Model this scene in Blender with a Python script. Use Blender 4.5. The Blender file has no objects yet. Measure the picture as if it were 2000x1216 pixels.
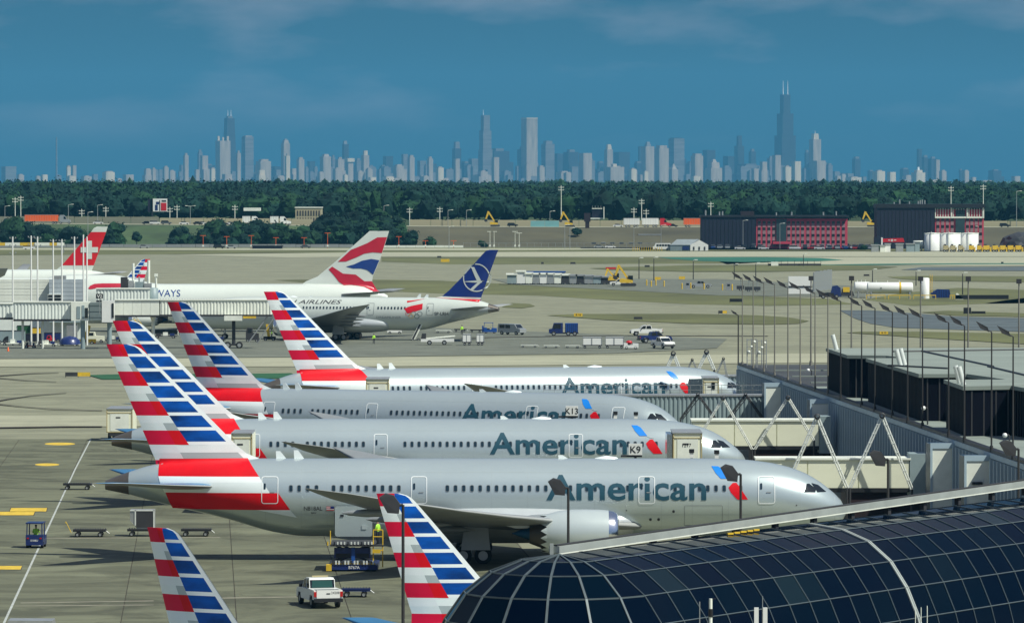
import bpy, bmesh, math, random
from mathutils import Vector, Matrix
random.seed(7)
R = math.radians
sc = bpy.context.scene
C = sc.collection

# ------------------------------------------------------------------ camera
FPX = 10720.0          # focal length in pixels of a 2000 px wide frame
EYE = 29.0             # camera height above the apron, metres
PITCH = math.atan(258 / FPX)
cd = bpy.data.cameras.new('camera')
cam = bpy.data.objects.new('camera', cd)
C.objects.link(cam)
cd.sensor_width = 36.0
cd.lens = FPX / 2000 * 36
cd.clip_start = 1.0
cd.clip_end = 90000
cam.location = (0, 0, EYE)
cam.rotation_euler = (R(90) - PITCH, 0, 0)
sc.camera = cam

# ------------------------------------------------------------------ sun + sky
SUN_EL, SUN_AZ = R(53), R(-33)      # azimuth counted from +X, negative = towards the camera side
sv = Vector((math.cos(SUN_EL) * math.cos(SUN_AZ), math.cos(SUN_EL) * math.sin(SUN_AZ), math.sin(SUN_EL)))
ld = bpy.data.lights.new('sun', 'SUN')
ld.energy = 5.0
ld.angle = R(0.53)
ld.color = (1.0, 1.0, 0.885)
sun = bpy.data.objects.new('sun', ld)
C.objects.link(sun)
sun.rotation_euler = sv.to_track_quat('Z', 'Y').to_euler()
sun.location = (60, -40, 200)

w = bpy.data.worlds.new('World')
sc.world = w
w.use_nodes = True
nt = w.node_tree
nt.nodes.clear()
def N(t, kind, **kw):
    n = t.nodes.new(kind)
    for k, v in kw.items():
        setattr(n, k, v)
    return n
out = N(nt, 'ShaderNodeOutputWorld')
bg = N(nt, 'ShaderNodeBackground')
sky = N(nt, 'ShaderNodeTexSky', sky_type='NISHITA', sun_disc=False)
sky.sun_elevation = SUN_EL
sky.sun_rotation = math.atan2(sv.x, sv.y)
sky.altitude = 200
sky.air_density = 1.0
sky.dust_density = 0.6
sky.ozone_density = 2.5
tc = N(nt, 'ShaderNodeTexCoord')
# the milky blue murk above the horizon: a smooth tint that eases out towards the zenith
sep = N(nt, 'ShaderNodeSeparateXYZ')
nt.links.new(tc.outputs['Generated'], sep.inputs[0])
elev = N(nt, 'ShaderNodeMapRange')
elev.inputs[1].default_value = 0.0
elev.inputs[2].default_value = 0.55
nt.links.new(sep.outputs[2], elev.inputs[0])
tint = N(nt, 'ShaderNodeValToRGB')
tint.color_ramp.elements[0].color = (0.046, 0.18, 0.36, 1)
tint.color_ramp.elements[0].position = 0.0
tint.color_ramp.elements[1].color = (1, 1, 1, 1)
tint.color_ramp.elements[1].position = 1.0
e = tint.color_ramp.elements.new(0.2)
e.color = (0.10, 0.21, 0.30, 1)
nt.links.new(elev.outputs[0], tint.inputs[0])
mul = N(nt, 'ShaderNodeMix', data_type='RGBA', blend_type='MULTIPLY')
mul.inputs[0].default_value = 1.0
nt.links.new(sky.outputs[0], mul.inputs[6])
nt.links.new(tint.outputs[0], mul.inputs[7])
# thin lilac clouds
mp = N(nt, 'ShaderNodeMapping')
mp.inputs['Scale'].default_value = (8, 8, 27)
mp.inputs['Location'].default_value = (3.1, 0.4, 0.9)
nt.links.new(tc.outputs['Generated'], mp.inputs[0])
cn = N(nt, 'ShaderNodeTexNoise')
cn.inputs['Scale'].default_value = 2.1
cn.inputs['Detail'].default_value = 5
cn.inputs['Roughness'].default_value = 0.5
cn.inputs['Distortion'].default_value = 0.0
nt.links.new(mp.outputs[0], cn.inputs[0])
cr = N(nt, 'ShaderNodeValToRGB')
cr.color_ramp.elements[0].position = 0.44
cr.color_ramp.elements[0].color = (0, 0, 0, 1)
cr.color_ramp.elements[1].position = 0.74
cr.color_ramp.elements[1].color = (1, 1, 1, 1)
nt.links.new(cn.outputs[0], cr.inputs[0])
low = N(nt, 'ShaderNodeMapRange')
low.inputs[1].default_value = 0.005
low.inputs[2].default_value = 0.022
nt.links.new(sep.outputs[2], low.inputs[0])
cm = N(nt, 'ShaderNodeMath', operation='MULTIPLY')
nt.links.new(cr.outputs[0], cm.inputs[0])
nt.links.new(low.outputs[0], cm.inputs[1])
cm2 = N(nt, 'ShaderNodeMath', operation='MULTIPLY')
nt.links.new(cm.outputs[0], cm2.inputs[0])
cm2.inputs[1].default_value = 0.8
cloud = N(nt, 'ShaderNodeMix', data_type='RGBA', blend_type='MIX')
nt.links.new(cm2.outputs[0], cloud.inputs[0])
nt.links.new(mul.outputs[2], cloud.inputs[6])
cloud.inputs[7].default_value = (4.7, 4.4, 4.9, 1)
nt.links.new(cloud.outputs[2], bg.inputs[0])
bg.inputs[1].default_value = 0.10
nt.links.new(bg.outputs[0], out.inputs[0])

sc.render.engine = 'CYCLES'
sc.view_settings.view_transform = 'Standard'
sc.view_settings.look = 'None'
sc.view_settings.exposure = 0.0
sc.view_settings.gamma = 1.0
sc.view_settings.use_curve_mapping = False
try:
    sc.cycles.volume_bounces = 1
    sc.cycles.max_bounces = 6
except Exception:
    pass

# ------------------------------------------------------------------ helpers
def ray(px, py):
    f = Vector((0, math.cos(PITCH), -math.sin(PITCH)))
    u = Vector((0, math.sin(PITCH), math.cos(PITCH)))
    return Vector((px - 1000, 0, 0)) + f * FPX - u * (py - 608)
def G(px, py, z=0.0):
    "point of height z seen at a place in the photograph"
    d = ray(px, py)
    t = (z - EYE) / d.z
    return Vector((d.x * t, d.y * t, z))
def D(px, py, dist):
    "point at a given distance ahead"
    d = ray(px, py)
    t = dist / d.y
    return Vector((d.x * t, dist, EYE + d.z * t))
def X(px, dist):
    return D(px, 608, dist).x
def Z(py, dist):
    return D(1000, py, dist).z
def S(dist):
    return FPX / dist

def mat(name, col, rough=0.55, metal=0.0, var=0.12, scale=0.6, bump=0.0, coat=0.0, spec=0.5, stretch=None, bscale=None):
    m = bpy.data.materials.new(name)
    m.use_nodes = True
    t = m.node_tree
    b = t.nodes['Principled BSDF']
    b.inputs['Roughness'].default_value = rough
    b.inputs['Metallic'].default_value = metal
    b.inputs['Specular IOR Level'].default_value = spec
    if coat:
        b.inputs['Coat Weight'].default_value = coat
        b.inputs['Coat Roughness'].default_value = 0.12
    tc_ = N(t, 'ShaderNodeTexCoord')
    src = tc_.outputs['Object']
    if stretch:
        mp_ = N(t, 'ShaderNodeMapping')
        mp_.inputs['Scale'].default_value = stretch
        t.links.new(src, mp_.inputs[0])
        src = mp_.outputs[0]
    if var > 0:
        n = N(t, 'ShaderNodeTexNoise')
        n.inputs['Scale'].default_value = scale
        n.inputs['Detail'].default_value = 5
        n.inputs['Roughness'].default_value = 0.6
        t.links.new(src, n.inputs[0])
        rr = N(t, 'ShaderNodeValToRGB')
        rr.color_ramp.elements[0].position = 0.3
        rr.color_ramp.elements[1].position = 0.7
        rr.color_ramp.elements[0].color = [max(0, c * (1 - var)) for c in col] + [1]
        rr.color_ramp.elements[1].color = [min(1, c * (1 + var)) for c in col] + [1]
        t.links.new(n.outputs[0], rr.inputs[0])
        t.links.new(rr.outputs[0], b.inputs['Base Color'])
    else:
        b.inputs['Base Color'].default_value = (*col, 1)
    if bump > 0:
        n2 = N(t, 'ShaderNodeTexNoise')
        n2.inputs['Scale'].default_value = bscale or scale * 4
        n2.inputs['Detail'].default_value = 4
        t.links.new(src, n2.inputs[0])
        bp = N(t, 'ShaderNodeBump')
        bp.inputs['Strength'].default_value = bump
        bp.inputs['Distance'].default_value = 0.05
        t.links.new(n2.outputs[0], bp.inputs['Height'])
        t.links.new(bp.outputs[0], b.inputs['Normal'])
    return m

class MB:
    def __init__(s):
        s.v, s.f, s.m, s.sm = [], [], [], []
    def add(s, vs, fs, m=0, smooth=False):
        o = len(s.v)
        s.v += [tuple(p) for p in vs]
        for f in fs:
            s.f.append(tuple(i + o for i in f))
            s.m.append(m)
            s.sm.append(smooth)
        return s
    def box(s, x0, x1, y0, y1, z0, z1, m=0):
        vs = [(x, y, z) for z in (z0, z1) for y in (y0, y1) for x in (x0, x1)]
        return s.add(vs, [(0, 2, 3, 1), (4, 5, 7, 6), (0, 1, 5, 4), (2, 6, 7, 3), (0, 4, 6, 2), (1, 3, 7, 5)], m)
    def rbox(s, c, size, rz=0, m=0, taper=1.0):
        hx, hy, hz = size[0] / 2, size[1] / 2, size[2] / 2
        vs = []
        for k, z in ((1, -hz), (taper, hz)):
            for y in (-hy, hy):
                for x in (-hx, hx):
                    X_, Y_ = x * k, y * k
                    vs.append((c[0] + X_ * math.cos(rz) - Y_ * math.sin(rz), c[1] + X_ * math.sin(rz) + Y_ * math.cos(rz), c[2] + z))
        return s.add(vs, [(0, 2, 3, 1), (4, 5, 7, 6), (0, 1, 5, 4), (2, 6, 7, 3), (0, 4, 6, 2), (1, 3, 7, 5)], m)
    def prism(s, pts, z0, z1, m=0, mtop=None):
        n = len(pts)
        a = sum(pts[i][0] * pts[(i + 1) % n][1] - pts[(i + 1) % n][0] * pts[i][1] for i in range(n))
        if a < 0:
            pts = pts[::-1]
        vs = [(p[0], p[1], z0) for p in pts] + [(p[0], p[1], z1) for p in pts]
        s.add(vs, [tuple(range(n))[::-1]] + [(i, (i + 1) % n, n + (i + 1) % n, n + i) for i in range(n)], m)
        s.add([(p[0], p[1], z1) for p in pts], [tuple(range(n))], m if mtop is None else mtop)
        return s
    def side(s, pts, y0, y1, m=0):
        "outline in x-z pushed from y0 to y1"
        n = len(pts)
        vs = [(p[0], y0, p[1]) for p in pts] + [(p[0], y1, p[1]) for p in pts]
        a = sum(pts[i][0] * pts[(i + 1) % n][1] - pts[(i + 1) % n][0] * pts[i][1] for i in range(n))
        fs = [tuple(range(n)), tuple(range(n, 2 * n))[::-1]] + [(i, n + i, n + (i + 1) % n, (i + 1) % n) for i in range(n)]
        if (a < 0) != (y1 < y0):
            fs = [f[::-1] for f in fs]
        return s.add(vs, fs, m)
    def tube(s, p, q, r, r2=None, n=8, m=0, cap=True):
        p, q = Vector(p), Vector(q)
        r2 = r if r2 is None else r2
        d = (q - p).normalized()
        a = d.orthogonal().normalized()
        b = d.cross(a)
        vs = []
        for c, rr in ((p, r), (q, r2)):
            for i in range(n):
                t = 2 * math.pi * i / n
                vs.append(c + a * (rr * math.cos(t)) + b * (rr * math.sin(t)))
        s.add(vs, [(i, (i + 1) % n, n + (i + 1) % n, n + i) for i in range(n)], m, True)
        if cap:
            s.add(vs[:n], [tuple(range(n))[::-1]], m)
            s.add(vs[n:], [tuple(range(n))], m)
        return s
    def rings(s, rs, m=0, smooth=True, cap=True, closed=True):
        n = len(rs[0])
        vs = [p for r in rs for p in r]
        fs = []
        for k in range(len(rs) - 1):
            for i in range(n if closed else n - 1):
                j = (i + 1) % n
                fs.append((k * n + i, k * n + j, (k + 1) * n + j, (k + 1) * n + i))
        s.add(vs, fs, m, smooth)
        if cap:
            s.add(rs[0], [tuple(range(n))[::-1]], m)
            s.add(rs[-1], [tuple(range(n))], m)
        return s
    def lathe(s, c, prof, axis='z', n=24, m=0, cap=False, ang=None):
        rs = []
        a0, a1 = ang or (0, 2 * math.pi)
        for (h, r) in prof:
            ring = []
            for i in range(n + (0 if ang is None else 1)):
                t = a0 + (a1 - a0) * i / n
                u, v = r * math.cos(t), r * math.sin(t)
                if axis == 'z':
                    ring.append((c[0] + u, c[1] + v, c[2] + h))
                elif axis == 'x':
                    ring.append((c[0] + h, c[1] + u, c[2] + v))
                else:
                    ring.append((c[0] + v, c[1] + h, c[2] + u))
            rs.append(ring)
        return s.rings(rs, m, True, cap, ang is None)
    def ball(s, c, r, n=10, m=0, sq=(1, 1, 1)):
        rs = []
        for k in range(1, n // 2 + 2):
            a = math.pi * k / (n // 2 + 2) - math.pi / 2
            rs.append([(c[0] + r * sq[0] * math.cos(a) * math.cos(2 * math.pi * i / n), c[1] + r * sq[1] * math.cos(a) * math.sin(2 * math.pi * i / n), c[2] + r * sq[2] * math.sin(a)) for i in range(n)])
        return s.rings(rs, m, True, True)
    def mesh(s, name, mats):
        me = bpy.data.meshes.new(name)
        me.from_pydata(s.v, [], s.f)
        me.polygons.foreach_set('material_index', s.m)
        me.polygons.foreach_set('use_smooth', s.sm)
        for m in (mats if isinstance(mats, (list, tuple)) else [mats]):
            me.materials.append(m)
        me.update()
        return me
    def build(s, name, mats, parent=None, loc=None, rz=0):
        return link(name, s.mesh(name, mats), parent, loc, rz)

def link(name, me, parent=None, loc=None, rz=0):
    o = bpy.data.objects.new(name, me)
    C.objects.link(o)
    if parent is not None:
        o.parent = parent
    if loc is not None:
        o.location = loc
    if rz:
        o.rotation_euler = (0, 0, rz)
    return o
def tag(o, label, cat, group=None):
    o['label'] = label
    o['category'] = cat
    if group:
        o['group'] = group
    return o
def thing(name, label, cat, loc=(0, 0, 0), rz=0, group=None):
    o = bpy.data.objects.new(name, None)
    C.objects.link(o)
    o.location = loc
    o.rotation_euler = (0, 0, rz)
    o.empty_display_size = 0.2
    return tag(o, label, cat, group)
def struct(o):
    o['kind'] = 'structure'
    return o
def kids(o):
    return [c for c in bpy.data.objects if c.parent == o]
def copy_tree(o, parent=None):
    c = o.copy()
    C.objects.link(c)
    if parent is not None:
        c.parent = parent
    for ch in kids(o):
        copy_tree(ch, c)
    return c
def dup(o, loc, rz=0, label=None, group=None):
    c = copy_tree(o)
    c.location = loc
    c.rotation_euler = (0, 0, rz)
    if label:
        c['label'] = label
    if group:
        c['group'] = group
    elif not group and 'group' in c.keys() and label and group is False:
        del c['group']
    return c

_tc = {}
def text_bm(txt, h, bold=0.0, align='LEFT', shear=0.0, width=None):
    "flat text in the x-y plane, height h, as a bmesh"
    cu = bpy.data.curves.new('t', 'FONT')
    cu.body = txt
    cu.size = h / 0.72
    cu.align_x = align
    cu.offset = bold * h
    cu.shear = shear
    cu.resolution_u = 3
    ob = bpy.data.objects.new('t', cu)
    C.objects.link(ob)
    dg = bpy.context.evaluated_depsgraph_get()
    dg.update()
    me = bpy.data.meshes.new_from_object(ob.evaluated_get(dg))
    bpy.data.objects.remove(ob)
    bm = bmesh.new()
    bm.from_mesh(me)
    if width:
        xs = [v.co.x for v in bm.verts]
        k = width / (max(xs) - min(xs))
        x0 = min(xs)
        for v in bm.verts:
            v.co.x = (v.co.x - x0) * k
    return bm
def text_obj(name, txt, h, m, parent, loc, bold=0.0, rz=0, align='CENTER', off=0.0):
    "upright text facing -Y (before rz)"
    bm = text_bm(txt, h, bold, align)
    for v in bm.verts:
        v.co = Vector((v.co.x, -off, v.co.y))
    me = bpy.data.meshes.new(name)
    bm.to_mesh(me)
    bm.free()
    me.materials.append(m)
    return link(name, me, parent, loc, rz)
# ------------------------------------------------------------------ materials
M = {}
def pavement(name, col, var, dark, streak=(0.02, 0.35, 1), grain=0.0):
    m = bpy.data.materials.new(name)
    m.use_nodes = True
    t = m.node_tree
    b = t.nodes['Principled BSDF']
    b.inputs['Roughness'].default_value = 0.85
    b.inputs['Specular IOR Level'].default_value = 0.3
    tcn = N(t, 'ShaderNodeTexCoord')
    mp_ = N(t, 'ShaderNodeMapping')
    mp_.inputs['Scale'].default_value = streak
    t.links.new(tcn.outputs['Object'], mp_.inputs[0])
    n1 = N(t, 'ShaderNodeTexNoise')
    n1.inputs['Scale'].default_value = 0.5
    n1.inputs['Detail'].default_value = 6
    n1.inputs['Roughness'].default_value = 0.6
    t.links.new(mp_.outputs[0], n1.inputs[0])
    r1 = N(t, 'ShaderNodeValToRGB')
    r1.color_ramp.elements[0].position = 0.34
    r1.color_ramp.elements[1].position = 0.66
    r1.color_ramp.elements[0].color = [c * (1 - var) for c in col] + [1]
    r1.color_ramp.elements[1].color = [c * (1 + var) for c in col] + [1]
    t.links.new(n1.outputs[0], r1.inputs[0])
    # oil, rubber and tyre stains
    n2 = N(t, 'ShaderNodeTexNoise')
    n2.inputs['Scale'].default_value = 0.11
    n2.inputs['Detail'].default_value = 9
    n2.inputs['Roughness'].default_value = 0.7
    n2.inputs['Distortion'].default_value = 1.2
    t.links.new(tcn.outputs['Object'], n2.inputs[0])
    r2 = N(t, 'ShaderNodeValToRGB')
    r2.color_ramp.elements[0].position = 0.40
    r2.color_ramp.elements[0].color = (dark, dark, dark * 1.02, 1)
    r2.color_ramp.elements[1].position = 0.56
    r2.color_ramp.elements[1].color = (1, 1, 1, 1)
    t.links.new(n2.outputs[0], r2.inputs[0])
    mx = N(t, 'ShaderNodeMix', data_type='RGBA', blend_type='MULTIPLY')
    mx.inputs[0].default_value = 0.8
    t.links.new(r1.outputs[0], mx.inputs[6])
    t.links.new(r2.outputs[0], mx.inputs[7])
    n3 = N(t, 'ShaderNodeTexNoise')
    n3.inputs['Scale'].default_value = 5.0
    n3.inputs['Detail'].default_value = 3
    t.links.new(tcn.outputs['Object'], n3.inputs[0])
    r3 = N(t, 'ShaderNodeMapRange')
    r3.inputs[3].default_value = 0.88
    r3.inputs[4].default_value = 1.12
    t.links.new(n3.outputs[0], r3.inputs[0])
    mx2 = N(t, 'ShaderNodeMix', data_type='RGBA', blend_type='MULTIPLY')
    mx2.inputs[0].default_value = 1
    t.links.new(mx.outputs[2], mx2.inputs[6])
    t.links.new(r3.outputs[0], mx2.inputs[7])
    t.links.new(mx2.outputs[2], b.inputs['Base Color'])
    return m
M['conc'] = pavement('pavement_tan', (0.235, 0.235, 0.16), 0.16, 0.74)
M['conc_light'] = pavement('pavement_light', (0.36, 0.355, 0.25), 0.12, 0.85, (0.01, 0.2, 1))
M['conc_grey'] = pavement('pavement_grey', (0.155, 0.165, 0.13), 0.14, 0.7)
M['asphalt'] = pavement('asphalt', (0.095, 0.115, 0.12), 0.2, 0.75, (0.004, 0.12, 1))
M['slab'] = pavement('apron_slab', (0.18, 0.163, 0.110), 0.10, 0.62)
M['grass'] = mat('grass', (0.105, 0.11, 0.038), 0.95, var=0.35, scale=0.03, stretch=(1, 0.5, 1), bump=0.6, bscale=3)
M['grass_lush'] = mat('grass_lush', (0.05, 0.085, 0.028), 0.95, var=0.4, scale=0.05, bump=0.6)
M['hill'] = mat('dry_hill_grass', (0.082, 0.075, 0.04), 0.95, var=0.35, scale=0.02, bump=0.6)
M['turf_green'] = mat('painted_green', (0.02, 0.12, 0.075), 0.8, var=0.25, scale=0.02)
M['turf_dark'] = mat('painted_dark_green', (0.012, 0.085, 0.028), 0.8, var=0.2, scale=0.1)
M['leaf'] = mat('foliage', (0.006, 0.026, 0.018), 0.9, var=0.65, scale=0.09, spec=0.2)
M['leaf2'] = mat('foliage_light', (0.014, 0.046, 0.018), 0.9, var=0.55, scale=0.25, spec=0.2)
M['bark'] = mat('bark', (0.06, 0.045, 0.03), 0.9, var=0.2)
M['pale'] = mat('tower_pale', (0.33, 0.265, 0.21), 0.8, var=0.3, scale=0.07, stretch=(1, 1, .12))
M['cream_t'] = mat('tower_cream', (0.52, 0.43, 0.31), 0.8, var=0.25, scale=0.07, stretch=(1, 1, .12))
M['midb'] = mat('tower_grey', (0.15, 0.14, 0.14), 0.7, var=0.4, scale=0.05, stretch=(.12, .12, 1.4))
M['darkb'] = mat('tower_dark', (0.03, 0.035, 0.045), 0.5, var=0.2, scale=0.02, stretch=(1, 1, 3))
M['white'] = mat('white_paint', (0.80, 0.80, 0.76), 0.35, var=0.03, scale=0.4, coat=0.3)
M['offwhite'] = mat('off_white', (0.80, 0.82, 0.72), 0.5, var=0.10, scale=0.8)
M['cream'] = mat('cream_metal', (0.80, 0.80, 0.62), 0.55, var=0.07, scale=0.5)
M['bridge_grey'] = mat('bridge_grey', (0.26, 0.33, 0.34), 0.5, var=0.10, scale=0.6)
M['bridge_white'] = mat('bridge_white', (0.76, 0.80, 0.74), 0.5, var=0.08, scale=0.6)
M['steel'] = mat('galvanised_steel', (0.45, 0.46, 0.45), 0.4, metal=0.6, var=0.12, scale=1.5)
M['silver'] = mat('bright_steel', (0.82, 0.84, 0.78), 0.35, metal=0.25, var=0.08, scale=1.5)
M['black'] = mat('black_metal', (0.012, 0.013, 0.016), 0.5, var=0.2)
M['rubber'] = mat('rubber', (0.012, 0.012, 0.012), 0.8, var=0.2)
M['charcoal'] = mat('charcoal', (0.035, 0.035, 0.038), 0.6, var=0.2)
M['poledark'] = mat('bronze_pole', (0.035, 0.033, 0.032), 0.5, var=0.15)
M['polegrey'] = mat('grey_pole', (0.20, 0.19, 0.16), 0.5, var=0.15)
M['navy'] = mat('navy_paint', (0.008, 0.022, 0.12), 0.4, var=0.2, scale=1.5, coat=0.3)
M['blue'] = mat('blue_paint', (0.01, 0.07, 0.30), 0.4, var=0.15, scale=1.2, coat=0.3)
M['yellow'] = mat('yellow_paint', (0.70, 0.46, 0.03), 0.5, var=0.15, scale=1.5)
M['orange'] = mat('orange_paint', (0.85, 0.13, 0.015), 0.5, var=0.06)
M['red'] = mat('red_paint', (0.55, 0.012, 0.02), 0.4, var=0.1)
M['brick_red'] = mat('hotel_red', (0.52, 0.045, 0.085), 0.7, var=0.12, scale=0.3)
M['hotel_dark'] = mat('hotel_dark', (0.005, 0.006, 0.022), 0.7, var=0.15, scale=0.2)
M['hotel_grey'] = mat('hotel_spandrel', (0.30, 0.18, 0.19), 0.7, var=0.2, scale=0.5)
M['glass_dark'] = mat('dark_glass', (0.01, 0.014, 0.018), 0.12, var=0.2, spec=0.6)
M['barrier'] = mat('sound_wall', (0.42, 0.37, 0.24), 0.9, var=0.14, scale=0.05, stretch=(1, 1, 6))
M['retaining'] = mat('retaining_wall', (0.24, 0.235, 0.17), 0.9, var=0.18, scale=0.08)
M['linewhite'] = mat('white_marking', (0.40, 0.42, 0.39), 0.8, var=0.25, scale=1.2)
M['lineyellow'] = mat('yellow_marking', (0.62, 0.42, 0.04), 0.8, var=0.25, scale=1.2)
M['linedark'] = mat('dark_marking', (0.05, 0.042, 0.03), 0.9, var=0.3)
M['roof_light'] = mat('roof_membrane', (0.22, 0.255, 0.225), 0.85, var=0.14, scale=0.12, stretch=(1, 2, 1))
M['roof_dark'] = mat('roof_felt', (0.045, 0.05, 0.055), 0.9, var=0.3, scale=0.2)
M['blackwall'] = mat('black_cladding', (0.003, 0.004, 0.010), 0.95, spec=.1, var=0.2, scale=0.5)
M['facade'] = mat('facade_blue_grey', (0.016, 0.045, 0.085), 0.4, var=0.15, scale=0.4)
M['facade_trim'] = mat('facade_trim', (0.36, 0.46, 0.52), 0.5, var=0.1)
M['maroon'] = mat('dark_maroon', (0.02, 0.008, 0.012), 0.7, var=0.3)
M['skin'] = mat('skin', (0.45, 0.26, 0.17), 0.6, var=0.05)
M['hair'] = mat('hair', (0.015, 0.011, 0.009), 0.7, var=0.1)
M['vest'] = mat('hi_vis', (0.42, 0.80, 0.06), 0.6, var=0.05)
M['cloth'] = mat('dark_cloth', (0.018, 0.022, 0.035), 0.8, var=0.2)
M['tail_light'] = mat('tail_light', (0.45, 0.01, 0.01), 0.25, var=0.05)
M['tan'] = mat('tan_paint', (0.45, 0.38, 0.2), 0.6, var=0.15)

# ------------------------------------------------------------------ ground, in sheets
FAR = 2335.0
def plateau(x):
    return 9.1 - 1.5 * min(1, max(0, (x + 210) / 230.0))
def ground_z(x, y):
    "flat airfield, then the bank up to the motorway and the wooded plain behind"
    k = min(1, max(0, (y - FAR - 6) / 92.0))
    k = k * k * (3 - 2 * k)
    return plateau(x) * k
def grid_sheet(name, x0, x1, ys, nx, fn, m, xs=None):
    b = MB()
    vs, fs = [], []
    for y in ys:
        for i in range(nx + 1):
            x = x0 + (x1 - x0) * i / nx
            vs.append((x, y, fn(x, y)))
    for j in range(len(ys) - 1):
        for i in range(nx):
            a = j * (nx + 1) + i
            fs.append((a, a + 1, a + nx + 2, a + nx + 1))
    b.add(vs, fs, 0, True)
    o = b.build(name, m)
    return struct(o)
ys = [FAR + 0.0] + [FAR + 6 + 92 * k / 14 for k in range(15)] + [2450, 2600, 3500, 9000]
HY = [y for y in ys if y < 2500]
HF = lambda x, y: ground_z(x, y) + 0.06 + (0.5 * math.sin(x * .09) * math.sin(y * .21) if 2345 < y < 2425 else 0)
grid_sheet('grass_bank', -700, -46, HY, 60, HF, M['grass_lush'])
grid_sheet('embankment', -46, 700, [y for y in ys if y < 2500], 60, lambda x, y: ground_z(x, y) + 0.06 + (0.5 * math.sin(x * .09) * math.sin(y * .21) if 2345 < y < 2425 else 0), M['hill'])
gp = MB().add([(-36000, -400, -0.02), (36000, -400, -0.02), (36000, 2441, -0.02), (-36000, 2441, -0.02)], [(0, 1, 2, 3)])
struct(gp.build('ground', M['conc']))
b = MB()
b.add([(-36000, 2440, 7.4), (36000, 2440, 7.4), (36000, 60000, 7.4), (-36000, 60000, 7.4)], [(0, 1, 2, 3)])
struct(b.build('plain', M['grass_lush']))

def sheet(name, px_pts, m, lift, kind=True):
    pts = [G(x, y) for x, y in px_pts]
    n = len(pts)
    a = sum(pts[i].x * pts[(i + 1) % n].y - pts[(i + 1) % n].x * pts[i].y for i in range(n))
    if a < 0:
        pts = pts[::-1]
    bm = bmesh.new()
    vs = [bm.verts.new((p.x, p.y, lift)) for p in pts]
    f = bm.faces.new(vs)
    bmesh.ops.triangulate(bm, faces=[f])
    me = bpy.data.meshes.new(name)
    bm.to_mesh(me)
    bm.free()
    me.materials.append(m)
    o = link(name, me)
    return struct(o)
L1, L2, L3 = 0.02, 0.05, 0.08
sheet('grass_verge', [(-300, 483.2), (2300, 483.2), (2300, 490), (1400, 490), (1000, 491.5), (500, 494), (330, 496.5), (-300, 500)], M['grass'], L1)
sheet('perimeter_road', [(-300, 484.6), (1250, 485.2), (1250, 487), (900, 489), (-300, 487.6)], M['conc_light'], L2)
sheet('runway', [(330, 497), (700, 493), (1300, 491), (2300, 491.5), (2300, 501), (1300, 501.5), (740, 501), (560, 503)], M['conc_light'], L2)
sheet('grass_strip', [(745, 502), (1300, 502.5), (2300, 502.5), (2300, 506), (1700, 512), (1350, 514.5), (1000, 516), (880, 516), (745, 511)], M['grass'], L1)
sheet('runway_shoulder', [(1380, 503), (2300, 501.8), (2300, 517), (1900, 519), (1700, 517), (1420, 516), (1560, 510)], M['conc_light'], L2)
sheet('green_strip', [(1285, 502.8), (1480, 502.2), (1600, 504), (1648, 508), (1600, 510.5), (1450, 512), (1370, 510), (1310, 506)], M['turf_green'], L3)
sheet('green_strip', [(1560, 518), (1700, 515.5), (1900, 514.2), (2300, 514), (2300, 515.6), (1900, 516.2), (1700, 518)], M['turf_green'], L3)
sheet('grass_strip', [(1150, 524), (1350, 518), (1560, 517.5), (1700, 519), (1754, 521.5), (1700, 527), (1500, 531), (1350, 531), (1190, 527)], M['grass'], L3)
sheet('taxiway', [(1760, 527), (1800, 522), (2300, 519), (2300, 530), (1900, 529)], M['asphalt'], L3)
sheet('grass_strip', [(1733, 541), (1800, 539), (2000, 540), (2300, 543), (2300, 556), (2000, 551), (1830, 549), (1760, 545)], M['grass'], L3)
sheet('grass_strip', [(535, 547), (600, 546), (740, 546), (860, 548), (960, 553), (1100, 560), (1350, 573), (1500, 579), (1620, 584), (1668, 594), (1500, 597), (1350, 594), (1200, 586), (1050, 577), (860, 573), (740, 568), (600, 552)], M['grass'], L1)
sheet('service_yard', [(960, 545), (1400, 545), (1690, 560), (1690, 581), (1400, 577), (1000, 556)], M['conc_grey'], L3)
sheet('grass_strip', [(1688, 585), (1760, 572), (1870, 562), (2000, 566), (2300, 570), (2300, 588), (2000, 582), (1965, 586), (1920, 593), (1780, 597)], M['grass'], L1)
sheet('grass_strip', [(980, 600), (1000, 592), (1035, 594), (1045, 598), (1020, 602)], M['grass'], L3)
sheet('grass_strip', [(1067, 616), (1130, 613.5), (1350, 613), (1480, 616), (1540, 620), (1580, 627), (1560, 632), (1500, 634), (1346, 632), (1187, 625)], M['grass'], L3)
sheet('grass_strip', [(1798, 610), (1850, 607), (2000, 612), (2300, 616), (2300, 625), (2000, 619), (1860, 616)], M['grass'], L3)
sheet('taxiway', [(1640, 606), (1700, 606), (1800, 613), (1860, 618), (2300, 628), (2300, 658), (2000, 648), (1750, 640), (1700, 632), (1670, 622)], M['asphalt'], L2)
sheet('grass_strip', [(1652, 650), (1680, 648), (1800, 648), (2000, 652), (2300, 658), (2300, 690), (2000, 672), (1837, 662), (1700, 653)], M['grass'], L3)
sheet('taxiway', [(-300, 640), (300, 640), (700, 640), (760, 637), (1240, 655), (1420, 662), (1400, 680), (1200, 690), (700, 697), (-300, 702)], M['conc_grey'], L2)
sheet('taxi_lane', [(-300, 703), (700, 698), (1200, 694), (1700, 690), (1700, 708), (1200, 712), (700, 716), (-300, 716)], M['conc_light'], L2)
sheet('green_strip', [(172, 733), (240, 731), (500, 730), (570, 729), (580, 739), (400, 741), (200, 741)], M['turf_dark'], L3)
sheet('taxi_lane', [(-300, 812), (700, 810), (1400, 806), (1400, 822), (700, 830), (-300, 836)], M['conc_light'], L2)

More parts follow.
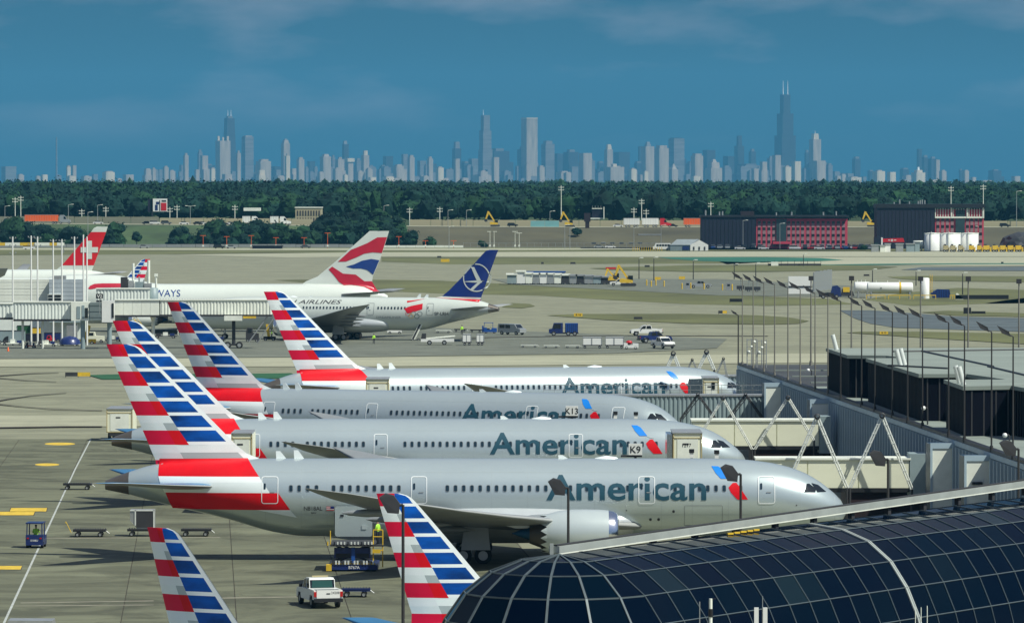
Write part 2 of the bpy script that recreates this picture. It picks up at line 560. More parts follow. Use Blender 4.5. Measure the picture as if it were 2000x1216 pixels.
# ------------------------------------------------------------------ haze
hz = MB().box(-34000, 34000, -420, 29000, -1.0, 585.0).build('haze', bpy.data.materials.new('haze'))
hz['kind'] = 'stuff'
hm = hz.data.materials[0]
hm.use_nodes = True
hm.node_tree.nodes.clear()
ho = N(hm.node_tree, 'ShaderNodeOutputMaterial')
hv = N(hm.node_tree, 'ShaderNodeVolumePrincipled')
hv.inputs['Color'].default_value = (0.14, 0.52, 0.90, 1)
hv.inputs['Density'].default_value = 2.8e-5
hv.inputs['Anisotropy'].default_value = 0.0
hm.node_tree.links.new(hv.outputs[0], ho.inputs[1])

# ------------------------------------------------------------------ city skyline, 24 km away
SKY = """3,33,325,b 33,48,340,p 69,80,343,p 80,94,341,c 108,121,341,b 129,139,323,c 140,150,323,p 131,149,343,c 158,180,343,p 180,192,340,b
200,225,334,c 227,239,348,p 240,262,341,p 281,296,329,p 296,305,327,p 309,318,331,b 318,330,324,p 330,345,337,d 348,357,335,b 358,369,299,p
386,396,292,b 391,407,304,p 396,420,320,d 410,421,327,c 380,390,331,p 461,471,294,p 475,490,318,b 497,505,322,b 500,530,311,p 503,518,330,c
530,552,325,d 536,558,343,p 556,567,300,c 567,580,329,p 579,595,307,p 595,603,325,b 600,616,315,d 620,633,335,p 612,621,325,b 635,650,340,b
647,655,303,b 655,673,307,p 697,715,338,d 693,706,309,b 714,728,328,p 719,735,346,c 670,680,340,c 741,755,322,d 748,768,305,d 747,770,344,c
768,789,321,p 784,797,301,b 796,810,303,p 802,820,344,b 815,833,314,b 823,838,343,p 834,846,306,p 838,853,320,d 851,867,325,c 868,880,330,b
886,898,310,p 898,915,347,p 898,925,315,d 915,935,310,b 921,961,341,p 950,995,290,d 960,975,307,p 1010,1040,286,d 1024,1037,318,p 1036,1052,318,b
1049,1064,323,p 1057,1083,275,b 1083,1100,300,d 1100,1130,292,d 1086,1115,334,p 1131,1156,299,p 1145,1162,310,b 1165,1180,315,d 1198,1230,297,d
1228,1243,328,c 1238,1255,315,d 1246,1254,286,d 1255,1266,333,c 1278,1306,284,p 1325,1340,310,d 1339,1362,315,b 1349,1373,300,p 1372,1397,293,d
1348,1368,343,c 1361,1377,320,d 1412,1440,305,d 1440,1484,320,b 1462,1476,291,d 1484,1498,316,p 1420,1440,340,b 1498,1512,305,b 1508,1525,303,p
1518,1530,322,b 1528,1545,323,c 1546,1564,315,c 1571,1580,293,d 1572,1600,318,b 1586,1612,314,p 1600,1615,313,b 1613,1626,319,b 1614,1655,338,d
1651,1682,345,c 1664,1680,306,d 1682,1692,345,b 1694,1706,332,d 1704,1728,332,c 1732,1749,336,c 1757,1775,328,d 1762,1782,342,p 1790,1800,291,d
1800,1812,303,d 1812,1830,306,d 1824,1835,312,p 1834,1848,332,p 1807,1837,351,c 1838,1850,343,d 1872,1880,330,d 1879,1892,332,p 1895,1906,346,p
1906,1940,352,p 1930,1955,331,d 1975,1992,344,p"""
CITY = []
for tok in SKY.split():
    a, b_, c_, t = tok.split(',')
    CITY.append([float(a), float(b_), float(c_), t])
rc = random.Random(3)
for i in range(150):     # lower blocks between the listed ones
    a = 300 + i * 9.1 + rc.uniform(-9, 9)
    wd = rc.uniform(9, 20)
    CITY.append([a, a + wd, rc.uniform(320, 350), rc.choice('bpbdbb')])
TONE = {'p': ('pale', 'pale grey'), 'c': ('cream_t', 'bright cream'), 'b': ('midb', 'hazy grey blue'), 'd': ('darkb', 'dark blue')}
ANG = math.atan2(0.438, 0.899)     # the street grid is turned: west fronts lit, north fronts dark
def tower_mb(mb, wpx, z1, dist, m, cx=0, z0=0, cy=0, taper=1.0, crown=None):
    a = wpx / S(dist) / 1.337
    mb.rbox((cx, cy, (z0 + z1) / 2), (a, a, z1 - z0), ANG, m, taper)
    return a
city_x = []
def city_label(t, x0, x1, yt, idx):
    return ''
LAND = [(448, 'the black tapering tower'), (944, 'the slender spire tower'), (1034, 'the pale edged tower'), (1533, 'the black stepped tower')]
order = {}
def describe(t, x0, x1, yt):
    cxp = (x0 + x1) / 2
    h = 385 - yt
    w_ = x1 - x0
    hs = 'low' if h < 48 else 'mid height' if h < 75 else 'tall'
    ws = 'narrow' if w_ < 13 else 'broad' if w_ > 24 else ''
    tone = TONE[t][1]
    lx, ln = min(LAND, key=lambda l: abs(l[0] - cxp))
    side = 'left' if cxp < lx else 'right'
    key = (hs, ws, tone, lx, side)
    order.setdefault(key, []).append(cxp)
    return key, ln, cxp
ORD = 'nearest second third fourth fifth sixth seventh eighth ninth tenth eleventh twelfth thirteenth fourteenth fifteenth sixteenth seventeenth eighteenth nineteenth twentieth'.split() + ['twenty-' + q for q in 'first second third fourth fifth sixth seventh eighth ninth'.split()]
pend = []
for k, (x0, x1, yt, t) in enumerate(CITY):
    dist = (22600 if t in 'c' else 23400 if t == 'p' else 24300 if t == 'b' else 25000) + rc.uniform(-250, 250)
    cxm = X((x0 + x1) / 2, dist)
    zt = Z(yt, dist)
    mb = MB()
    mk, _ = TONE[t]
    a = tower_mb(mb, x1 - x0, zt * (0.93 if (k % 3) else 1.0), dist, 0)
    root = mb.build('city_tower', M[mk], None, (cxm, dist, 0))
    if k % 3:
        mb2 = MB()
        ck = rc.uniform(0.45, 0.8)
        tower_mb(mb2, (x1 - x0) * ck, zt, dist, 0, z0=zt * 0.93)
        mb2.build('roof_block', M['pale' if t in 'pc' else 'midb'], root)
    if k % 4 == 1 and x1 - x0 > 12:
        mb3 = MB()
        tower_mb(mb3, (x1 - x0) * 1.25, zt * rc.uniform(0.45, 0.7), dist, 0, cx=rc.uniform(-8, 8), cy=-6)
        mb3.build('lower_wing', M[mk], root)
    pend.append((root, *describe(t, x0, x1, yt)))
for root, key, ln, cxp in pend:
    hs, ws, tone, lx, side = key
    lst = sorted(order[key], key=lambda v: abs(v - lx))
    i = lst.index(cxp)
    lab = f"{ORD[i]} {hs} {ws + ' ' if ws else ''}{tone} block {side} of {ln}"
    tag(root, lab, 'tower', 'hazy city tower blocks')
def landmark(name, label, px, dist, parts):
    r = thing(name, label, 'skyscraper', (X(px, dist), dist, 0))
    for nm, fn, mk in parts:
        mb = MB()
        fn(mb, dist)
        mb.build(nm, M[mk], r)
    return r
def stp(w_, yt, yb=None, taper=1.0, dx=0, cy=0):
    return lambda mb, d: tower_mb(mb, w_, Z(yt, d), d, 0, z0=0 if yb is None else Z(yb, d), taper=taper, cx=dx / S(d), cy=cy)
def mast(dx, yt, yb, r=3):
    return lambda mb, d: mb.tube((dx / S(d), 0, Z(yb, d)), (dx / S(d), 0, Z(yt, d)), r, r * 0.4, 6)
landmark('skyscraper', 'black stepped skyscraper with two white antennas, tallest on the skyline', 1533, 24340, [
    ('lower_tier', stp(41, 265), 'darkb'), ('middle_tier', stp(32, 222, 266), 'darkb'), ('upper_tier', stp(20, 185, 223), 'darkb'),
    ('antenna', mast(-4, 158, 185, 2.6), 'white'), ('antenna', mast(5, 158, 185, 2.6), 'white')])
landmark('skyscraper', 'black tapering skyscraper with two white masts on the left of the skyline', 448.5, 24460, [
    ('shaft', stp(32, 231, taper=0.62), 'darkb'), ('roof_block', stp(13, 227, 231.5), 'midb'),
    ('antenna', mast(-3, 215, 228, 2.2), 'white'), ('antenna', mast(3, 215, 228, 2.2), 'white')])
landmark('skyscraper', 'pale slab tower with four corner lanterns, before the black tapering skyscraper', 436, 23600, [
    ('shaft', stp(30, 275), 'pale'), ('lantern', stp(5, 266, 275, dx=-9), 'cream_t'), ('lantern', stp(5, 266, 275, dx=9), 'cream_t'), ('lantern', stp(4, 268, 275, dx=0), 'cream_t')])
landmark('skyscraper', 'two-toned flat-topped tower just right of the black tapering skyscraper', 484, 24100, [
    ('shaft', stp(24, 267), 'midb'), ('roof_block', stp(18, 265, 267.5), 'pale')])
landmark('skyscraper', 'round-topped pale tower standing alone between the left and middle clusters', 558, 24100, [
    ('shaft', stp(18, 280), 'pale'), ('crown', stp(14, 274, 280.2, 0.8), 'pale'), ('cap', stp(9, 271, 274.2, 0.6), 'midb')])
landmark('skyscraper', 'slant-topped dark and pale tower over a cream crowned block', 675, 24100, [
    ('shaft', stp(13, 282), 'darkb'), ('slant_top', stp(10, 275, 282.2, 0.7, dx=-1), 'midb')])
landmark('skyscraper', 'cream block with a flared bright crown under the slant-topped tower', 683, 23000, [
    ('shaft', stp(15, 316), 'pale'), ('crown', stp(20, 309, 316.2), 'cream_t')])
landmark('skyscraper', 'stepped pale tower with bright top left of the middle cluster', 713.5, 23500, [
    ('shaft', stp(16, 303), 'pale'), ('top_tier', stp(10, 294, 303.2, 0.9), 'cream_t')])
landmark('skyscraper', 'rounded pale block with curved top beside a grey tower', 636, 23800, [
    ('shaft', stp(22, 306), 'pale'), ('curved_top', stp(16, 301, 306.2, 0.7), 'pale')])
landmark('skyscraper', 'slender dark tower with sloping shoulders left of the tall slender tower', 892, 24500, [
    ('shaft', stp(18, 290), 'darkb'), ('top_tier', stp(13, 277, 290.2, 0.9), 'midb')])
landmark('skyscraper', 'tall slender glass tower of the middle cluster with setbacks and spire', 948, 24300, [
    ('lower_tier', stp(28, 292), 'midb'), ('middle_tier', stp(24, 255, 292.2), 'midb'), ('upper_tier', stp(18, 225, 255.2), 'midb'), ('spire', mast(-4, 214, 226, 1.6), 'white')])
landmark('skyscraper', 'tall square tower with pale edges in the middle cluster', 1034, 24200, [
    ('shaft', stp(32, 231), 'pale'), ('roof_edge', stp(33, 230, 232.5), 'cream_t')])
landmark('skyscraper', 'pale stepped tower topped with spires over a broad cream block', 1188.5, 23700, [
    ('shaft', stp(17, 292), 'pale'), ('crown', stp(12, 282, 292.2, 0.8), 'cream_t')])
landmark('skyscraper', 'broad cream block with raised centre under the spired tower', 1199, 22700, [
    ('shaft', stp(40, 326), 'pale'), ('crown', stp(11, 320, 326.2), 'cream_t')])
landmark('skyscraper', 'curved-top glass tower left of a plain pale slab', 1265, 24100, [
    ('shaft', stp(25, 286), 'pale'), ('curved_top', stp(14, 277, 286.2, 0.5), 'midb')])
landmark('skyscraper', 'tall flat-topped tower, dark left side and pale right side', 1321, 24500, [
    ('shaft', stp(31, 271), 'midb'), ('roof_block', stp(24, 269, 271.5), 'darkb')])
landmark('skyscraper', 'pyramid-roofed pale tower before the flat-topped dark tower', 1315, 23000, [
    ('shaft', stp(18, 330), 'pale'), ('pyramid_roof', stp(14, 320, 330.2, 0.2), 'pale')])
landmark('skyscraper', 'domed pale block with stepped shoulders', 1393.5, 23100, [
    ('shaft', stp(33, 328), 'pale'), ('shoulder', stp(24, 317, 328.2, 0.9), 'pale'), ('dome', stp(13, 311, 317.2, 0.5), 'pale')])
landmark('skyscraper', 'dark stepped spire tower, nearest tall one left of the black twin-antenna skyscraper', 1443.5, 24500, [
    ('shaft', stp(19, 285), 'darkb'), ('top_tier', stp(11, 265, 285.2, 0.9), 'darkb')])
landmark('skyscraper', 'pale tower with a castle-like crown right of the black twin-antenna skyscraper', 1591.5, 24100, [
    ('shaft', stp(23, 272), 'pale'), ('crown', stp(15, 261, 272.2, 0.9), 'cream_t'), ('mast', mast(0, 255, 261, 1.6), 'white')])
landmark('skyscraper', 'cream cupola block among the blocks on the right', 1793, 22900, [
    ('shaft', stp(27, 337), 'cream_t'), ('shoulder', stp(16, 332, 337.2), 'cream_t'), ('cupola', stp(6, 326, 332.2, 0.6), 'white')])
t_ = thing('radio_mast', 'faint lattice radio mast left of the city, standing alone', 'mast', (X(111, 23800), 23800, 0))
MB().tube((0, 0, 0), (0, 0, Z(268, 23800)), 5, 3, 6).build('shaft', M['midb'], t_)
# ------------------------------------------------------------------ forest (a mass nobody could count)
rf = random.Random(11)
def ico(sub):
    bm = bmesh.new()
    bmesh.ops.create_icosphere(bm, subdivisions=sub, radius=1)
    vs = [v.co.copy() for v in bm.verts]
    fs = [tuple(v.index for v in f.verts) for f in bm.faces]
    bm.free()
    return vs, fs
ICO1, ICO2, ICO3 = ico(1), ico(2), ico(3)
from mathutils import noise as mnoise
def crown(b, c, r, h, lev=2, seed=0, m=0, leaves=0, rough=0.42):
    vs, fs = (ICO1, ICO2, ICO3)[lev - 1]
    o = Vector((seed * 3.7, seed * 1.3, seed * 7.1))
    pts = []
    for v in vs:
        k = 1 + rough * mnoise.noise(v * 2.1 + o) + rough * 0.5 * mnoise.noise(v * 5.3 + o)
        pts.append((c[0] + v.x * r * k, c[1] + v.y * r * k, c[2] + v.z * h * k))
    b.add(pts, fs, m, False)
    for i in range(leaves):
        v = Vector((rf.gauss(0, 1), rf.gauss(0, 1), rf.gauss(0, 1) + 0.35)).normalized()
        k = (1 + rough * mnoise.noise(v * 2.1 + o)) * rf.uniform(0.92, 1.3 if lev > 1 else 1.1)
        p = Vector((c[0] + v.x * r * k, c[1] + v.y * r * k, c[2] + v.z * h * k))
        s_ = r * rf.uniform(0.07, 0.19)
        a = Vector((rf.uniform(-1, 1), rf.uniform(-1, 1), rf.uniform(-1, 1))).normalized() * s_
        q = v.cross(a).normalized() * s_ * 0.8
        b.add([p - a, p + q, p + a, p - q], [(0, 1, 2, 3)], m)
b = MB()
fr = MB()
y = 2520.0
while y < 8200:
    half = y * 0.1 + 15
    x = -half
    near = y < 3600
    step = (9 if near else 10.5) * (1 if y < 5000 else 1.35)
    while x < half:
        hh = (rf.uniform(9.5, 15) if y < 3000 else rf.uniform(12.8, 17.2)) + 3.4 * mnoise.noise(Vector((x * .014, y * .003, 0))) + (0.7 if y > 4000 else 0)
        rr = rf.uniform(3.4, 7.0)
        top = plateau(x) + hh if y < 4000 else 8.0 + hh + 1.2
        crown(fr, (x + rf.uniform(-3, 3), y + rf.uniform(-9, 9), top - hh * 0.38), rr, hh * 0.38, 2 if near else 1, rf.random() * 50, 0 if rf.random() < 0.7 else 1, 100 if near else 30, 0.5)
        x += step * rf.uniform(0.7, 1.3)
    y += 42 if near else 90 if y < 5200 else 240
fo = fr.build('forest', [M['leaf'], M['leaf2']])
fo['kind'] = 'stuff'

# ------------------------------------------------------------------ single trees and bushes before the bank
TREES = []
def tree(px, ybase, ytop, wpx, label, kind='tree', dist=None, cat='tree', group='trees before the motorway bank'):
    dist = dist or 2330
    s_ = S(dist)
    x = X(px, dist)
    z0 = ground_z(x, dist) - 0.3
    zt = Z(ytop, dist)
    h = zt - z0
    rw = wpx / s_ / 2
    root = thing(kind, label, cat, (x, dist, z0), 0, group)
    tb = MB()
    tb.tube((0, 0, 0), (0.1, 0, h * 0.55), max(0.15, h * 0.03), h * 0.014, 7)
    for k in range(5):
        a = k * 1.3 + px
        tb.tube((0, 0, h * 0.28 + k * 0.05 * h), (math.cos(a) * rw * 0.6, math.sin(a) * rw * 0.5, h * (0.55 + 0.05 * k)), h * 0.012, h * 0.005, 5)
    tb.build('trunk', M['bark'], root)
    cb = MB()
    n = max(5, int(rw * h / 5.5))
    for k in range(n):
        u, v = rf.uniform(-1, 1), rf.uniform(0.0, 1)
        lim = math.sqrt(max(0.05, 1 - (v - 0.25) ** 2 / 0.6))
        rr = rf.uniform(0.16, 0.30) * min(h, rw * 2.0) + 0.5
        crown(cb, (u * (rw - rr * 0.7) * lim, rf.uniform(-.6, .6) * rw * lim, h * (0.20 + 0.78 * v) - rr * 0.75 * v), rr, rr * 0.85, 2, rf.random() * 50, 0 if rf.random() < 0.6 else 1, 70, 0.5)
    cb.build('crown', [M['leaf'], M['leaf2']], root)
    return root
tree(28, 484, 424, 62, 'broad dark tree at far left below the orange trailer truck', dist=2345)
tree(88, 484, 438, 60, 'rounded dark tree beneath the orange trailer truck', dist=2340)
tree(140, 484, 441, 58, 'dark spreading tree right of the trailer truck, behind the red cross tail', dist=2340)
tree(183, 482, 446, 40, 'small tree directly behind the top of the red cross tail', dist=2340)
tree(228, 474, 430, 44, 'tall dense tree just right of the red cross tail', dist=2345)
tree(267, 470, 447, 18, 'small round bush on the grass right of the red cross tail', 'bush', 2350, 'bush')
tree(352, 474, 440, 42, 'round dark bush mid-slope below the tan sound wall', 'bush', 2350, 'bush')
tree(384, 478, 452, 34, 'low dark bush left of a row of taller trees', 'bush', 2345, 'bush')
tree(422, 482, 428, 50, 'tall dark tree touching the motorway edge on the left', dist=2348)
tree(470, 482, 432, 54, 'dark tree below the white box lorry', dist=2345)
tree(505, 484, 424, 46, 'tall tree between the two white lorries', dist=2350)
tree(548, 485, 436, 60, 'spreading tree below the beige block, left part', dist=2340)
tree(596, 486, 440, 56, 'mid-height tree below the beige flat-roofed block', dist=2335)
tree(640, 486, 418, 70, 'very large tree standing right of the beige block', dist=2345)
tree(690, 486, 412, 72, 'largest dark tree, above the striped curved tail', dist=2350)
tree(738, 486, 408, 66, 'tall tree just left of where the tan wall begins', dist=2355)
tree(775, 484, 412, 48, 'rightmost tall tree, at the left end of the tan wall', dist=2360)
tree(795, 484, 448, 60, 'low tree at the foot of the brown bank', dist=2335)
tree(838, 484, 460, 28, 'small flat-topped tree alone before the brown bank', dist=2332)
tree(944, 486, 468, 22, 'small reddish bush at the base of the brown bank', 'bush', 2328, 'bush')
tree(1128, 462, 444, 26, 'dark bushes high on the bank left of the sign column', 'bush', 2390, 'bush')
for px, yt, wd, lab in ((62, 432, 50, 'tree filling the gap below the middle of the orange trailer'), (114, 446, 44, 'low tree under the cab of the orange trailer lorry'), (162, 450, 40, 'dark bush left of the red cross tail tip'), (206, 444, 40, 'tree half hidden by the right edge of the red cross tail'), (338, 458, 30, 'small dark bush low on the green bank'), (405, 440, 40, 'dark tree between two taller ones at the motorway edge'), (445, 438, 46, 'dark tree left of the white box lorry'),
                        (486, 436, 50, 'dark tree directly below the white canopy roof'), (527, 432, 48, 'tree below the second white lorry'), (573, 446, 60, 'low broad tree before the beige block'), (620, 432, 60, 'tree at the right foot of the beige block'), (665, 424, 66, 'tall dark tree in the middle of the big clump'), (712, 432, 64, 'tree just above the striped curved tail'), (758, 436, 56, 'tree right of the curved tail top')):
    tree(px, 486, yt, wd, lab, dist=2342)
for i, (px, yb, yt, wd, ds) in enumerate([(1712, 490, 474, 26, 2250), (1790, 492, 476, 30, 2240), (1838, 492, 472, 34, 2235), (1688, 492, 478, 16, 2250)]):
    tree(px, yb, yt, wd, ['olive shrub before the red roofed entrance', 'scrubby bush left of the white tanks', 'dark heap-shaped bush in front of the left white tank', 'small grey green shrub right of the car park'][i], 'shrub', ds, 'shrub', 'shrubs by the white tanks')

# ------------------------------------------------------------------ motorway and its walls
def strip(name, m, pts, z0, z1, th=0.5, group=None, label=None, cat='wall', seg=9.0):
    "wall of panels along a list of points"
    root = thing(name, label, cat, (pts[0][0], pts[0][1], 0), 0, group)
    x0, y0 = pts[0]
    n_tot = 0
    base = None
    for (xa, ya), (xb, yb) in zip(pts, pts[1:]):
        ln = math.hypot(xb - xa, yb - ya)
        n = max(1, int(ln / seg))
        a = math.atan2(yb - ya, xb - xa)
        for k in range(n):
            u = (k + 0.5) / n
            xx, yy = xa + (xb - xa) * u, ya + (yb - ya) * u
            zb = (z0(xx) if callable(z0) else z0)
            zt = (z1(xx) if callable(z1) else z1)
            if base is None:
                base = MB().box(-0.49, 0.49, -th / 2, th / 2, 0, 1).mesh('panel', m)
            o = link('panel', base, root, (xx - x0, yy - y0, zb), a)
            o.scale = (ln / n, 1, (zt - zb) * (1 + 0.02 * ((k * 7) % 3 - 1)))
            n_tot += 1
    return root
RD = 2446.0
b = MB()
xs = [-520 + 26 * i for i in range(41)]
vs = []
for x in xs:
    vs += [(x, 2431.5, plateau(x) + 0.12), (x, 2464, plateau(x) + 0.12)]
b.add(vs, [(2 * i, 2 * i + 2, 2 * i + 3, 2 * i + 1) for i in range(len(xs) - 1)])
struct(b.build('motorway', M['conc_light']))
b = MB()
vs = []
for x in xs:
    vs += [(x, 2463, plateau(x) + 0.05), (x, 2560, plateau(x) + 0.05)]
b.add(vs, [(2 * i, 2 * i + 2, 2 * i + 3, 2 * i + 1) for i in range(len(xs) - 1)])
struct(b.build('verge', M['grass_lush']))
strip('sound_wall', M['barrier'], [(X(800, 2470), 2470), (X(1420, 2470), 2470)], plateau, lambda x: plateau(x) + 2.9, label='long tan panelled sound wall behind the diggers, middle of the motorway', seg=9)
strip('sound_wall', M['barrier'], [(X(312, 2470), 2470), (X(612, 2470), 2470)], plateau, lambda x: plateau(x) + 2.9, label='tan sound wall on the left, behind a line of cars', seg=9)
strip('sound_wall', M['retaining'], [(X(-20, 2472), 2472), (X(311, 2472), 2472)], plateau, lambda x: plateau(x) + 3.2, label='grey sound wall behind the orange trailer truck on the left', seg=12)
strip('sound_wall', M['barrier'], [(X(1655, 2470), 2470), (X(2020, 2470), 2470)], plateau, lambda x: plateau(x) + 2.6, label='tan wall at far right beyond the second red hotel', seg=12)
strip('retaining_wall', M['retaining'], [(X(1235, 2424), 2424), (X(1372, 2424), 2424)], 0, lambda x: plateau(x) - .4, label='beige retaining wall left of the first red hotel', seg=8)
strip('retaining_wall', M['retaining'], [(X(1650, 2424), 2424), (X(1716, 2424), 2424)], 0, lambda x: plateau(x) - .2, label='beige retaining wall between the two red hotels', seg=8)
strip('retaining_wall', M['retaining'], [(X(1920, 2424), 2424), (X(2030, 2424), 2424)], 0, lambda x: plateau(x) - .2, label='beige retaining wall right of the second red hotel', seg=8)
strip('jersey_barrier', M['offwhite'], [(X(700, 2329), 2329), (X(905, 2329), 2329)], 0, 0.95, label='row of white concrete barriers at the foot of the bank', cat='barrier', seg=4)
strip('fence', M['steel'], [(X(-10, 2326), 2326), (X(690, 2326), 2326)], 0, 1.5, th=0.05, label='grey perimeter fence along the far airfield edge, left part', cat='fence', seg=6)
fe = thing('fence', 'thin wire fence on posts along the far edge, middle part', 'fence', (X(905, 2320), 2320, 0))
b = MB()
for k in range(56):
    link('post', bpy.data.meshes['post'] if 'post' in bpy.data.meshes else MB().box(-.06, .06, -.06, .06, 0, 2.2).mesh('post', M['steel']), fe, (k * 3.0, 0, 0))
b.box(0, 168, -0.03, 0.03, 0.2, 0.32).box(0, 168, -0.03, 0.03, 2.0, 2.1)
b.build('rail', M['steel'], fe)

# ------------------------------------------------------------------ vehicles
def wheel_mesh(r=0.36, wd=0.26, name='wheel'):
    key = f'{name}_{r}_{wd}'
    if key in _tc:
        return _tc[key]
    b_ = MB()
    b_.lathe((0, 0, 0), [(-wd / 2, r * 0.55), (-wd / 2, r * 0.92), (-wd / 2 + 0.03, r), (wd / 2 - 0.03, r), (wd / 2, r * 0.92), (wd / 2, r * 0.55)], 'y', 16, 0)
    b_.lathe((0, 0, 0), [(-wd / 2 + 0.02, 0.01), (-wd / 2 + 0.02, r * 0.56)], 'y', 16, 1)
    b_.lathe((0, 0, 0), [(wd / 2 - 0.02, r * 0.56), (wd / 2 - 0.02, 0.01)], 'y', 16, 1)
    _tc[key] = b_.mesh(name, [M['rubber'], M['steel']])
    return _tc[key]
def body_shell(b_, prof, hw, inset=0.0, m=0, z_in=None):
    "side outline (x,z), width hw each side; points above z_in are pulled in"
    n = len(prof)
    rs = []
    for sgn, k in ((-1, 1), (-1, .94), (1, .94), (1, 1)):
        pass
    ring = []
    for s_ in (-1, 1):
        row = []
        for (x, z) in prof:
            y = hw - (inset if z_in is not None and z > z_in else 0)
            row.append((x, s_ * y, z))
        ring.append(row)
    a = sum(prof[i][0] * prof[(i + 1) % n][1] - prof[(i + 1) % n][0] * prof[i][1] for i in range(n))
    fs = [(i, n + i, n + (i + 1) % n, (i + 1) % n) for i in range(n)]
    f0, f1 = tuple(range(n)), tuple(range(n, 2 * n))[::-1]
    if a < 0:
        fs = [f[::-1] for f in fs]
        f0, f1 = f0[::-1], f1[::-1]
    b_.add(ring[0] + ring[1], [f0, f1] + fs, m)
    return b_
def car_small(paint, kind='car'):
    "tiny parked car: one mesh"
    b_ = MB()
    if kind == 'car':
        body_shell(b_, [(-2.2, .35), (2.2, .35), (2.25, .75), (1.2, .95), (-1.9, 1.0), (-2.25, .8)], 0.9)
        body_shell(b_, [(-1.75, .95), (1.1, .93), (.45, 1.42), (-1.15, 1.45)], 0.78, m=1)
        b_.box(-1.1, .4, -.74, .74, 1.40, 1.48, 0)
    else:
        body_shell(b_, [(-2.4, .4), (2.4, .4), (2.4, 1.0), (1.3, 1.1), (-2.35, 1.1)], 0.97)
        body_shell(b_, [(-2.3, 1.1), (1.25, 1.1), (.7, 1.72), (-2.1, 1.75)], 0.86, m=1)
        b_.box(-2.1, .65, -.85, .85, 1.70, 1.8, 0)
    for x in (-1.4, 1.4):
        for y in (-0.83, 0.83):
            b_.lathe((x, y, .33), [(-.1, .02), (-.1, .33), (.1, .33), (.1, .02)], 'y', 10, 2)
    return b_.mesh('car_body', [paint, M['glass_dark'], M['rubber']])
CAR = {}
for nm, col in (('white', (.75, .75, .75)), ('black', (.015, .015, .018)), ('silver', (.35, .37, .38)), ('red', (.35, .02, .02)), ('blue', (.02, .06, .22)), ('grey', (.10, .11, .12))):
    pm_ = mat('car_' + nm, col, 0.3, metal=0.2, var=0.05, coat=0.5)
    CAR[nm] = (car_small(pm_), car_small(pm_, 'suv'))
    M['car_' + nm] = pm_
def park(nm, suv, x, y, z, rz, label, group, cat='car'):
    o = link('parked_car' if group and 'parked' in group else 'car', CAR[nm][suv], None, (x, y, z), rz)
    return tag(o, label, cat, group)
rp = random.Random(5)
cols = ['white', 'black', 'silver', 'black', 'grey', 'white', 'red', 'blue', 'silver', 'black']
def lot(px0, px1, rows, step, where, zero=0.03):
    for j, d in enumerate(rows):
        p = px0
        while p < px1:
            nm = rp.choice(cols)
            suv = rp.randrange(2)
            park(nm, suv, X(p, d), d + rp.uniform(-.4, .4), zero, R(90) + rp.uniform(-.04, .04) + (math.pi if rp.random() < .5 else 0), f"{nm} {'SUV' if suv else 'car'} in the packed car park {where}", f"{nm} {'SUVs' if suv else 'cars'} parked {where}")
            p += step * S(d) * rp.uniform(0.95, 1.35)
lot(1245, 1372, [2396, 2384], 2.9, 'behind the grey shed')
lot(1160, 1290, [2380, 2366], 3.4, 'before the low red-walled building')
lot(1392, 1500, [2310, 2298, 2286], 2.9, 'before the dark hotel wall')
lot(1572, 1716, [2316, 2304, 2292, 2280, 2268], 2.9, 'right of the first red hotel')
struct(MB().add([(X(1130, 2380), 2255, .02), (X(1720, 2260), 2255, .02), (X(1720, 2400), 2402, .02), (X(1130, 2400), 2402, .02)], [(0, 1, 2, 3)]).build('car_park', M['conc_grey']))
for px, nm, suv, lab in ((1445, 'white', 0, 'white car parked in front of the dark hotel wall lamp'), (1491, 'white', 0, 'white car before the left edge of the red facade'), (1552, 'white', 1, 'white SUV parked before the middle of the red facade'), (1600, 'white', 0, 'white car at the right end of the red facade')):
    park(nm, suv, X(px, 2262), 2262, .03, 0.05, lab, 'cars along the airfield edge')
for px, nm, suv, lab in ((192, 'white', 0, 'white car on the motorway right of the trailer truck'), (288, 'black', 0, 'black car on the motorway beneath the tall billboard'), (303, 'white', 1, 'white van-like car under the tall billboard'), (325, 'grey', 1, 'grey car just right of the tall billboard'), (360, 'white', 0, 'white car alone before the tan wall on the left'),
                         (387, 'black', 0, 'black car second in the queue before the left tan wall'), (396, 'white', 0, 'white car in the queue before the left tan wall'), (412, 'silver', 0, 'silver car in the queue before the left tan wall'), (436, 'black', 0, 'black car near the tree at the motorway edge'), (452, 'white', 0, 'white car left of the white box lorry'), (466, 'black', 1, 'black SUV right behind the white box lorry'),
                         (1001, 'black', 1, 'black SUV on the motorway right of the left digger'), (1207, 'white', 0, 'white car left of the red cab lorry'), (1314, 'black', 0, 'black car ahead of the red cab lorry'), (1962, 'black', 1, 'black SUV on the far right stretch of motorway')):
    park(nm, suv, X(px, 2441), 2441, plateau(X(px, 2441)) + .14, 0, lab, 'cars on the motorway')
for px, nm, suv, lab, d in ((57, 'white', 1, 'white van-like car on the perimeter road at far left', 2262), (281, 'silver', 0, 'silver car on the perimeter road below the left bank', 2300), (428, 'black', 1, 'dark green-grey SUV on the perimeter road, middle left', 2290), (452, 'silver', 0, 'silver car next to the dark SUV on the perimeter road', 2290), (597, 'grey', 0, 'grey car right of the black perimeter shelter', 2300), (1192, 'white', 0, 'white car on the verge left of the yellow bollards', 2300), (1170, 'silver', 0, 'silver car left of the white car on the verge', 2302)):
    park(nm, suv, X(px, d), d, .1, 0, lab, 'cars on the perimeter road')

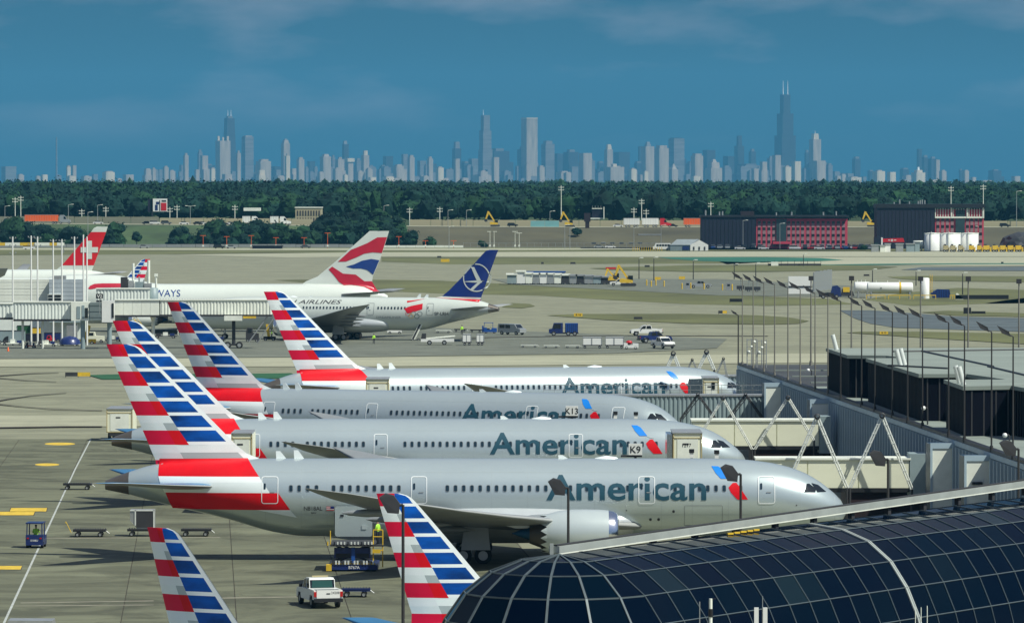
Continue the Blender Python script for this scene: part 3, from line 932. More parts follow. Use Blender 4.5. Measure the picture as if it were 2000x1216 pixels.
def semi(px, wpx_trailer, tractor, col_t, cab, label, dist=2436, flip=1, trail2=None):
    s_ = S(dist)
    x = X(px, dist)
    root = thing('lorry', label, 'lorry', (x, dist, plateau(x) + .14), 0 if flip > 0 else math.pi)
    L_ = wpx_trailer / s_
    MB().box(0, L_, -1.28, 1.28, 1.15, 4.0).build('trailer', col_t, root)
    b_ = MB()
    for i in range(int(L_ / 1.1)):
        b_.box(.4 + i * 1.1, .46 + i * 1.1, -1.31, -1.285, 1.2, 3.95)
    b_.box(0, L_, -1.32, 1.32, 3.96, 4.06).box(0, L_, -1.32, 1.32, 1.08, 1.18)
    b_.build('trailer_ribs', M['steel'], root)
    for x_ in (1.2, 2.5, L_ - 2.2, L_ - 1.0):
        for y_ in (-1.1, 1.1):
            link('wheel', wheel_mesh(.5, .3), root, (x_, y_, .5))
    if tractor:
        b_ = MB()
        body_shell(b_, [(L_ + .7, .7), (L_ + 5.6, .7), (L_ + 5.6, 1.7), (L_ + 3.7, 2.1), (L_ + 3.2, 3.3), (L_ + 2.4, 3.95), (L_ + .7, 3.9)], 1.2)
        b_.build('cab', cab, root)
        b2 = MB()
        b2.side([(L_ + 3.72, 2.12), (L_ + 3.24, 3.2), (L_ + 2.5, 3.2), (L_ + 2.5, 2.12)], -1.215, -1.225)
        b2.build('cab_window', M['glass_dark'], root)
        for x_ in (L_ + 1.2, L_ + 4.9):
            for y_ in (-1.05, 1.05):
                link('wheel', wheel_mesh(.5, .3), root, (x_, y_, .5))
    return root
semi(49, 65, True, M['orange'], M['car_silver'], 'articulated lorry with a long orange trailer and grey cab on the left', 2436)
semi(1218, 31, False, M['white'], M['red'], 'white box trailer left of a red lorry cab', 2436)
semi(1254, 32, True, M['white'], M['red'], 'white trailer lorry with a bright red cab', 2440)
semi(1335, 60, False, M['orange'], M['red'], 'orange trailer partly behind the first red hotel', 2436)
semi(474, 15, True, M['white'], M['white'], 'short white box lorry before the left tan wall', 2438)
semi(528, 16, True, M['white'], M['white'], 'white box lorry seen between the trees', 2438)

def digger(px, dist, z, label, sc_=1.0, flip=1):
    r = thing('excavator', label, 'excavator', (X(px, dist), dist, z), 0 if flip > 0 else math.pi)
    b_ = MB()
    for y_ in (-1.2, 1.2):
        b_.side([(-1.9, .1), (1.9, .1), (2.2, .45), (1.9, .9), (-1.9, .9), (-2.2, .45)], y_ - .28, y_ + .28)
    b_.build('track', M['charcoal'], r)
    b_ = MB()
    b_.side([(-2.2, 1.0), (1.2, 1.0), (1.2, 1.7), (-.2, 2.0), (-2.0, 2.2), (-2.4, 1.7)], -1.2, 1.2)
    b_.build('upper_body', M['yellow'], r)
    MB().rbox((.6, -.65, 2.2), (1.3, 1.0, 1.5)).build('cab', M['glass_dark'], r)
    b_ = MB()
    b_.side([(.8, 1.5), (1.3, 1.4), (-3.2 * sc_ + 0.2, 7.0 * sc_), (-3.9 * sc_, 6.6 * sc_)], -.2, .2) if False else b_.side([(-.2, 1.8), (.5, 1.7), (-2.3 * sc_, 6.2 * sc_), (-3.2 * sc_, 6.4 * sc_)], -.2, .2)
    b_.build('boom', M['yellow'], r)
    b_ = MB()
    b_.side([(-2.4 * sc_, 6.6 * sc_), (-3.3 * sc_, 7.0 * sc_), (-4.4 * sc_, 3.4 * sc_), (-3.9 * sc_, 3.2 * sc_)], -.17, .17)
    b_.build('stick', M['yellow'], r)
    MB().side([(-4.5 * sc_, 3.5 * sc_), (-3.6 * sc_, 3.4 * sc_), (-3.3 * sc_, 2.3 * sc_), (-4.3 * sc_, 2.1 * sc_), (-4.9 * sc_, 2.7 * sc_)], -.5, .5).build('bucket', M['charcoal'], r)
    return r
digger(967, 2436, plateau(0) + .2, 'yellow digger with raised arm on the left of the motorway works')
digger(1113, 2436, plateau(20) + .2, 'yellow digger with arm up beside the turquoise screen')
digger(1703, 2438, plateau(160) + .2, 'orange-yellow digger working between the two red hotels')
g_ = G(1226, 560)
digger(1227, g_.y, 0.1, 'yellow digger on the airfield yard right of the parked trailers', 0.85)
g_ = G(1200, 556)
r = digger(1200, g_.y + 8, 0.1, 'small yellow digger with folded arm beside the parked trailers', 0.62)

# screen, sheds and small things along the works
strip('site_screen', mat('turquoise_sheet', (0.16, 0.36, 0.38), .8, var=.2), [(X(1036, 2450), 2450), (X(1092, 2450), 2450)], plateau, lambda x: plateau(x) + 2.9, label='turquoise sheeted site screen between the two diggers', cat='screen', seg=5)
MBs = lambda: MB()
def block(name, label, cat, px0, px1, ytop, dist, zb, depth, m, roof=None, group=None, extra=None):
    x0, x1 = X(px0, dist), X(px1, dist)
    zt = Z(ytop, dist)
    r = thing(name, label, cat, ((x0 + x1) / 2, dist, zb), 0, group)
    hw, h = (x1 - x0) / 2, zt - zb
    MB().box(-hw, hw, 0, depth, 0, h).build('wall', m, r)
    if roof:
        MB().box(-hw - .3, hw + .3, -.3, depth + .3, h, h + .35).build('roof', roof, r)
    if extra:
        extra(r, hw, h)
    return r
def windows_grid(r, x0, x1, z0, z1, nx, nz, wx, wz, m, y=-0.06, name='window', skip=None):
    me = MB().box(-wx / 2, wx / 2, -.05, .05, -wz / 2, wz / 2).mesh(name, m)
    for i in range(nx):
        for k in range(nz):
            if skip and skip(i, k):
                continue
            link(name, me, r, (x0 + (x1 - x0) * (i + .5) / nx, y, z0 + (z1 - z0) * (k + .5) / nz))
# beige block and its neighbour behind the trees
def beige(r, hw, h):
    windows_grid(r, -hw + .4, hw - .4, .5, h - .8, 9, 2, .6, 2.4, M['charcoal'])
block('office_building', 'beige flat-roofed block with upright ribs above the trees', 'building', 577, 628, 406, 2480, plateau(-90), 14, M['barrier'], M['offwhite'], None, beige)
block('petrol_canopy', 'pale flat canopy roof on posts beyond the left tan wall', 'canopy', 476, 508, 406, 2484, plateau(-110) + 6.2, 10, M['offwhite'])
t = thing('billboard', 'tall white, blue and red advertising billboard above the left motorway', 'billboard', (X(309, 2486), 2486, plateau(-150)))
def board():
    d = 2486
    z = lambda y: Z(y, d) - plateau(-150)
    x = lambda p: X(p, d) - X(309, d)
    MB().box(x(299), x(327), 0, .6, z(413), z(388)).build('panel', M['white'], t)
    MB().tube((x(297), .4, 0), (x(297), .4, z(413)), .5, .5, 8).box(x(294), x(298), .7, 1.2, z(414), z(390)).build('support_column', M['black'], t)
    MB().box(x(289), x(290.6), .1, 1, z(414), z(389)).box(x(290.6), x(299), .7, 1.0, z(414), z(389)).build('rear_panel', M['hotel_dark'], t)
    b_ = MB()
    b_.box(x(303), x(308.5), -.06, -.02, z(411), z(400)).box(x(305), x(311), -.08, -.03, z(399), z(394))
    b_.build('blue_print', M['navy'], t)
    b_ = MB()
    for k in range(3):
        b_.box(x(315.5 + 3.5 * k), x(317.8 + 3.5 * k), -.08, -.03, z(411), z(397))
    b_.box(x(314.5), x(325.5), -.06, -.02, z(411.5), z(396))
    b_.build('red_print', M['red'], t)
    MB().box(x(311.5), x(313.2), -.07, -.02, z(412), z(391)).box(x(316), x(325), -.07, -.02, z(394), z(391)).build('black_print', M['black'], t)
board()
t = thing('billboard', 'dark-backed billboard on a gantry above the middle of the motorway', 'billboard', (X(1166, 2482), 2482, plateau(40)))
def board2():
    d = 2482
    z = lambda y: Z(y, d) - plateau(40)
    x = lambda p: X(p, d) - X(1166, d)
    MB().box(x(1156), x(1176), 0, .5, z(426), z(407)).build('panel', M['hotel_dark'], t)
    MB().box(x(1153), x(1178), -.6, .8, z(427.5), z(425.5)).box(x(1156), x(1176), -.4, .6, z(408), z(406.5)).build('catwalk', M['offwhite'], t)
    b_ = MB()
    for k in range(4):
        b_.tube((x(1157 + 5.5 * k), -.8, z(407)), (x(1157 + 5.5 * k), -1.2, z(402)), .12, .12, 5)
    b_.build('lamp_arm', M['steel'], t)
    MB().box(x(1178.6), x(1180.2), -1.6, -.6, z(428), z(404)).build('side_panel', M['offwhite'], t)
    MB().tube((x(1166), .4, 0), (x(1166), .4, z(426)), .5, .5, 8).build('support_column', M['charcoal'], t)
board2()
t = thing('sign_column', 'dark square sign column rising from the bank right of the middle digger', 'sign', (X(1147, 2425), 2425, 0))
MB().box(-.9, .9, -.5, .5, 0, Z(433, 2425)).build('column', M['maroon'], t)
MB().box(-1.4, 1.4, -.7, .7, Z(433, 2425), Z(416, 2425)).build('sign_box', M['maroon'], t)

# low red building, blue hall, grey shed
def red_low(r, hw, h):
    MB().box(-hw - .5, hw + .5, -.8, 12, h * .62, h + .1).build('canopy', M['hotel_dark'], r)
    windows_grid(r, -hw + 2, hw - 1, .3, h * .6, 5, 1, 2.2, 1.5, M['hotel_grey'], -.1)
block('low_building', 'low dark-roofed red-walled building at the foot of the brown bank', 'building', 1158, 1232, 461, 2398, 0, 12, M['brick_red'], None, None, red_low)
def hall(r, hw, h):
    windows_grid(r, -hw + .5, hw - .5, .4, h - .6, 6, 1, 1.1, 2.8, M['navy'], -.08, 'wall_panel')
block('hall', 'small dark blue-green hall left of the retaining wall', 'building', 1248, 1289, 459, 2392, 0, 10, mat('hall_blue', (.035, .075, .09), .6, var=.15), M['steel'], None, hall)
def shed():
    d = 2228
    x0, x1 = X(1309, d), X(1383, d)
    r = thing('shed', 'grey pitched-roof shed with a pale gable at the airfield edge', 'shed', (x0, d, 0))
    L_ = x1 - x0
    g = L_ * .47
    MB().box(0, L_ - g, 0, 14, 0, 2.4).build('wall', mat('shed_wall', (.17, .22, .24), .7, var=.1), r)
    b_ = MB()
    b_.add([(0, -.2, 2.35), (L_ - g, -.2, 2.35), (L_ - g / 2, 6, 4.6), (g * .4, 6, 4.6)], [(0, 1, 2, 3)])
    b_.add([(L_ - g, -.25, 2.35), (L_ - g / 2, -.25, 4.55), (L_ - g / 2, 6, 4.6)], [(0, 1, 2)])
    b_.build('roof', mat('shed_roof', (.22, .25, .26), .7, var=.1), r)
    b_ = MB()
    b_.side([(L_ - g, 0), (L_, 0), (L_, 2.4), (L_ - g / 2, 4.4), (L_ - g, 2.4)], -.3, 8)
    b_.build('gable_wall', M['white'], r)
    windows_grid(r, L_ - g + .3, L_ - .3, .2, 1.8, 3, 1, .6, 1.3, M['charcoal'], -.38, 'door')
    windows_grid(r, 5, L_ - g - .5, .2, 2.0, 3, 1, .9, 1.5, M['navy'], -.08, 'door')
shed()
def minibus(px, d, label):
    r = thing('minibus', label, 'minibus', (X(px, d), d, 0))
    b_ = MB()
    body_shell(b_, [(-3.6, .5), (3.6, .5), (3.6, 2.9), (-2.4, 2.9), (-3.0, 1.7), (-3.6, 1.5)], 1.1)
    b_.build('body', M['white'], r)
    windows_grid(r, -2.2, 3.4, 1.6, 2.6, 5, 1, .9, .8, M['glass_dark'], -1.12)
    for x in (-2.4, 2.3):
        for y in (-1, 1):
            link('wheel', wheel_mesh(.45), r, (x, y, .45))
minibus(1292, 2240, 'white minibus parked left of the grey shed')

# ------------------------------------------------------------------ red hotels
def hotel(label, px0, px1, pdark, ytop, dist, storeys, cols_l, cols_r, stair, roofband=0.0, group='red hotels beyond the airfield', gallery=False):
    s_ = S(dist)
    xx = lambda p: X(p, dist) - X(px0, dist)
    zt = Z(ytop, dist)
    r = thing('hotel', label, 'hotel', (X(px0, dist), dist, 0), 0, group)
    W_ = xx(px1)
    MB().box(0, xx(pdark), -1.2, 16, 0, zt).build('dark_wall', M['hotel_dark'], r)
    MB().box(xx(pdark), W_, 0, 16, 0, zt - .6).build('red_wall', M['brick_red'], r)
    b_ = MB()
    n = int(xx(pdark) / 1.6)
    for i in range(n + 1):
        b_.box(i * xx(pdark) / n - .09, i * xx(pdark) / n + .09, -1.32, -1.18, .2, zt - .3)
    o = b_.build('wall_fin', M['black'], r)
    o['kind'] = 'stuff'
    MB().box(-.4, W_ + .4, -1.6, 16.4, zt, zt + (.7 if not roofband else roofband)).build('roof', M['black'], r)
    x0s, x1s = xx(stair[0]), xx(stair[1])
    MB().box(x0s, x1s, -.5, .2, 2.6, zt - .8).build('stair_glazing', mat('stair_glass', (.03, .06, .065), .3, var=.2), r)
    MB().box(x0s - 1.5, x1s + 1.5, -1.8, .2, 1.9, 2.9).build('entrance_canopy', M['brick_red'], r)
    top = zt - (1.6 if not gallery else 4.2)
    fl = (top - .6) / storeys
    wme = MB().box(-.62, .62, -.06, .06, -.55, .55).mesh('window', M['glass_dark'])
    sme = MB().box(-.62, .62, -.06, .06, -.9, .9).mesh('spandrel', M['hotel_grey'])
    def colset(a, b2, n_):
        for i in range(n_):
            x = xx(a) + (xx(b2) - xx(a)) * (i + .5) / n_
            for k in range(storeys):
                z = .6 + fl * (k + 1)
                link('window', wme, r, (x, -.07, z - .6))
                if k < storeys - 0:
                    link('spandrel', sme, r, (x, -.05, z - fl * .66))
    for a, b2, n_ in cols_l + cols_r:
        colset(a, b2, n_)
    return r, xx, zt
r, xx, zt = hotel('dark-walled red hotel with five storeys, left of the two', 1370, 1655, 1476, 424, 2300, 4, [(1478, 1516, 4)], [(1536, 1572, 4), (1573, 1652, 8)], (1516, 1536))
MB().box(xx(1447), xx(1473), 1, 9, zt + .7, zt + 2.4).build('plant_room', M['maroon'], r)
b_ = MB()
for p in (1378, 1405, 1411, 1546, 1608, 1516, 1633):
    b_.tube((xx(p), 1, zt), (xx(p), 1, zt + rf.uniform(1.6, 3.2)), .35, .35, 6)
b_.build('roof_vent', M['steel'], r)
r, xx, zt = hotel('taller dark-topped red hotel behind the white storage tanks', 1712, 1921, 1825, 406, 2290, 4, [(1827, 1864, 4)], [(1885, 1919, 4)], (1866, 1884), 1.6, gallery=True)
b_ = MB()
for k in range(19):
    b_.box(xx(1826 + 5.1 * k) - .12, xx(1826 + 5.1 * k) + .12, -.5, -.2, zt - 3.6, zt - .2)
b_.box(xx(1826), xx(1921), -.7, -.1, zt - 4.3, zt - 3.6)
for p in (1826, 1858, 1889, 1920):
    b_.box(xx(p) - .3, xx(p) + .3, -.8, -.1, zt - 4.3, zt - .1)
b_.build('gallery_frame', M['offwhite'], r)
b_ = MB()
for p in (1746, 1757, 1776, 1793, 1797, 1801, 1806):
    b_.tube((xx(p), 1, zt), (xx(p), 1, zt + rf.uniform(2.2, 3.6)), .3, .3, 6)
b_.build('roof_vent', M['steel'], r)
t = thing('entrance_canopy', 'long red sign canopy at the foot of the right red hotel', 'canopy', (X(1722, 2275), 2275, 0))
MB().side([(0, 4.3), (9, 4.6), (9.4, 3.0), (.2, 2.9)], 0, 4).build('canopy', M['red'], t)
MB().box(-3, 0, 0, 5, 0, 5.0).build('porch', M['hotel_dark'], t)
MB().box(-.3, .4, -.3, 0, 1.8, 4.9).build('sign_panel', M['white'], t)
b_ = MB()
b_.lathe((4.2, -.03, 3.7), [(-.03, .22), (-.03, .5)], 'y', 12).box(2.6, 3.4, -.04, -.01, 3.6, 3.9).box(5.0, 6.0, -.04, -.01, 3.6, 3.9)
b_.build('emblem', M['white'], t)

# storage tanks
for i, (px, wd, lab) in enumerate(((1820, 30, 'left white storage tank before the right red hotel'), (1855, 42, 'middle and widest white storage tank'), (1893, 36, 'right white storage tank before the right red hotel'))):
    d = 2225 + i * 5
    rad = wd / S(d) / 2
    t = thing('storage_tank', lab, 'tank', (X(px, d), d, 0), 0, 'white storage tanks')
    h = Z(456, d)
    MB().lathe((0, 0, 0), [(0, rad), (h, rad), (h + .3, rad * .6), (h + .4, 0.01)], 'z', 28).build('shell', M['white'], t)
    b_ = MB()
    b_.lathe((0, 0, 0), [(h - .05, rad + .1), (h + .25, rad + .12), (h + .25, rad)], 'z', 28)
    b_.box(-rad * .2, -rad * .15, -rad - .4, -rad - .1, 0, h + .9)
    b_.build('rim_rail', M['offwhite'], t)

# yellow equipment row and the clutter left of it
def plough(px, w_px, col, label, d=2190):
    t = thing('snow_plough', label, 'plough', (X(px, d), d, 0), 0, 'snow clearing machines in a row')
    L_ = w_px / S(d)
    MB().box(0, L_ * .75, -1, 1, .9, 2.6).build('body', M[col], t)
    MB().side([(L_ * .76, .2), (L_ * .98, .1), (L_ * .92, 1.1), (L_, 2.0), (L_ * .8, 1.7)], -1.6, 1.6).build('blade', M[col], t)
    MB().box(L_ * .1, L_ * .4, -.9, .9, 2.6, 3.1).build('cab', M['charcoal'], t)
    for x in (L_ * .15, L_ * .55):
        for y in (-.9, .9):
            link('wheel', wheel_mesh(.5, .3), t, (x, y, .5))
pl = [(1842, 13, 'tan'), (1856, 13, 'tan'), (1871, 12, 'tan'), (1892, 13, 'yellow'), (1908, 11, 'yellow'), (1920, 16, 'yellow'), (1938, 14, 'yellow'), (1953, 14, 'yellow'), (1968, 14, 'yellow'), (1983, 15, 'yellow')]
on = ['leftmost', 'second', 'third', 'fourth', 'fifth', 'sixth', 'seventh', 'eighth', 'ninth', 'rightmost']
for i, (px, wd, c_) in enumerate(pl):
    plough(px, wd, c_, f"{'dull tan' if c_ == 'tan' else 'bright yellow'} plough machine, {on[i]} in the row before the white tanks")
for i, (px, wd, yt, c_, lab) in enumerate([(1702, 14, 479, 'steel', 'grey cabinet cluster right of the car park'), (1719, 10, 480, 'offwhite', 'pale equipment cabinet left of the white block container'), (1729, 10, 477, 'white', 'bright white block container among grey cabinets'), (1750, 14, 477, 'steel', 'grey equipment crate in the middle of the row'), (1770, 16, 477, 'bridge_grey', 'pair of pale grey generator units'), (1787, 9, 473, 'bridge_grey', 'slim grey cabinet by the left bush')]):
    t = block('equipment_cabinet', lab, 'cabinet', px, px + wd, yt, 2186 + i, 0, 3, M[c_], M['steel'], 'cabinets by the airfield edge')
t = thing('fuel_tank', 'small cream horizontal tank left of the white storage tanks', 'tank', (X(1783, 2230), 2230, 0))
MB().lathe((0, 0, 2.6), [(0, .4), (.2, 1.5), (4, 1.5), (4.2, .4)], 'x', 14, cap=True).build('shell', M['offwhite'], t)
MB().box(.6, 1.0, -1, 1, 0, 1.5).box(3.2, 3.6, -1, 1, 0, 1.5).build('saddle', M['steel'], t)
b_ = MB()
crown(b_, (0, 0, 1.5), 9, 5.5, 3, 4, 0, 0, .15)
tag(b_.build('gravel_heap', M['charcoal'], None, (X(1996, 2300), 2300, 0)), 'dark conical spoil heap at the far right edge', 'heap')

# street lamps, masts and utility poles
def lamp(px, ytop, dist, z0, label, kind='street_lamp', arm=1.6, both=False, m='steel', group='lamp posts beyond the airfield'):
    x = X(px, dist)
    t = thing(kind, label, 'lamp post', (x, dist, z0), 0, group)
    h = Z(ytop, dist) - z0
    MB().tube((0, 0, 0), (0, 0, h), .16, .10, 6).build('pole', M[m], t)
    b_ = MB()
    b_.tube((0, 0, h), (arm, 0, h + .3), .07, .06, 5)
    b_.rbox((arm + .3, 0, h + .28), (.9, .4, .22))
    if both:
        b_.tube((0, 0, h), (-arm, 0, h + .3), .07, .06, 5)
        b_.rbox((-arm - .3, 0, h + .28), (.9, .4, .22))
    b_.build('lamp_head', M['offwhite'], t)
    return t
def utility(px, ytop, dist, z0, label):
    t = thing('utility_pole', label, 'utility pole', (X(px, dist), dist, z0), 0, 'masts and poles beyond the airfield')
    h = Z(ytop, dist) - z0
    MB().tube((0, 0, 0), (0, 0, h), .2, .12, 6).build('pole', M['offwhite'], t)
    b_ = MB()
    for k in (1.0, 2.2):
        b_.box(-1.3, 1.3, -.08, .08, h - k, h - k + .15)
        for x in (-1.1, -.4, .4, 1.1):
            b_.box(x - .08, x + .08, -.08, .08, h - k + .15, h - k + .45)
    b_.build('cross_arm', M['offwhite'], t)
for px, yt, lab in ((10, 403, 'lamp post at the left picture edge above the bank'), (134, 400, 'lamp post right of the orange trailer truck cab'), (191, 401, 'lamp post behind the white motorway car at left'), (372, 403, 'twin lamp post before the left tan wall'), (750, 402, 'lamp post above the largest trees'), (875, 411, 'lamp post behind the tan wall left of the first digger'), (911, 411, 'lamp post just left of the left motorway digger'), (1074, 413, 'lamp post behind the turquoise screen'), (1985, 374, 'tall lamp post at the right picture edge')):
    lamp(px, yt, 2468, plateau(0), lab, both=px == 372)
for px, yt, lab in ((30, 385, 'utility pole, leftmost above the bank'), (41, 382, 'taller utility pole next to the leftmost one'), (160, 408, 'plain pole between the two left lamp posts'), (207, 403, 'plain pole left of the tall billboard'), (332, 404, 'pole just right of the tall billboard'), (346, 400, 'second pole right of the tall billboard'), (459, 400, 'pole left of the pale canopy roof'), (859, 404, 'tall pole behind the tan wall'), (1096, 362, 'very tall pole above the turquoise screen'), (1253, 388, 'tall cross-armed pole above the red lorry cab'), (1388, 394, 'cross-armed pole over the dark hotel wall'), (1857, 363, 'tall slim mast over the right red hotel'), (1920, 360, 'tallest slim mast right of the right red hotel'), (800, 405, 'cross-armed pole at the left end of the tan wall'), (1238, 405, 'pole between the white trailers'), (1262, 408, 'pole at the gap before the red lorry cab')):
    utility(px, yt, 2474, plateau(0), lab)
for px, yt, lab in ((1451, 431, 'lamp post before the dark hotel wall'), (1523, 437, 'lamp post before the red hotel stair glazing'), (1730, 436, 'lamp post before the right dark hotel wall'), (1752, 440, 'second lamp post before the right hotel'), (1913, 443, 'lamp post right of the storage tanks'), (1103, 440, 'lamp post standing on the brown bank'), (1113, 446, 'pole on the brown bank right of the first'), (877, 443, 'lone thin pole on the brown bank'), (1238, 445, 'lamp post between low red building and hall'), (1291, 440, 'lamp post before the retaining wall'), (172, 415, 'tall thin pole left of the red cross tail')):
    lamp(px, yt, 2290, 0, lab, arm=1.4 if px < 1600 else -1.6)
for i, (px, yt) in enumerate(((397, 460), (443, 462), (491, 460), (539, 464), (594, 464), (640, 455), (779, 462), (831, 470), (886, 470), (957, 452), (965, 452), (1006, 452), (1014, 455))):
    d = 2312
    t = thing('approach_light_pole', f"{['first', 'second', 'third', 'fourth', 'fifth', 'sixth', 'seventh', 'eighth', 'ninth', 'tenth', 'eleventh', 'twelfth', 'thirteenth'][i]} slim light pole from the left along the far edge", 'pole', (X(px, d), d, 0), 0, 'slim light poles along the far airfield edge')
    h = Z(yt, d)
    MB().tube((0, 0, 0), (0, 0, h), .12, .08, 5).box(-1.2, 1.2, -.06, .06, h - .1, h + .08).build('pole', M['offwhite' if px > 900 else 'orange'], t)
    MB().box(-.35, .35, -.3, 0, 0.6, 1.4).build('base_box', M['offwhite'], t)
block('perimeter_shelter', 'long black shelter at the far airfield edge, left of centre', 'shelter', 493, 551, 481, 2290, 0, 6, M['hotel_dark'], M['black'])
t = thing('boom_barrier', 'yellow and white striped beam along the far left edge', 'barrier', (X(-4, 2150), 2150, 0))
for k in range(9):
    MB().box(k * 2.9, k * 2.9 + 2.86, -.3, .3, 3.0, 4.2).build('beam_section', M['yellow' if k in (0, 3, 4, 7) else 'offwhite'], t)
MB().box(0, .3, -.2, .2, 0, 3).box(13, 13.3, -.2, .2, 0, 3).box(25.6, 25.9, -.2, .2, 0, 3).build('leg', M['steel'], t)
for k in range(14):
    pass
bo = thing('bollard_row', 'thin line of yellow posts before the white minibus', 'bollards', (X(1236, 2225), 2225, 0))
me = MB().tube((0, 0, 0), (0, 0, 1.5), .12, .12, 6).mesh('post', M['yellow'])
for k in range(14):
    link('post', me, bo, (k * .9, 0, 0))
# ------------------------------------------------------------------ aircraft
M['aa_silver'] = mat('silver_mica_paint', (0.53, 0.605, 0.605), 0.28, metal=0.5, var=0.06, scale=0.25, coat=0.5, stretch=(0.4, 1, 1))
M['aa_grey'] = mat('stripe_grey', (0.46, 0.52, 0.52), 0.35, metal=0.2, var=0.03, coat=0.3)
M['aa_light'] = mat('stripe_light', (0.86, 0.92, 0.90), 0.35, metal=0.1, var=0.03, coat=0.3)
M['aa_white'] = mat('stripe_white', (0.88, 0.92, 0.91), 0.3, var=0.02, coat=0.3)
M['aa_red'] = mat('stripe_red', (0.68, 0.001, 0.008), 0.45, var=0.06, scale=0.8, spec=.3)
M['aa_crimson'] = mat('stripe_crimson', (0.72, 0.003, 0.045), 0.45, var=0.05, scale=0.8, spec=.3)
M['aa_blue'] = mat('stripe_blue', (0.0005, 0.070, 0.34), 0.4, var=0.8, scale=0.55, spec=.3, stretch=(0.35, 1, 1.1))
M['aa_text'] = mat('title_blue_grey', (0.018, 0.072, 0.105), 0.45, spec=.3, var=0.05)
M['aa_skyblue'] = mat('symbol_blue', (0.01, 0.22, 0.72), 0.35, var=0.05)
M['stab_sky_sheen'] = mat('stabiliser_painted_sky_sheen', (0.05, 0.22, 0.42), 0.35, metal=0.3, var=0.12, scale=0.5)  # grey stabilisers: the sky's blue reflection is painted into their upper colour
M['wing_grey'] = mat('wing_grey', (0.27, 0.285, 0.29), 0.42, metal=0.15, var=0.08, scale=0.5)
M['wing_white'] = mat('wing_edge', (0.36, 0.37, 0.36), 0.35, var=0.04)
M['belly'] = mat('fairing_grey', (0.50, 0.53, 0.54), 0.35, metal=0.2, var=0.05)
M['nacelle'] = mat('nacelle_grey', (0.56, 0.62, 0.61), 0.3, metal=0.25, var=0.03, coat=0.4)
M['lip'] = mat('polished_lip', (0.85, 0.85, 0.86), 0.14, metal=1.0, var=0.03)
M['hot'] = mat('exhaust_metal', (0.10, 0.09, 0.08), 0.45, metal=0.7, var=0.25)
M['plug'] = mat('heat_blued_plug', (0.02, 0.09, 0.20), 0.35, metal=0.6, var=0.3)
M['winglass'] = mat('cabin_window', (0.012, 0.03, 0.045), 0.2, var=0.3, scale=0.7)
M['doorline'] = mat('door_outline', (0.82, 0.84, 0.83), 0.4, var=0.02)
M['seam'] = mat('panel_seam', (0.22, 0.24, 0.25), 0.5, var=0.02)
M['apu'] = mat('tail_cone_metal', (0.16, 0.14, 0.12), 0.4, metal=0.6, var=0.15)
M['ba_white'] = mat('airliner_white', (0.64, 0.68, 0.62), 0.3, var=0.02, coat=0.4)
M['ba_red'] = mat('tail_red', (0.50, 0.012, 0.035), 0.35, var=0.08, coat=0.3)
M['ba_blue'] = mat('tail_blue', (0.01, 0.045, 0.22), 0.35, var=0.10, coat=0.3)
M['lot_navy'] = mat('tail_navy', (0.006, 0.028, 0.20), 0.35, var=0.10, coat=0.3)
M['lot_grey'] = mat('airliner_pale_grey', (0.56, 0.60, 0.55), 0.35, var=0.03, coat=0.4)
M['swiss_red'] = mat('flag_red', (0.62, 0.004, 0.012), 0.35, var=0.05, coat=0.3)

PROF = [(0, -.372, -.385, .015), (.2, -.2, -.587, .2), (.59, -.015, -.70, .36), (1.37, .22, -.82, .55), (2.15, .42, -.89, .68), (3.3, .64, -.94, .82), (4.5, .785, -.975, .91),
        (6.05, .90, -.99, .97), (8.4, .98, -1, 1), (10.7, 1, -1, 1), (14, 1, -1, 1), (24, 1, -1, 1), (36, 1, -1, 1), (41.2, 1, -1, 1), (43.6, 1, -.90, .99), (47.5, .985, -.54, .86), (51.8, .90, -.20, .60), (53.4, .80, -.06, .48),
        (54.9, .64, .08, .34), (55.9, .52, .15, .25), (56.6, .42, .20, .18)]
def cat_rom(tab, a):
    n = len(tab)
    if a <= tab[0][0]:
        return tab[0][1:]
    if a >= tab[-1][0]:
        return tab[-1][1:]
    k = max(i for i in range(n - 1) if tab[i][0] <= a)
    h = tab[k + 1][0] - tab[k][0]
    t = (a - tab[k][0]) / h
    out_ = []
    for j in range(1, len(tab[0])):
        def slope(i):
            if i <= 0:
                return (tab[1][j] - tab[0][j]) / (tab[1][0] - tab[0][0])
            if i >= n - 1:
                return (tab[-1][j] - tab[-2][j]) / (tab[-1][0] - tab[-2][0])
            s1 = (tab[i][j] - tab[i - 1][j]) / (tab[i][0] - tab[i - 1][0])
            s2 = (tab[i + 1][j] - tab[i][j]) / (tab[i + 1][0] - tab[i][0])
            if s1 * s2 <= 0:
                return 0
            return 2 * s1 * s2 / (s1 + s2)
        m0, m1 = slope(k) * h, slope(k + 1) * h
        p0, p1 = tab[k][j], tab[k + 1][j]
        out_.append((2 * t ** 3 - 3 * t ** 2 + 1) * p0 + (t ** 3 - 2 * t ** 2 + t) * m0 + (-2 * t ** 3 + 3 * t ** 2) * p1 + (t ** 3 - t ** 2) * m1)
    return out_

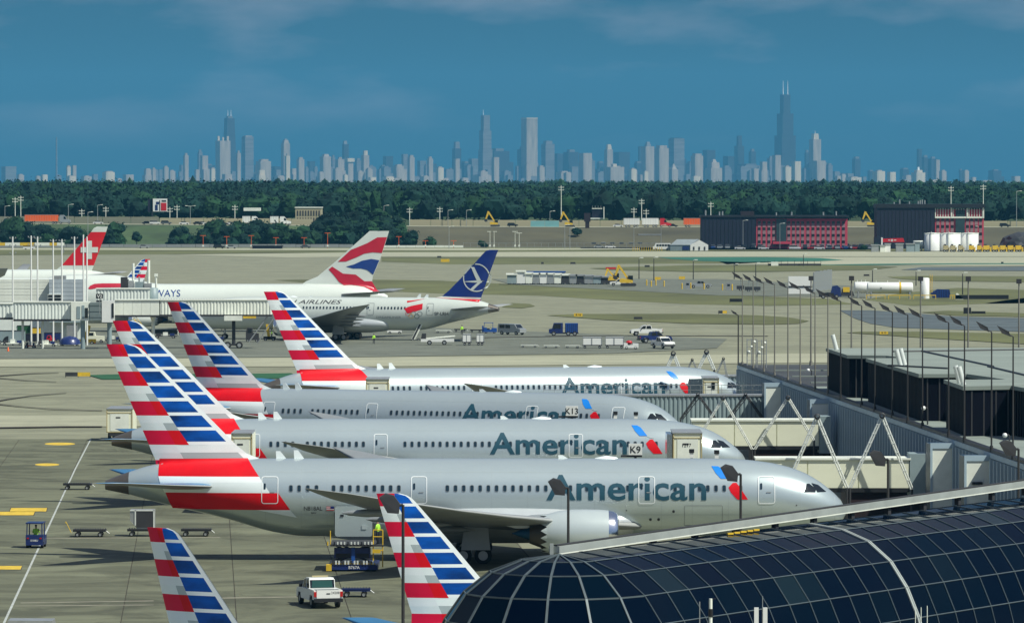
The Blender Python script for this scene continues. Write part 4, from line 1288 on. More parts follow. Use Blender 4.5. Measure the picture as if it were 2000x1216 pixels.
class Air:
    def __init__(s, L=56.6, zc=4.745, rz=2.975, ry=2.88, hump=None, tail_lift=0.0):
        s.L, s.zc, s.rz, s.ry, s.hump, s.tl = L, zc, rz, ry, hump, tail_lift
        s.nose = L / 2
        s.fin = None
    def sec(s, x):
        a = (s.nose - x)
        k = 56.6 / s.L
        if s.hump or s.L > 58:      # keep nose and tail lengths natural, stretch the barrel
            a2 = a if a < 14 else (14 + (a - 14) * 22 / (s.L - 34.6) if a < s.L - 20.6 else 56.6 - (s.L - a))
        else:
            a2 = a * k
        t, b_, w_ = cat_rom(PROF, a2)
        zt, zb = s.zc + t * s.rz, s.zc + b_ * s.rz
        if s.hump:
            h0, h1, hh = s.hump
            if a < h1:
                k1 = min(1, max(0, a / 6.0))
                k2 = 1 - min(1, max(0, (a - h0) / (h1 - h0)))
                zt += hh * (k1 * k1 * (3 - 2 * k1)) * (k2 * k2 * (3 - 2 * k2))
        return (zt + zb) / 2, (zt - zb) / 2, max(0.01, w_ * s.ry)
    def fus(s, x, z, off=0.0):
        zc, rz, ry = s.sec(x)
        u = (z - zc) / max(rz, .01)
        uu = max(-.999, min(.999, u))
        c_ = math.sqrt(1 - uu * uu)
        return ry * c_ + off * max(c_, .35), (zc + rz * uu if abs(u) > 1 else z) + off * uu
    def finx(s, z):
        f = s.fin
        zs = [r_[0] for r_ in f]
        z = max(min(z, zs[0]), zs[-1])
        for i in range(len(f) - 1):
            if f[i][0] >= z >= f[i + 1][0]:
                t = (f[i][0] - z) / (f[i][0] - f[i + 1][0])
                return [f[i][j] + (f[i + 1][j] - f[i][j]) * t for j in range(1, len(f[0]))]
        return list(f[-1][1:])
    def finy(s, x, z):
        if not s.fin or z > s.fin[0][0] + .01:
            return None
        r_ = s.finx(z)
        te, le = r_[0], r_[-1]
        if not (te - .02 <= x <= le + .02):
            return None
        u = (x - te) / (le - te)
        top, bot = s.fin[0][0], s.fin[-1][0]
        T = (0.10 + 0.26 * (top - z) / (top - bot)) * s.fk
        return 0.02 + T * math.sin(math.pi * min(1, max(0, u)) ** 0.8)
    def skin(s, x, z, off, side, mode='both'):
        if mode != 'fin':
            y, z2 = s.fus(x, z, off)
        else:
            y, z2 = -1, z
        if mode != 'fus':
            f = s.finy(x, z)
            if f is not None and (f > y or z > s.sec(x)[0] + s.sec(x)[1] - .01):
                return (x, side * (f + off), z)
        return (x, side * y, z2)
    def body(s, root, mats, name='fuselage', zones=None, n=56, m=70):
        b_ = MB()
        rs = []
        for k in range(m + 1):
            t = k / m
            a = s.L * (t ** 1.7 * .25 / (.25 ** 1.0) if False else 0)
            # denser at both ends
            tt = (1 - math.cos(math.pi * t)) / 2
            tt = 0.45 * tt + 0.55 * t if 0.0 < t < 1 else t
            a = s.L * tt
            x = s.nose - a
            zc, rz, ry = s.sec(x)
            rs.append([(x, ry * math.cos(2 * math.pi * i / n), zc + rz * math.sin(2 * math.pi * i / n)) for i in range(n)])
        b_.rings(rs[::-1], 0, True, True)
        o = b_.build(name, mats, root)
        return o

def bm_from_poly(pts):
    bm = bmesh.new()
    vs = [bm.verts.new((p[0], p[1], 0)) for p in pts]
    f = bm.faces.new(vs)
    bmesh.ops.triangulate(bm, faces=[f])
    return bm
def dice(bm, gx, gz):
    xs = [v.co.x for v in bm.verts]
    zs = [v.co.y for v in bm.verts]
    def cut(ax, lo, hi, st):
        k = math.floor(lo / st) + 1
        while k * st < hi:
            co = (k * st, 0, 0) if ax == 0 else (0, k * st, 0)
            no = (1, 0, 0) if ax == 0 else (0, 1, 0)
            bmesh.ops.bisect_plane(bm, geom=bm.verts[:] + bm.edges[:] + bm.faces[:], plane_co=co, plane_no=no, dist=1e-5)
            k += 1
    cut(1, min(zs), max(zs), gz)
    cut(0, min(xs), max(xs), gx)
def decal(air, name, bm, m, root, side=-1, off=0.018, mode='both', gx=1.2, gz=0.22, flip=False):
    dice(bm, gx, gz)
    for v in bm.verts:
        x = v.co.x
        v.co = Vector(air.skin(x, v.co.y, off, side, mode))
    if side > 0:
        bmesh.ops.reverse_faces(bm, faces=bm.faces[:])
    me = bpy.data.meshes.new(name)
    bm.to_mesh(me)
    bm.free()
    me.materials.append(m)
    for p in me.polygons:
        p.use_smooth = True
    return link(name, me, root)
def ring_poly(x0, x1, z0, z1, t, r=0.15):
    "rounded rectangle outline strip as a bmesh"
    bm = bmesh.new()
    def rr(a0, a1, b0, b1, rad):
        pts = []
        for cx_, cz_, st in ((a1 - rad, b1 - rad, 0), (a0 + rad, b1 - rad, 90), (a0 + rad, b0 + rad, 180), (a1 - rad, b0 + rad, 270)):
            for k in range(4):
                an = R(st + k * 30)
                pts.append((cx_ + rad * math.cos(an), cz_ + rad * math.sin(an)))
        return pts
    o, i = rr(x0, x1, z0, z1, r), rr(x0 + t, x1 - t, z0 + t, z1 - t, max(.02, r - t))
    vo = [bm.verts.new((p[0], p[1], 0)) for p in o]
    vi = [bm.verts.new((p[0], p[1], 0)) for p in i]
    n = len(o)
    for k in range(n):
        bm.faces.new((vo[k], vo[(k + 1) % n], vi[(k + 1) % n], vi[k]))
    return bm
def rrect(x0, x1, z0, z1, rad):
    pts = []
    for cx_, cz_, st in ((x1 - rad, z1 - rad, 0), (x0 + rad, z1 - rad, 90), (x0 + rad, z0 + rad, 180), (x1 - rad, z0 + rad, 270)):
        for k in range(4):
            an = R(st + k * 30)
            pts.append((cx_ + rad * math.cos(an), cz_ + rad * math.sin(an)))
    return pts

def lifting(name, root, secs, side, mats, n=9, split=None):
    "secs: (y, xLE, xTE, z, thickness); side +1/-1.  slot 0 lower, 1 upper, 2 leading edge"
    b_ = MB()
    rs = []
    us = [0, .02, .07, .18, .35, .6, .85, 1.0]
    prof = lambda u: (2.6 * math.sqrt(u) - 1.2 * u - 1.4 * u * u) * .42 + .0
    for (y, le, te, z, t) in secs:
        up = [(le + (te - le) * u, side * y, z + t * max(0, prof(u)) * 1.1) for u in us]
        lo = [(le + (te - le) * u, side * y, z - t * max(0, prof(u)) * .8) for u in us[1:-1]]
        rs.append(up + lo[::-1])
    nn = len(rs[0])
    nu = len(us)
    vs = [p for r_ in rs for p in r_]
    for k in range(len(rs) - 1):
        for i in range(nn):
            j = (i + 1) % nn
            f = (k * nn + i, k * nn + j, (k + 1) * nn + j, (k + 1) * nn + i)
            if side < 0:
                f = f[::-1]
            top = i < nu - 1
            mi = 2 if (i == 0) else (1 if top else 0)
            b_.f.append(f)
            b_.m.append(mi)
            b_.sm.append(True)
    b_.v = vs
    b_.f.append(tuple(range((len(rs) - 1) * nn, len(rs) * nn)) if side > 0 else tuple(range((len(rs) - 1) * nn, len(rs) * nn))[::-1])
    b_.m.append(2)
    b_.sm.append(False)
    return b_.build(name, mats, root)

def engine(root, cx, y, zc, r, x0, x1, mats_n, inner=-1):
    "x0 aft end, x1 inlet"
    L_ = x1 - x0
    b_ = MB()
    n = 32
    pr = [(x0 + L_ * t, r * k) for t, k in ((0.06, .80), (.2, .92), (.38, .99), (.55, 1.0), (.75, .985), (.87, .955))]
    b_.lathe((0, y, zc), pr, 'x', n)
    # saw-toothed trailing edge
    base = pr[0]
    for i in range(n // 2):
        a0, a1, a2 = 2 * math.pi * (2 * i) / n, 2 * math.pi * (2 * i + 1) / n, 2 * math.pi * (2 * i + 2) / n
        P = lambda x, rr, a: (x, y + rr * math.cos(a), zc + rr * math.sin(a))
        b_.add([P(base[0], base[1], a0), P(base[0], base[1], a1), P(base[0], base[1], a2), P(x0 - .15, base[1] * .95, a1)], [(0, 1, 3), (1, 2, 3)], 0)
        b_.add([P(base[0], base[1] * .97, a0), P(base[0], base[1] * .97, a1), P(base[0], base[1] * .97, a2), P(x0 - .15, base[1] * .93, a1)], [(3, 1, 0), (3, 2, 1)], 1)
    o = b_.build('nacelle', [mats_n, M['hot']], root)
    b_ = MB()
    b_.lathe((0, y, zc), [(x0 + L_ * t, r * k) for t, k in ((.87, .957), (.94, .915), (.98, .85), (1.0, .78), (.985, .71), (.93, .68))], 'x', n)
    b_.build('inlet_lip', M['lip'], o)
    b_ = MB()
    b_.lathe((0, y, zc), [(x0 + L_ * .93, r * .68), (x0 + L_ * .78, r * .70)], 'x', n)
    b_.lathe((0, y, zc), [(x0 + L_ * .78, r * .70), (x0 + L_ * .78, .02)], 'x', n, 0)
    b_.lathe((0, y, zc), [(x0 + L_ * .79, r * .25), (x0 + L_ * .86, r * .12), (x0 + L_ * .89, .01)], 'x', 14, 0)
    for k in range(18):
        a = 2 * math.pi * k / 18
        c_, s_ = math.cos(a), math.sin(a)
        xx_ = x0 + L_ * .80
        b_.add([(xx_, y + c_ * r * .22, zc + s_ * r * .22), (xx_, y + math.cos(a + .24) * r * .68, zc + math.sin(a + .24) * r * .68), (xx_ + .12, y + math.cos(a + .05) * r * .68, zc + math.sin(a + .05) * r * .68)], [(0, 1, 2)], 1)
    b_.build('fan', [M['black'], M['steel']], o)
    b_ = MB()
    b_.lathe((0, y, zc), [(x0 - L_ * .17, r * .42), (x0 - L_ * .02, r * .60), (x0 + L_ * .15, r * .66)], 'x', 24)
    b_.build('core_nozzle', M['hot'], o)
    MB().lathe((0, y, zc), [(x0 - L_ * .40, .03), (x0 - L_ * .3, r * .14), (x0 - L_ * .16, r * .30), (x0 - L_ * .1, r * .34)], 'x', 20).build('exhaust_plug', M['plug'], o)
    return o

def gear(root, x, y, h, r, bogie, name, axle_w, rows=2):
    b_ = MB()
    b_.tube((x, y, r), (x, y * .96, h), .17, .2, 10)
    b_.tube((x, y, r + .4), (x + 1.2, y * .9, h), .07, .07, 6)
    if bogie:
        b_.box(x - 1.0, x + 1.0, y - .12, y + .12, r - .14, r + .16)
    o = b_.build(name, M['steel'], root)
    xs_ = [x] if rows == 1 else [x - .75, x + .75] if rows == 2 else [x - 1.4, x, x + 1.4]
    for xx_ in xs_:
        for s_ in (-1, 1):
            link('wheel', wheel_mesh(round(r, 2), .42), o, (xx_, y + s_ * axle_w, r))
    return o

# --- pixel helpers taken from the nearest airliner
def nx(p):
    return (p - 1000) / 25.78 + 2.73
def nz(y):
    return EYE - (y - 350) / 25.78
def mx(p):
    return (p - 930) / 25.6
def mz(y):
    return EYE - (y - 350) / 25.6

AA_FIN = [  # z, trailing edge, rudder line, red/blue line, blue/leading strip, leading edge
    (672, 207, 229, 240.5, 247, 252), (676, 209, 231, 242, 262, 266), (681, 211, 233, 244, 269.5, 275), (688, 214, 237, 247.5, 275.5, 283), (696, 217, 242, 251, 284, 291), (725, 229, 259, 271, 311.5, 320), (753, 241, 275, 290.5, 338, 347.5), (783, 253.5, 292.5, 311, 366.5, 377),
    (811, 265.5, 309, 330, 393, 404), (840, 278, 326, 349.5, 420.5, 432.5), (868, 290, 342.5, 369, 447, 460), (885, 297, 352.5, 381, 466, 481), (893, 301, 357, 386.5, 474, 500), (898, 303, 360, 390, 480, 516), (932, 306, 366, 400, 500, 530)]
def aa_fin(air, root, K=1.0, zt=None, xt=None, sh=0.0):
    zt0, xt0 = mz(672), mx(207)
    zt = zt0 if zt is None else zt
    xt = xt0 if xt is None else xt
    fz = lambda y: zt - (zt0 - mz(y)) * K
    fx = lambda p: xt + (mx(p) - xt0) * K
    air.fin = [(fz(r_[0]),) + tuple(fx(p) - sh * (zt - fz(r_[0])) for p in r_[1:]) for r_ in AA_FIN]
    air.fk = K
    rows = [672, 676, 681, 688, 696, 725, 753, 783, 811, 840, 868, 898]
    bands = [(672, 696), (696, 725), (725, 753), (753, 783), (783, 811), (811, 840), (840, 868), (868, 898), (898, 932)]
    mats = [M['aa_red'], M['aa_blue'], M['aa_white'], M['aa_light'], M['aa_grey']]
    fin_b, rud_b = MB(), MB()
    def cell(b_, x_f, ya, yb, c0, c1, mi, nsub):
        "strip of cells between column functions c0 and c1"
        for side in (-1, 1):
            rows_ = []
            for y in (ya, yb):
                z = fz(y)
                r_ = air.finx(z)
                a_, b2 = r_[c0], r_[c1]
                te, le = r_[0], r_[-1]
                pts = []
                for i in range(nsub + 1):
                    x = a_ + (b2 - a_) * i / nsub
                    pts.append((x, side * air.finy(min(le, max(te, x)), z), z))
                rows_.append(pts)
            vs = rows_[0] + rows_[1]
            n_ = nsub + 1
            fs = [(i, n_ + i, n_ + i + 1, i + 1) for i in range(nsub)]
            if side > 0:
                fs = [f[::-1] for f in fs]
            b_.add(vs, fs, mi, True)
    def band_rows(ya, yb, extra):
        cuts = sorted(set([ya, yb] + [c for c in extra if ya < c < yb] + [r_[0] for r_ in AA_FIN if ya < r_[0] < yb]))
        return list(zip(cuts, cuts[1:]))
    crim = [M['aa_crimson'], M['aa_light'], M['aa_white'], M['aa_grey']]
    for k, (ya, yb) in enumerate(bands):
        h = yb - ya
        red = (k % 2 == 0)
        y1, y2 = ya + h * .50, ya + h * .78
        for (a, b2) in band_rows(ya, yb, [y1, y2]):
            mid = (a + b2) / 2
            if red:
                cell(rud_b, fx, a, b2, 0, 1, 0, 3)
                cell(fin_b, fx, a, b2, 1, 2 if k < 8 else 3, 0, 3)
            else:
                cell(rud_b, fx, a, b2, 0, 1, 2 if mid < y1 else 1, 3)
                cell(fin_b, fx, a, b2, 1, 2 if k < 7 else 3, 3 if mid < y1 else 4, 3)
            if k < 7:
                cell(fin_b, fx, a, b2, 2, 3, 1 if mid < y2 else 2, 6)
            if k < 8:
                cell(fin_b, fx, a, b2, 3, 4, 2 if k < 7 else 3, 3)
            else:
                cell(fin_b, fx, a, b2, 3, 4, 0, 3)
    z = air.fin[0][0]
    r_ = air.fin[0]
    fin_b.add([(r_[1], 0, z), (r_[3], -.09 * K, z), (r_[5], 0, z), (r_[3], .09 * K, z)], [(0, 1, 2, 3)], 0)
    f = fin_b.build('fin', mats, root)
    rud_b.build('rudder', crim, f)
    return fz, fx

def windows(air, root, xs, z, side, w_=0.26, h_=0.47, frame=True):
    keyed = {}
    me = None
    for x in xs:
        sec = tuple(round(v, 3) for v in air.sec(x))
        key = sec if sec != tuple(round(v, 3) for v in air.sec(0)) else 'mid'
        if key != 'mid' or me is None:
            bm = bm_from_poly(rrect(x - w_ / 2, x + w_ / 2, z - h_ / 2, z + h_ / 2, w_ * .42))
            o = decal(air, 'window', bm, M['winglass'], root, side, .02, 'fus', 5, .12)
            fr_ = ring_poly(x - w_ / 2 - .03, x + w_ / 2 + .03, z - h_ / 2 - .03, z + h_ / 2 + .03, .035, w_ * .45)
            f2 = decal(air, 'window_frame', fr_, M['seam'], o, side, .024, 'fus', 5, .12)
            if key == 'mid':
                me = (o.data, f2.data, x)
        else:
            o = link('window', me[0], root, (x - me[2], 0, 0))
            link('window_frame', me[1], o)
def door(air, root, x0, x1, z0, z1, side, win=True, line=None):
    bm = bm_from_poly(rrect(x0, x1, z0, z1, .18))
    o = decal(air, 'door', bm, air.mat, root, side, .012, 'fus')
    decal(air, 'door_outline', ring_poly(x0 - .03, x1 + .03, z0 - .03, z1 + .03, .055, .2), line or M['doorline'], o, side, .045, 'fus')
    if win:
        xw = x0 + .22 if side < 0 else x1 - .22
        decal(air, 'door_window', bm_from_poly(rrect(xw - .08, xw + .08, z0 + 1.05, z0 + 1.5, .06)), M['winglass'], o, side, .05, 'fus')
        xm = (x0 + x1) / 2
        decal(air, 'door_handle', bm_from_poly(rrect(xm - .02, xm + .35, z0 + .78, z0 + .86, .03)), M['seam'], o, side, .05, 'fus')
    return o

def cockpit(air, root, aft0, z0, k=1.0, side=(-1, 1)):
    n = air.nose
    for s_ in side:
        decal(air, 'cockpit_window', bm_from_poly([(n - 3.35 * k, z0 + .02), (n - 2.5 * k, z0 - .02), (n - 2.42 * k, z0 + .22), (n - 2.95 * k, z0 + .62), (n - 3.15 * k, z0 + .62)]), M['glass_dark'], root, s_, .03, 'fus')
        decal(air, 'windscreen', bm_from_poly([(n - 2.32 * k, z0 - .02), (n - 1.62 * k, z0 - .02), (n - 2.25 * k, z0 + .50), (n - 2.78 * k, z0 + .66)]), M['glass_dark'], root, s_, .03, 'fus')

def stabs(root, x_le, x_te, xt_le, xt_te, span, z0, z1, mats, y0=0.6):
    for s_ in (-1, 1):
        secs = [(y0, x_le, x_te, z0, .8), (y0 + (span - y0) * .5, (x_le + xt_le) / 2, (x_te + xt_te) / 2, (z0 + z1) / 2, .34), (span * .96, xt_le + .4, xt_te + .15, z1 - .02, .16), (span, xt_te + .6, xt_te, z1, .05)]
        lifting('stabiliser', root, secs, s_, mats)

# ---------------- the near silver wide-body (prototype of its kind)
def widebody(name, label, skin_m, livery, group=None, near=-1):
    air = Air()
    air.mat = skin_m
    root = thing(name, label, 'airliner', (0, 0, 0), 0, group)
    fus = air.body(root, [skin_m])
    n = air.nose
    # tail cone tip
    b_ = MB()
    rs = []
    for a in (54.8, 55.5, 56.1, 56.62):
        zc, rz, ry = air.sec(n - a)
        rs.append([(n - a, (ry + .015) * math.cos(2 * math.pi * i / 20), zc + (rz + .015) * math.sin(2 * math.pi * i / 20)) for i in range(20)])
    b_.rings(rs[::-1], 0, True, True)
    b_.build('tail_cone', M['apu'], root)
    # wings
    W = [(1.6, 15.3, 31.2, 2.6, 1.5), (2.9, 16.4, 31.1, 2.75, 1.4), (6.5, 19.1, 31.5, 3.1, 1.15), (10, 21.8, 32.2, 3.5, 1.0), (15, 25.5, 33.8, 4.15, .8), (20, 29.2, 35.6, 4.9, .6), (24, 32.3, 37.1, 5.6, .45), (27.2, 35.0, 38.5, 6.2, .32), (28.8, 37.1, 39.4, 6.65, .2), (29.7, 39.0, 40.0, 6.95, .1), (30, 40.0, 40.3, 7.1, .03)]
    for s_ in (-1, 1):
        w_o = lifting('wing', root, [(y, n - le, n - te, z, t) for y, le, te, z, t in W], s_, [M['wing_grey'], M['wing_grey'], M['wing_white']])
        for yy in (6.8, 13.2, 18.2, 22.6):
            k = [i for i in range(len(W) - 1) if W[i][0] <= yy <= W[i + 1][0]][0]
            t = (yy - W[k][0]) / (W[k + 1][0] - W[k][0])
            te = W[k][2] + (W[k + 1][2] - W[k][2]) * t
            z = W[k][3] + (W[k + 1][3] - W[k][3]) * t
            MB().lathe((n - te, s_ * yy, z - .45), [(-1.3, .02), (-.8, .18), (.4, .3), (1.8, .28), (3.2, .02)], 'x', 10, cap=False).build('flap_fairing', M['wing_grey'], w_o)
        engine(root, 0, s_ * 9.8, 2.62, 1.8, 5.0, 10.67, M['nacelle'])
        MB().side([(4.2, 4.0), (9.0, 4.25), (10.3, 3.9), (8.8, 3.1), (3.0, 3.0), (1.5, 3.4)], s_ * 9.8 - .22, s_ * 9.8 + .22).build('pylon', M['belly'], root)
    b_ = MB()
    rs = []
    for k in range(19):
        a = math.pi * k / 18
        x = 1.8 - 10.6 * math.cos(a)
        q = math.sin(a) ** .38
        rs.append([(x, 3.7 * q * math.cos(t_ * math.pi / 14), 2.95 + (1.7 if math.sin(t_ * math.pi / 14) < 0 else 1.75) * q * math.sin(t_ * math.pi / 14)) for t_ in range(28)])
    b_.rings(rs, 0, True, True)
    b_.build('wing_root_fairing', M['belly'], root)
    # tailplane
    stabs(root, n - 47.0, n - 53.0, n - 55.0, n - 57.1, 9.9, 5.55, 6.35, [M['wing_grey'], M['stab_sky_sheen'] if livery == 'aa' else M['wing_white'], M['wing_white']], .9)
    # gear
    for s_ in (-1, 1):
        gear(root, -.2, s_ * 4.9, 2.8, .66, True, 'main_gear', .48)
        b_ = MB()
        b_.add([(-.9, s_ * 5.4, 3.1), (.9, s_ * 5.4, 3.1), (1.1, s_ * 5.9, 1.1), (-1.1, s_ * 5.9, 1.1), (-.9, s_ * 5.32, 3.1), (.9, s_ * 5.32, 3.1), (1.1, s_ * 5.82, 1.1), (-1.1, s_ * 5.82, 1.1)], [(0, 1, 2, 3), (7, 6, 5, 4), (0, 4, 5, 1), (1, 5, 6, 2), (2, 6, 7, 3), (3, 7, 4, 0)])
        b_.build('gear_door', M['belly'], root)
    gear(root, 22.7, 0, 2.4, .5, False, 'nose_gear', .35, 1)
    # top antennas
    b_ = MB()
    for p, h in ((548, .55), (583, .62), (1100, .25)):
        x = mx(p)
        b_.side([(x - .35, 7.65), (x + .45, 7.65), (x - .05, 7.72 + h), (x - .38, 7.72 + h)], -.03, .03)
    b_.build('antenna', M['aa_white'], root)
    MB().lathe((mx(1184), 0, 7.55), [(-1.1, .02), (-.8, .22), (0, .38), (.8, .26), (1.1, .02)], 'x', 14).build('satcom_dome', M['aa_light'], root)
    return air, root

aa, P1 = widebody('airliner', 'nearest silver airliner, whole length in view, with open square cargo door', M['aa_silver'], 'aa', 'silver airliners nosed in to the right-hand pier')
fz_, fx_ = aa_fin(aa, P1)
def aa_livery(air, root, side=-1):
    P = lambda pts: [(nx(p), nz(y)) for p, y in pts]
    for nm, pts, m in (('red_band', [(306, 899), (480, 898), (505, 932), (306, 932)], M['aa_red']),
                       ('white_band', [(306, 932), (505, 932), (512, 943), (309, 943)], M['aa_white']),
                       ('grey_band', [(309, 943), (512, 943), (527, 963), (318, 963)], M['aa_light']),
                       ('red_band', [(320, 963), (543, 963), (566, 996), (332, 996)], M['aa_red']),
                       ('light_wedge', [(500, 996), (566, 996), (579, 1011)], M['aa_light'])):
        for s_ in (-1, 1):
            decal(air, nm, bm_from_poly(P(pts)), m, root, s_, .035, 'both', .5, .15)
    decal(air, 'title', text_bm_at('American', nx(1067), nz(976), 1.90, .022, nx(1380) - nx(1067)), M['aa_text'], root, side, .028, 'fus', .8, .2)
    decal(air, 'symbol', bm_from_poly(P([(1391, 912), (1404, 912.5), (1412, 917), (1427, 935.5), (1409, 935.5), (1399, 925)])), M['aa_skyblue'], root, side, .028, 'fus')
    decal(air, 'symbol', bm_from_poly(P([(1425, 936.5), (1437, 937), (1444, 941.5), (1434, 940)])), M['aa_grey'], root, side, .028, 'fus')
    decal(air, 'symbol', bm_from_poly(P([(1432, 943.5), (1439, 943), (1446, 952), (1461.5, 975.5), (1441, 975.5), (1428, 962), (1423.5, 952)])), M['aa_red'], root, side, .027, 'fus')
def text_bm_at(txt, x, z, h, bold, width=None, side=-1, shear=0):
    bm = text_bm(txt, h, bold, 'LEFT', shear, width)
    if side < 0:
        for v in bm.verts:
            v.co = Vector((v.co.x + x, v.co.y + z, 0))
    else:
        for v in bm.verts:
            v.co = Vector((x - v.co.x, v.co.y + z, 0))
        bmesh.ops.reverse_faces(bm, faces=bm.faces[:])
    return bm
aa_livery(aa, P1)
wx = [567.5, 583.5, 600.5, 617.5] + [651 + 15.95 * k for k in range(9)] + [873.5 + 16.05 * k for k in range(23)] + [1319 + 16.0 * k for k in range(9)]
windows(aa, P1, [nx(p) for p in wx], nz(954), -1)
for a, b2 in ((510.5, 542), (803, 833), (1248, 1279), (1482, 1514)):
    door(aa, P1, nx(a), nx(b2), nz(983), nz(932), -1)
cockpit(aa, P1, 0, nz(962.5))
decal(aa, 'cargo_hatch_outline', ring_poly(nx(1337), nx(1412), nz(1028), nz(987), .035, .1), M['seam'], P1, -1, .015, 'fus')
for p, y, r_ in ((1271, 1015, .11), (1287, 1015, .11), (1316, 999, .11), (1224, 997, .05), (1557, 1009, .06), (1557, 987, .05), (1518, 1004, .04)):
    decal(aa, 'port', bm_from_poly([(nx(p) + r_ * math.cos(k * math.pi / 4), nz(y) + r_ * math.sin(k * math.pi / 4)) for k in range(8)]), M['charcoal'], P1, -1, .02, 'fus')
for zz in (6.75, 3.55, 2.6):
    decal(aa, 'skin_joint', bm_from_poly([(-17, zz), (21, zz), (21, zz + .022), (-17, zz + .022)]), M['aa_grey'], P1, -1, .006, 'fus')
for p in (1629, 1560, 1484, 1420, 1350, 1290, 1220, 1160, 1095, 1030, 960, 900, 860, 790, 715, 640, 590, 520, 455):
    decal(aa, 'skin_joint', bm_from_poly([(mx(p), 2.3), (mx(p) + .03, 2.3), (mx(p) + .03, 7.2), (mx(p), 7.2)]), M['aa_grey'], P1, -1, .006, 'fus')
# copies stand behind it
P2 = dup(P1, (-7.3, 488.2, 0), 0, 'second silver airliner from the front, boxy service truck at its nose')
P3 = dup(P1, (-9.1, 552.8, 0), R(-21.5), 'third silver airliner, turned slightly towards us, its cockpit seen over the second')
P4 = dup(P1, (-0.3, 621.0, 0), R(13), 'farthest silver airliner of the row, boxy truck against its front door')
P1.location = (-2.73, 418.8, 0)
# only the nearest one shows its registration and the raised cargo door
decal(aa, 'registration', text_bm_at('N818AL', nx(593), nz(997), .33, .012, nx(629) - nx(593)), M['charcoal'], P1, -1, .02, 'fus')
decal(aa, 'registration', text_bm_at('8AV', nx(607), nz(1003.5), .14, .01, nx(617) - nx(607)), M['charcoal'], P1, -1, .02, 'fus')
for k in range(5):
    decal(aa, 'flag', bm_from_poly([(nx(637), nz(997 - k * 1.6)), (nx(652), nz(997 - k * 1.6)), (nx(652), nz(995.6 - k * 1.6)), (nx(637), nz(995.6 - k * 1.6))]), M['aa_red'] if k % 2 == 0 else M['aa_white'], P1, -1, .02, 'fus')
decal(aa, 'flag', bm_from_poly([(nx(645), nz(993)), (nx(652), nz(993)), (nx(652), nz(988.8)), (nx(645), nz(988.8))]), M['lot_navy'], P1, -1, .026, 'fus')
b_ = MB()
pts = rrect(nx(654), nx(727), nz(1047), nz(988), .18)
b_.side(pts, -3.35, -3.22)
o = b_.build('cargo_door', M['aa_silver'], P1)
MB().rbox((nx(668), -3.38, nz(1006)), (.25, .05, .16)).build('handle', M['black'], o)
MB().rbox((nx(711), -3.38, nz(1029)), (.36, .05, .3)).build('latch', M['aa_grey'], o)
decal(aa, 'cargo_opening', bm_from_poly([(nx(652), 2.1), (nx(729), 2.1), (nx(729), nz(1000)), (nx(652), nz(1000))]), M['black'], P1, -1, .015, 'fus')
# ajar rear door with red foot on the second one
MB().box(nx(507.5), nx(510), -3.3, -2.9, nz(983), nz(932)).build('open_door_edge', M['charcoal'], P2)
decal(aa, 'door_foot', bm_from_poly(rrect(nx(511), nx(541.5), nz(982), nz(964), .1)), M['aa_red'], P2, -1, .03, 'fus')

# ---------------- narrow-bodies whose fins rise from the bottom edge
def narrowbody(name, label, loc, rz=0, near=-1, group=None):
    air = Air(39.0, 3.9, 1.95, 1.88)
    air.mat = M['aa_silver']
    root = thing(name, label, 'airliner', loc, rz, group)
    air.body(root, [M['aa_silver']], m=44, n=32)
    n = air.nose
    K = 0.715
    aa_fin(air, root, K, 12.5, -n + .9, .13)
    W = [(1.2, 12.3, 20.5, 2.6, 1.0), (5, 15.6, 21.5, 3.0, .7), (10, 19, 22.6, 3.6, .4), (16.8, 23.2, 24.8, 4.5, .2), (17.2, 24.2, 25.2, 6.4, .1), (17.3, 24.9, 25.4, 7.0, .04)]
    for s_ in (-1, 1):
        lifting('wing', root, [(y, n - le, n - te, z, t) for y, le, te, z, t in W], s_, [M['wing_grey'], M['wing_grey'], M['wing_white']])
        engine(root, 0, s_ * 4.9, 1.7, 1.05, n - 17.5, n - 12.8, M['nacelle'])
        gear(root, n - 21.5, s_ * 2.9, 2.6, .55, False, 'main_gear', .4, 1)
    gear(root, n - 4.6, 0, 2.0, .4, False, 'nose_gear', .25, 1)
    stabs(root, n - 33.0, n - 37.0, n - 38.6, n - 40.2, 7.0, 4.7, 5.4, [M['wing_grey'], M['stab_sky_sheen'], M['wing_white']], .7)
    windows(air, root, [n - 6.5 - .52 * k for k in range(50)], 4.45, near, .22, .34)
    door(air, root, n - 5.4, n - 4.55, 3.3, 5.1, near)
    cockpit(air, root, 0, 4.3, .8)
    k0 = n - 14
    decal(air, 'title', text_bm_at('American', k0, 4.2, 1.2, .012, 8.0) if near < 0 else text_bm_at('American', k0 + 6, 4.2, 1.2, .012, 8.0, 1), M['aa_text'], root, near, .02, 'fus')
    return air, root
def fin_place(px, py, ztop, near=-1, rz=0, n=19.5):
    "origin so that the fin's rear top corner is seen at a pixel"
    p = G(px, py, ztop)
    lx = -n + .9
    return (p.x - lx * math.cos(rz), p.y - lx * math.sin(rz), 0)
narrowbody('small_airliner', 'striped red, white and blue fin at bottom left, its aircraft below the frame', fin_place(288, 1029, 12.5, rz=R(-34)), R(-34))
narrowbody('small_airliner', 'striped red, white and blue fin in the bottom centre behind a lamp post', fin_place(735, 963, 12.5))
narrowbody('small_airliner', 'distant small striped fin rising between the jet bridge pipes on the left', fin_place(293, 506, 12.5, rz=math.pi), math.pi, 1)

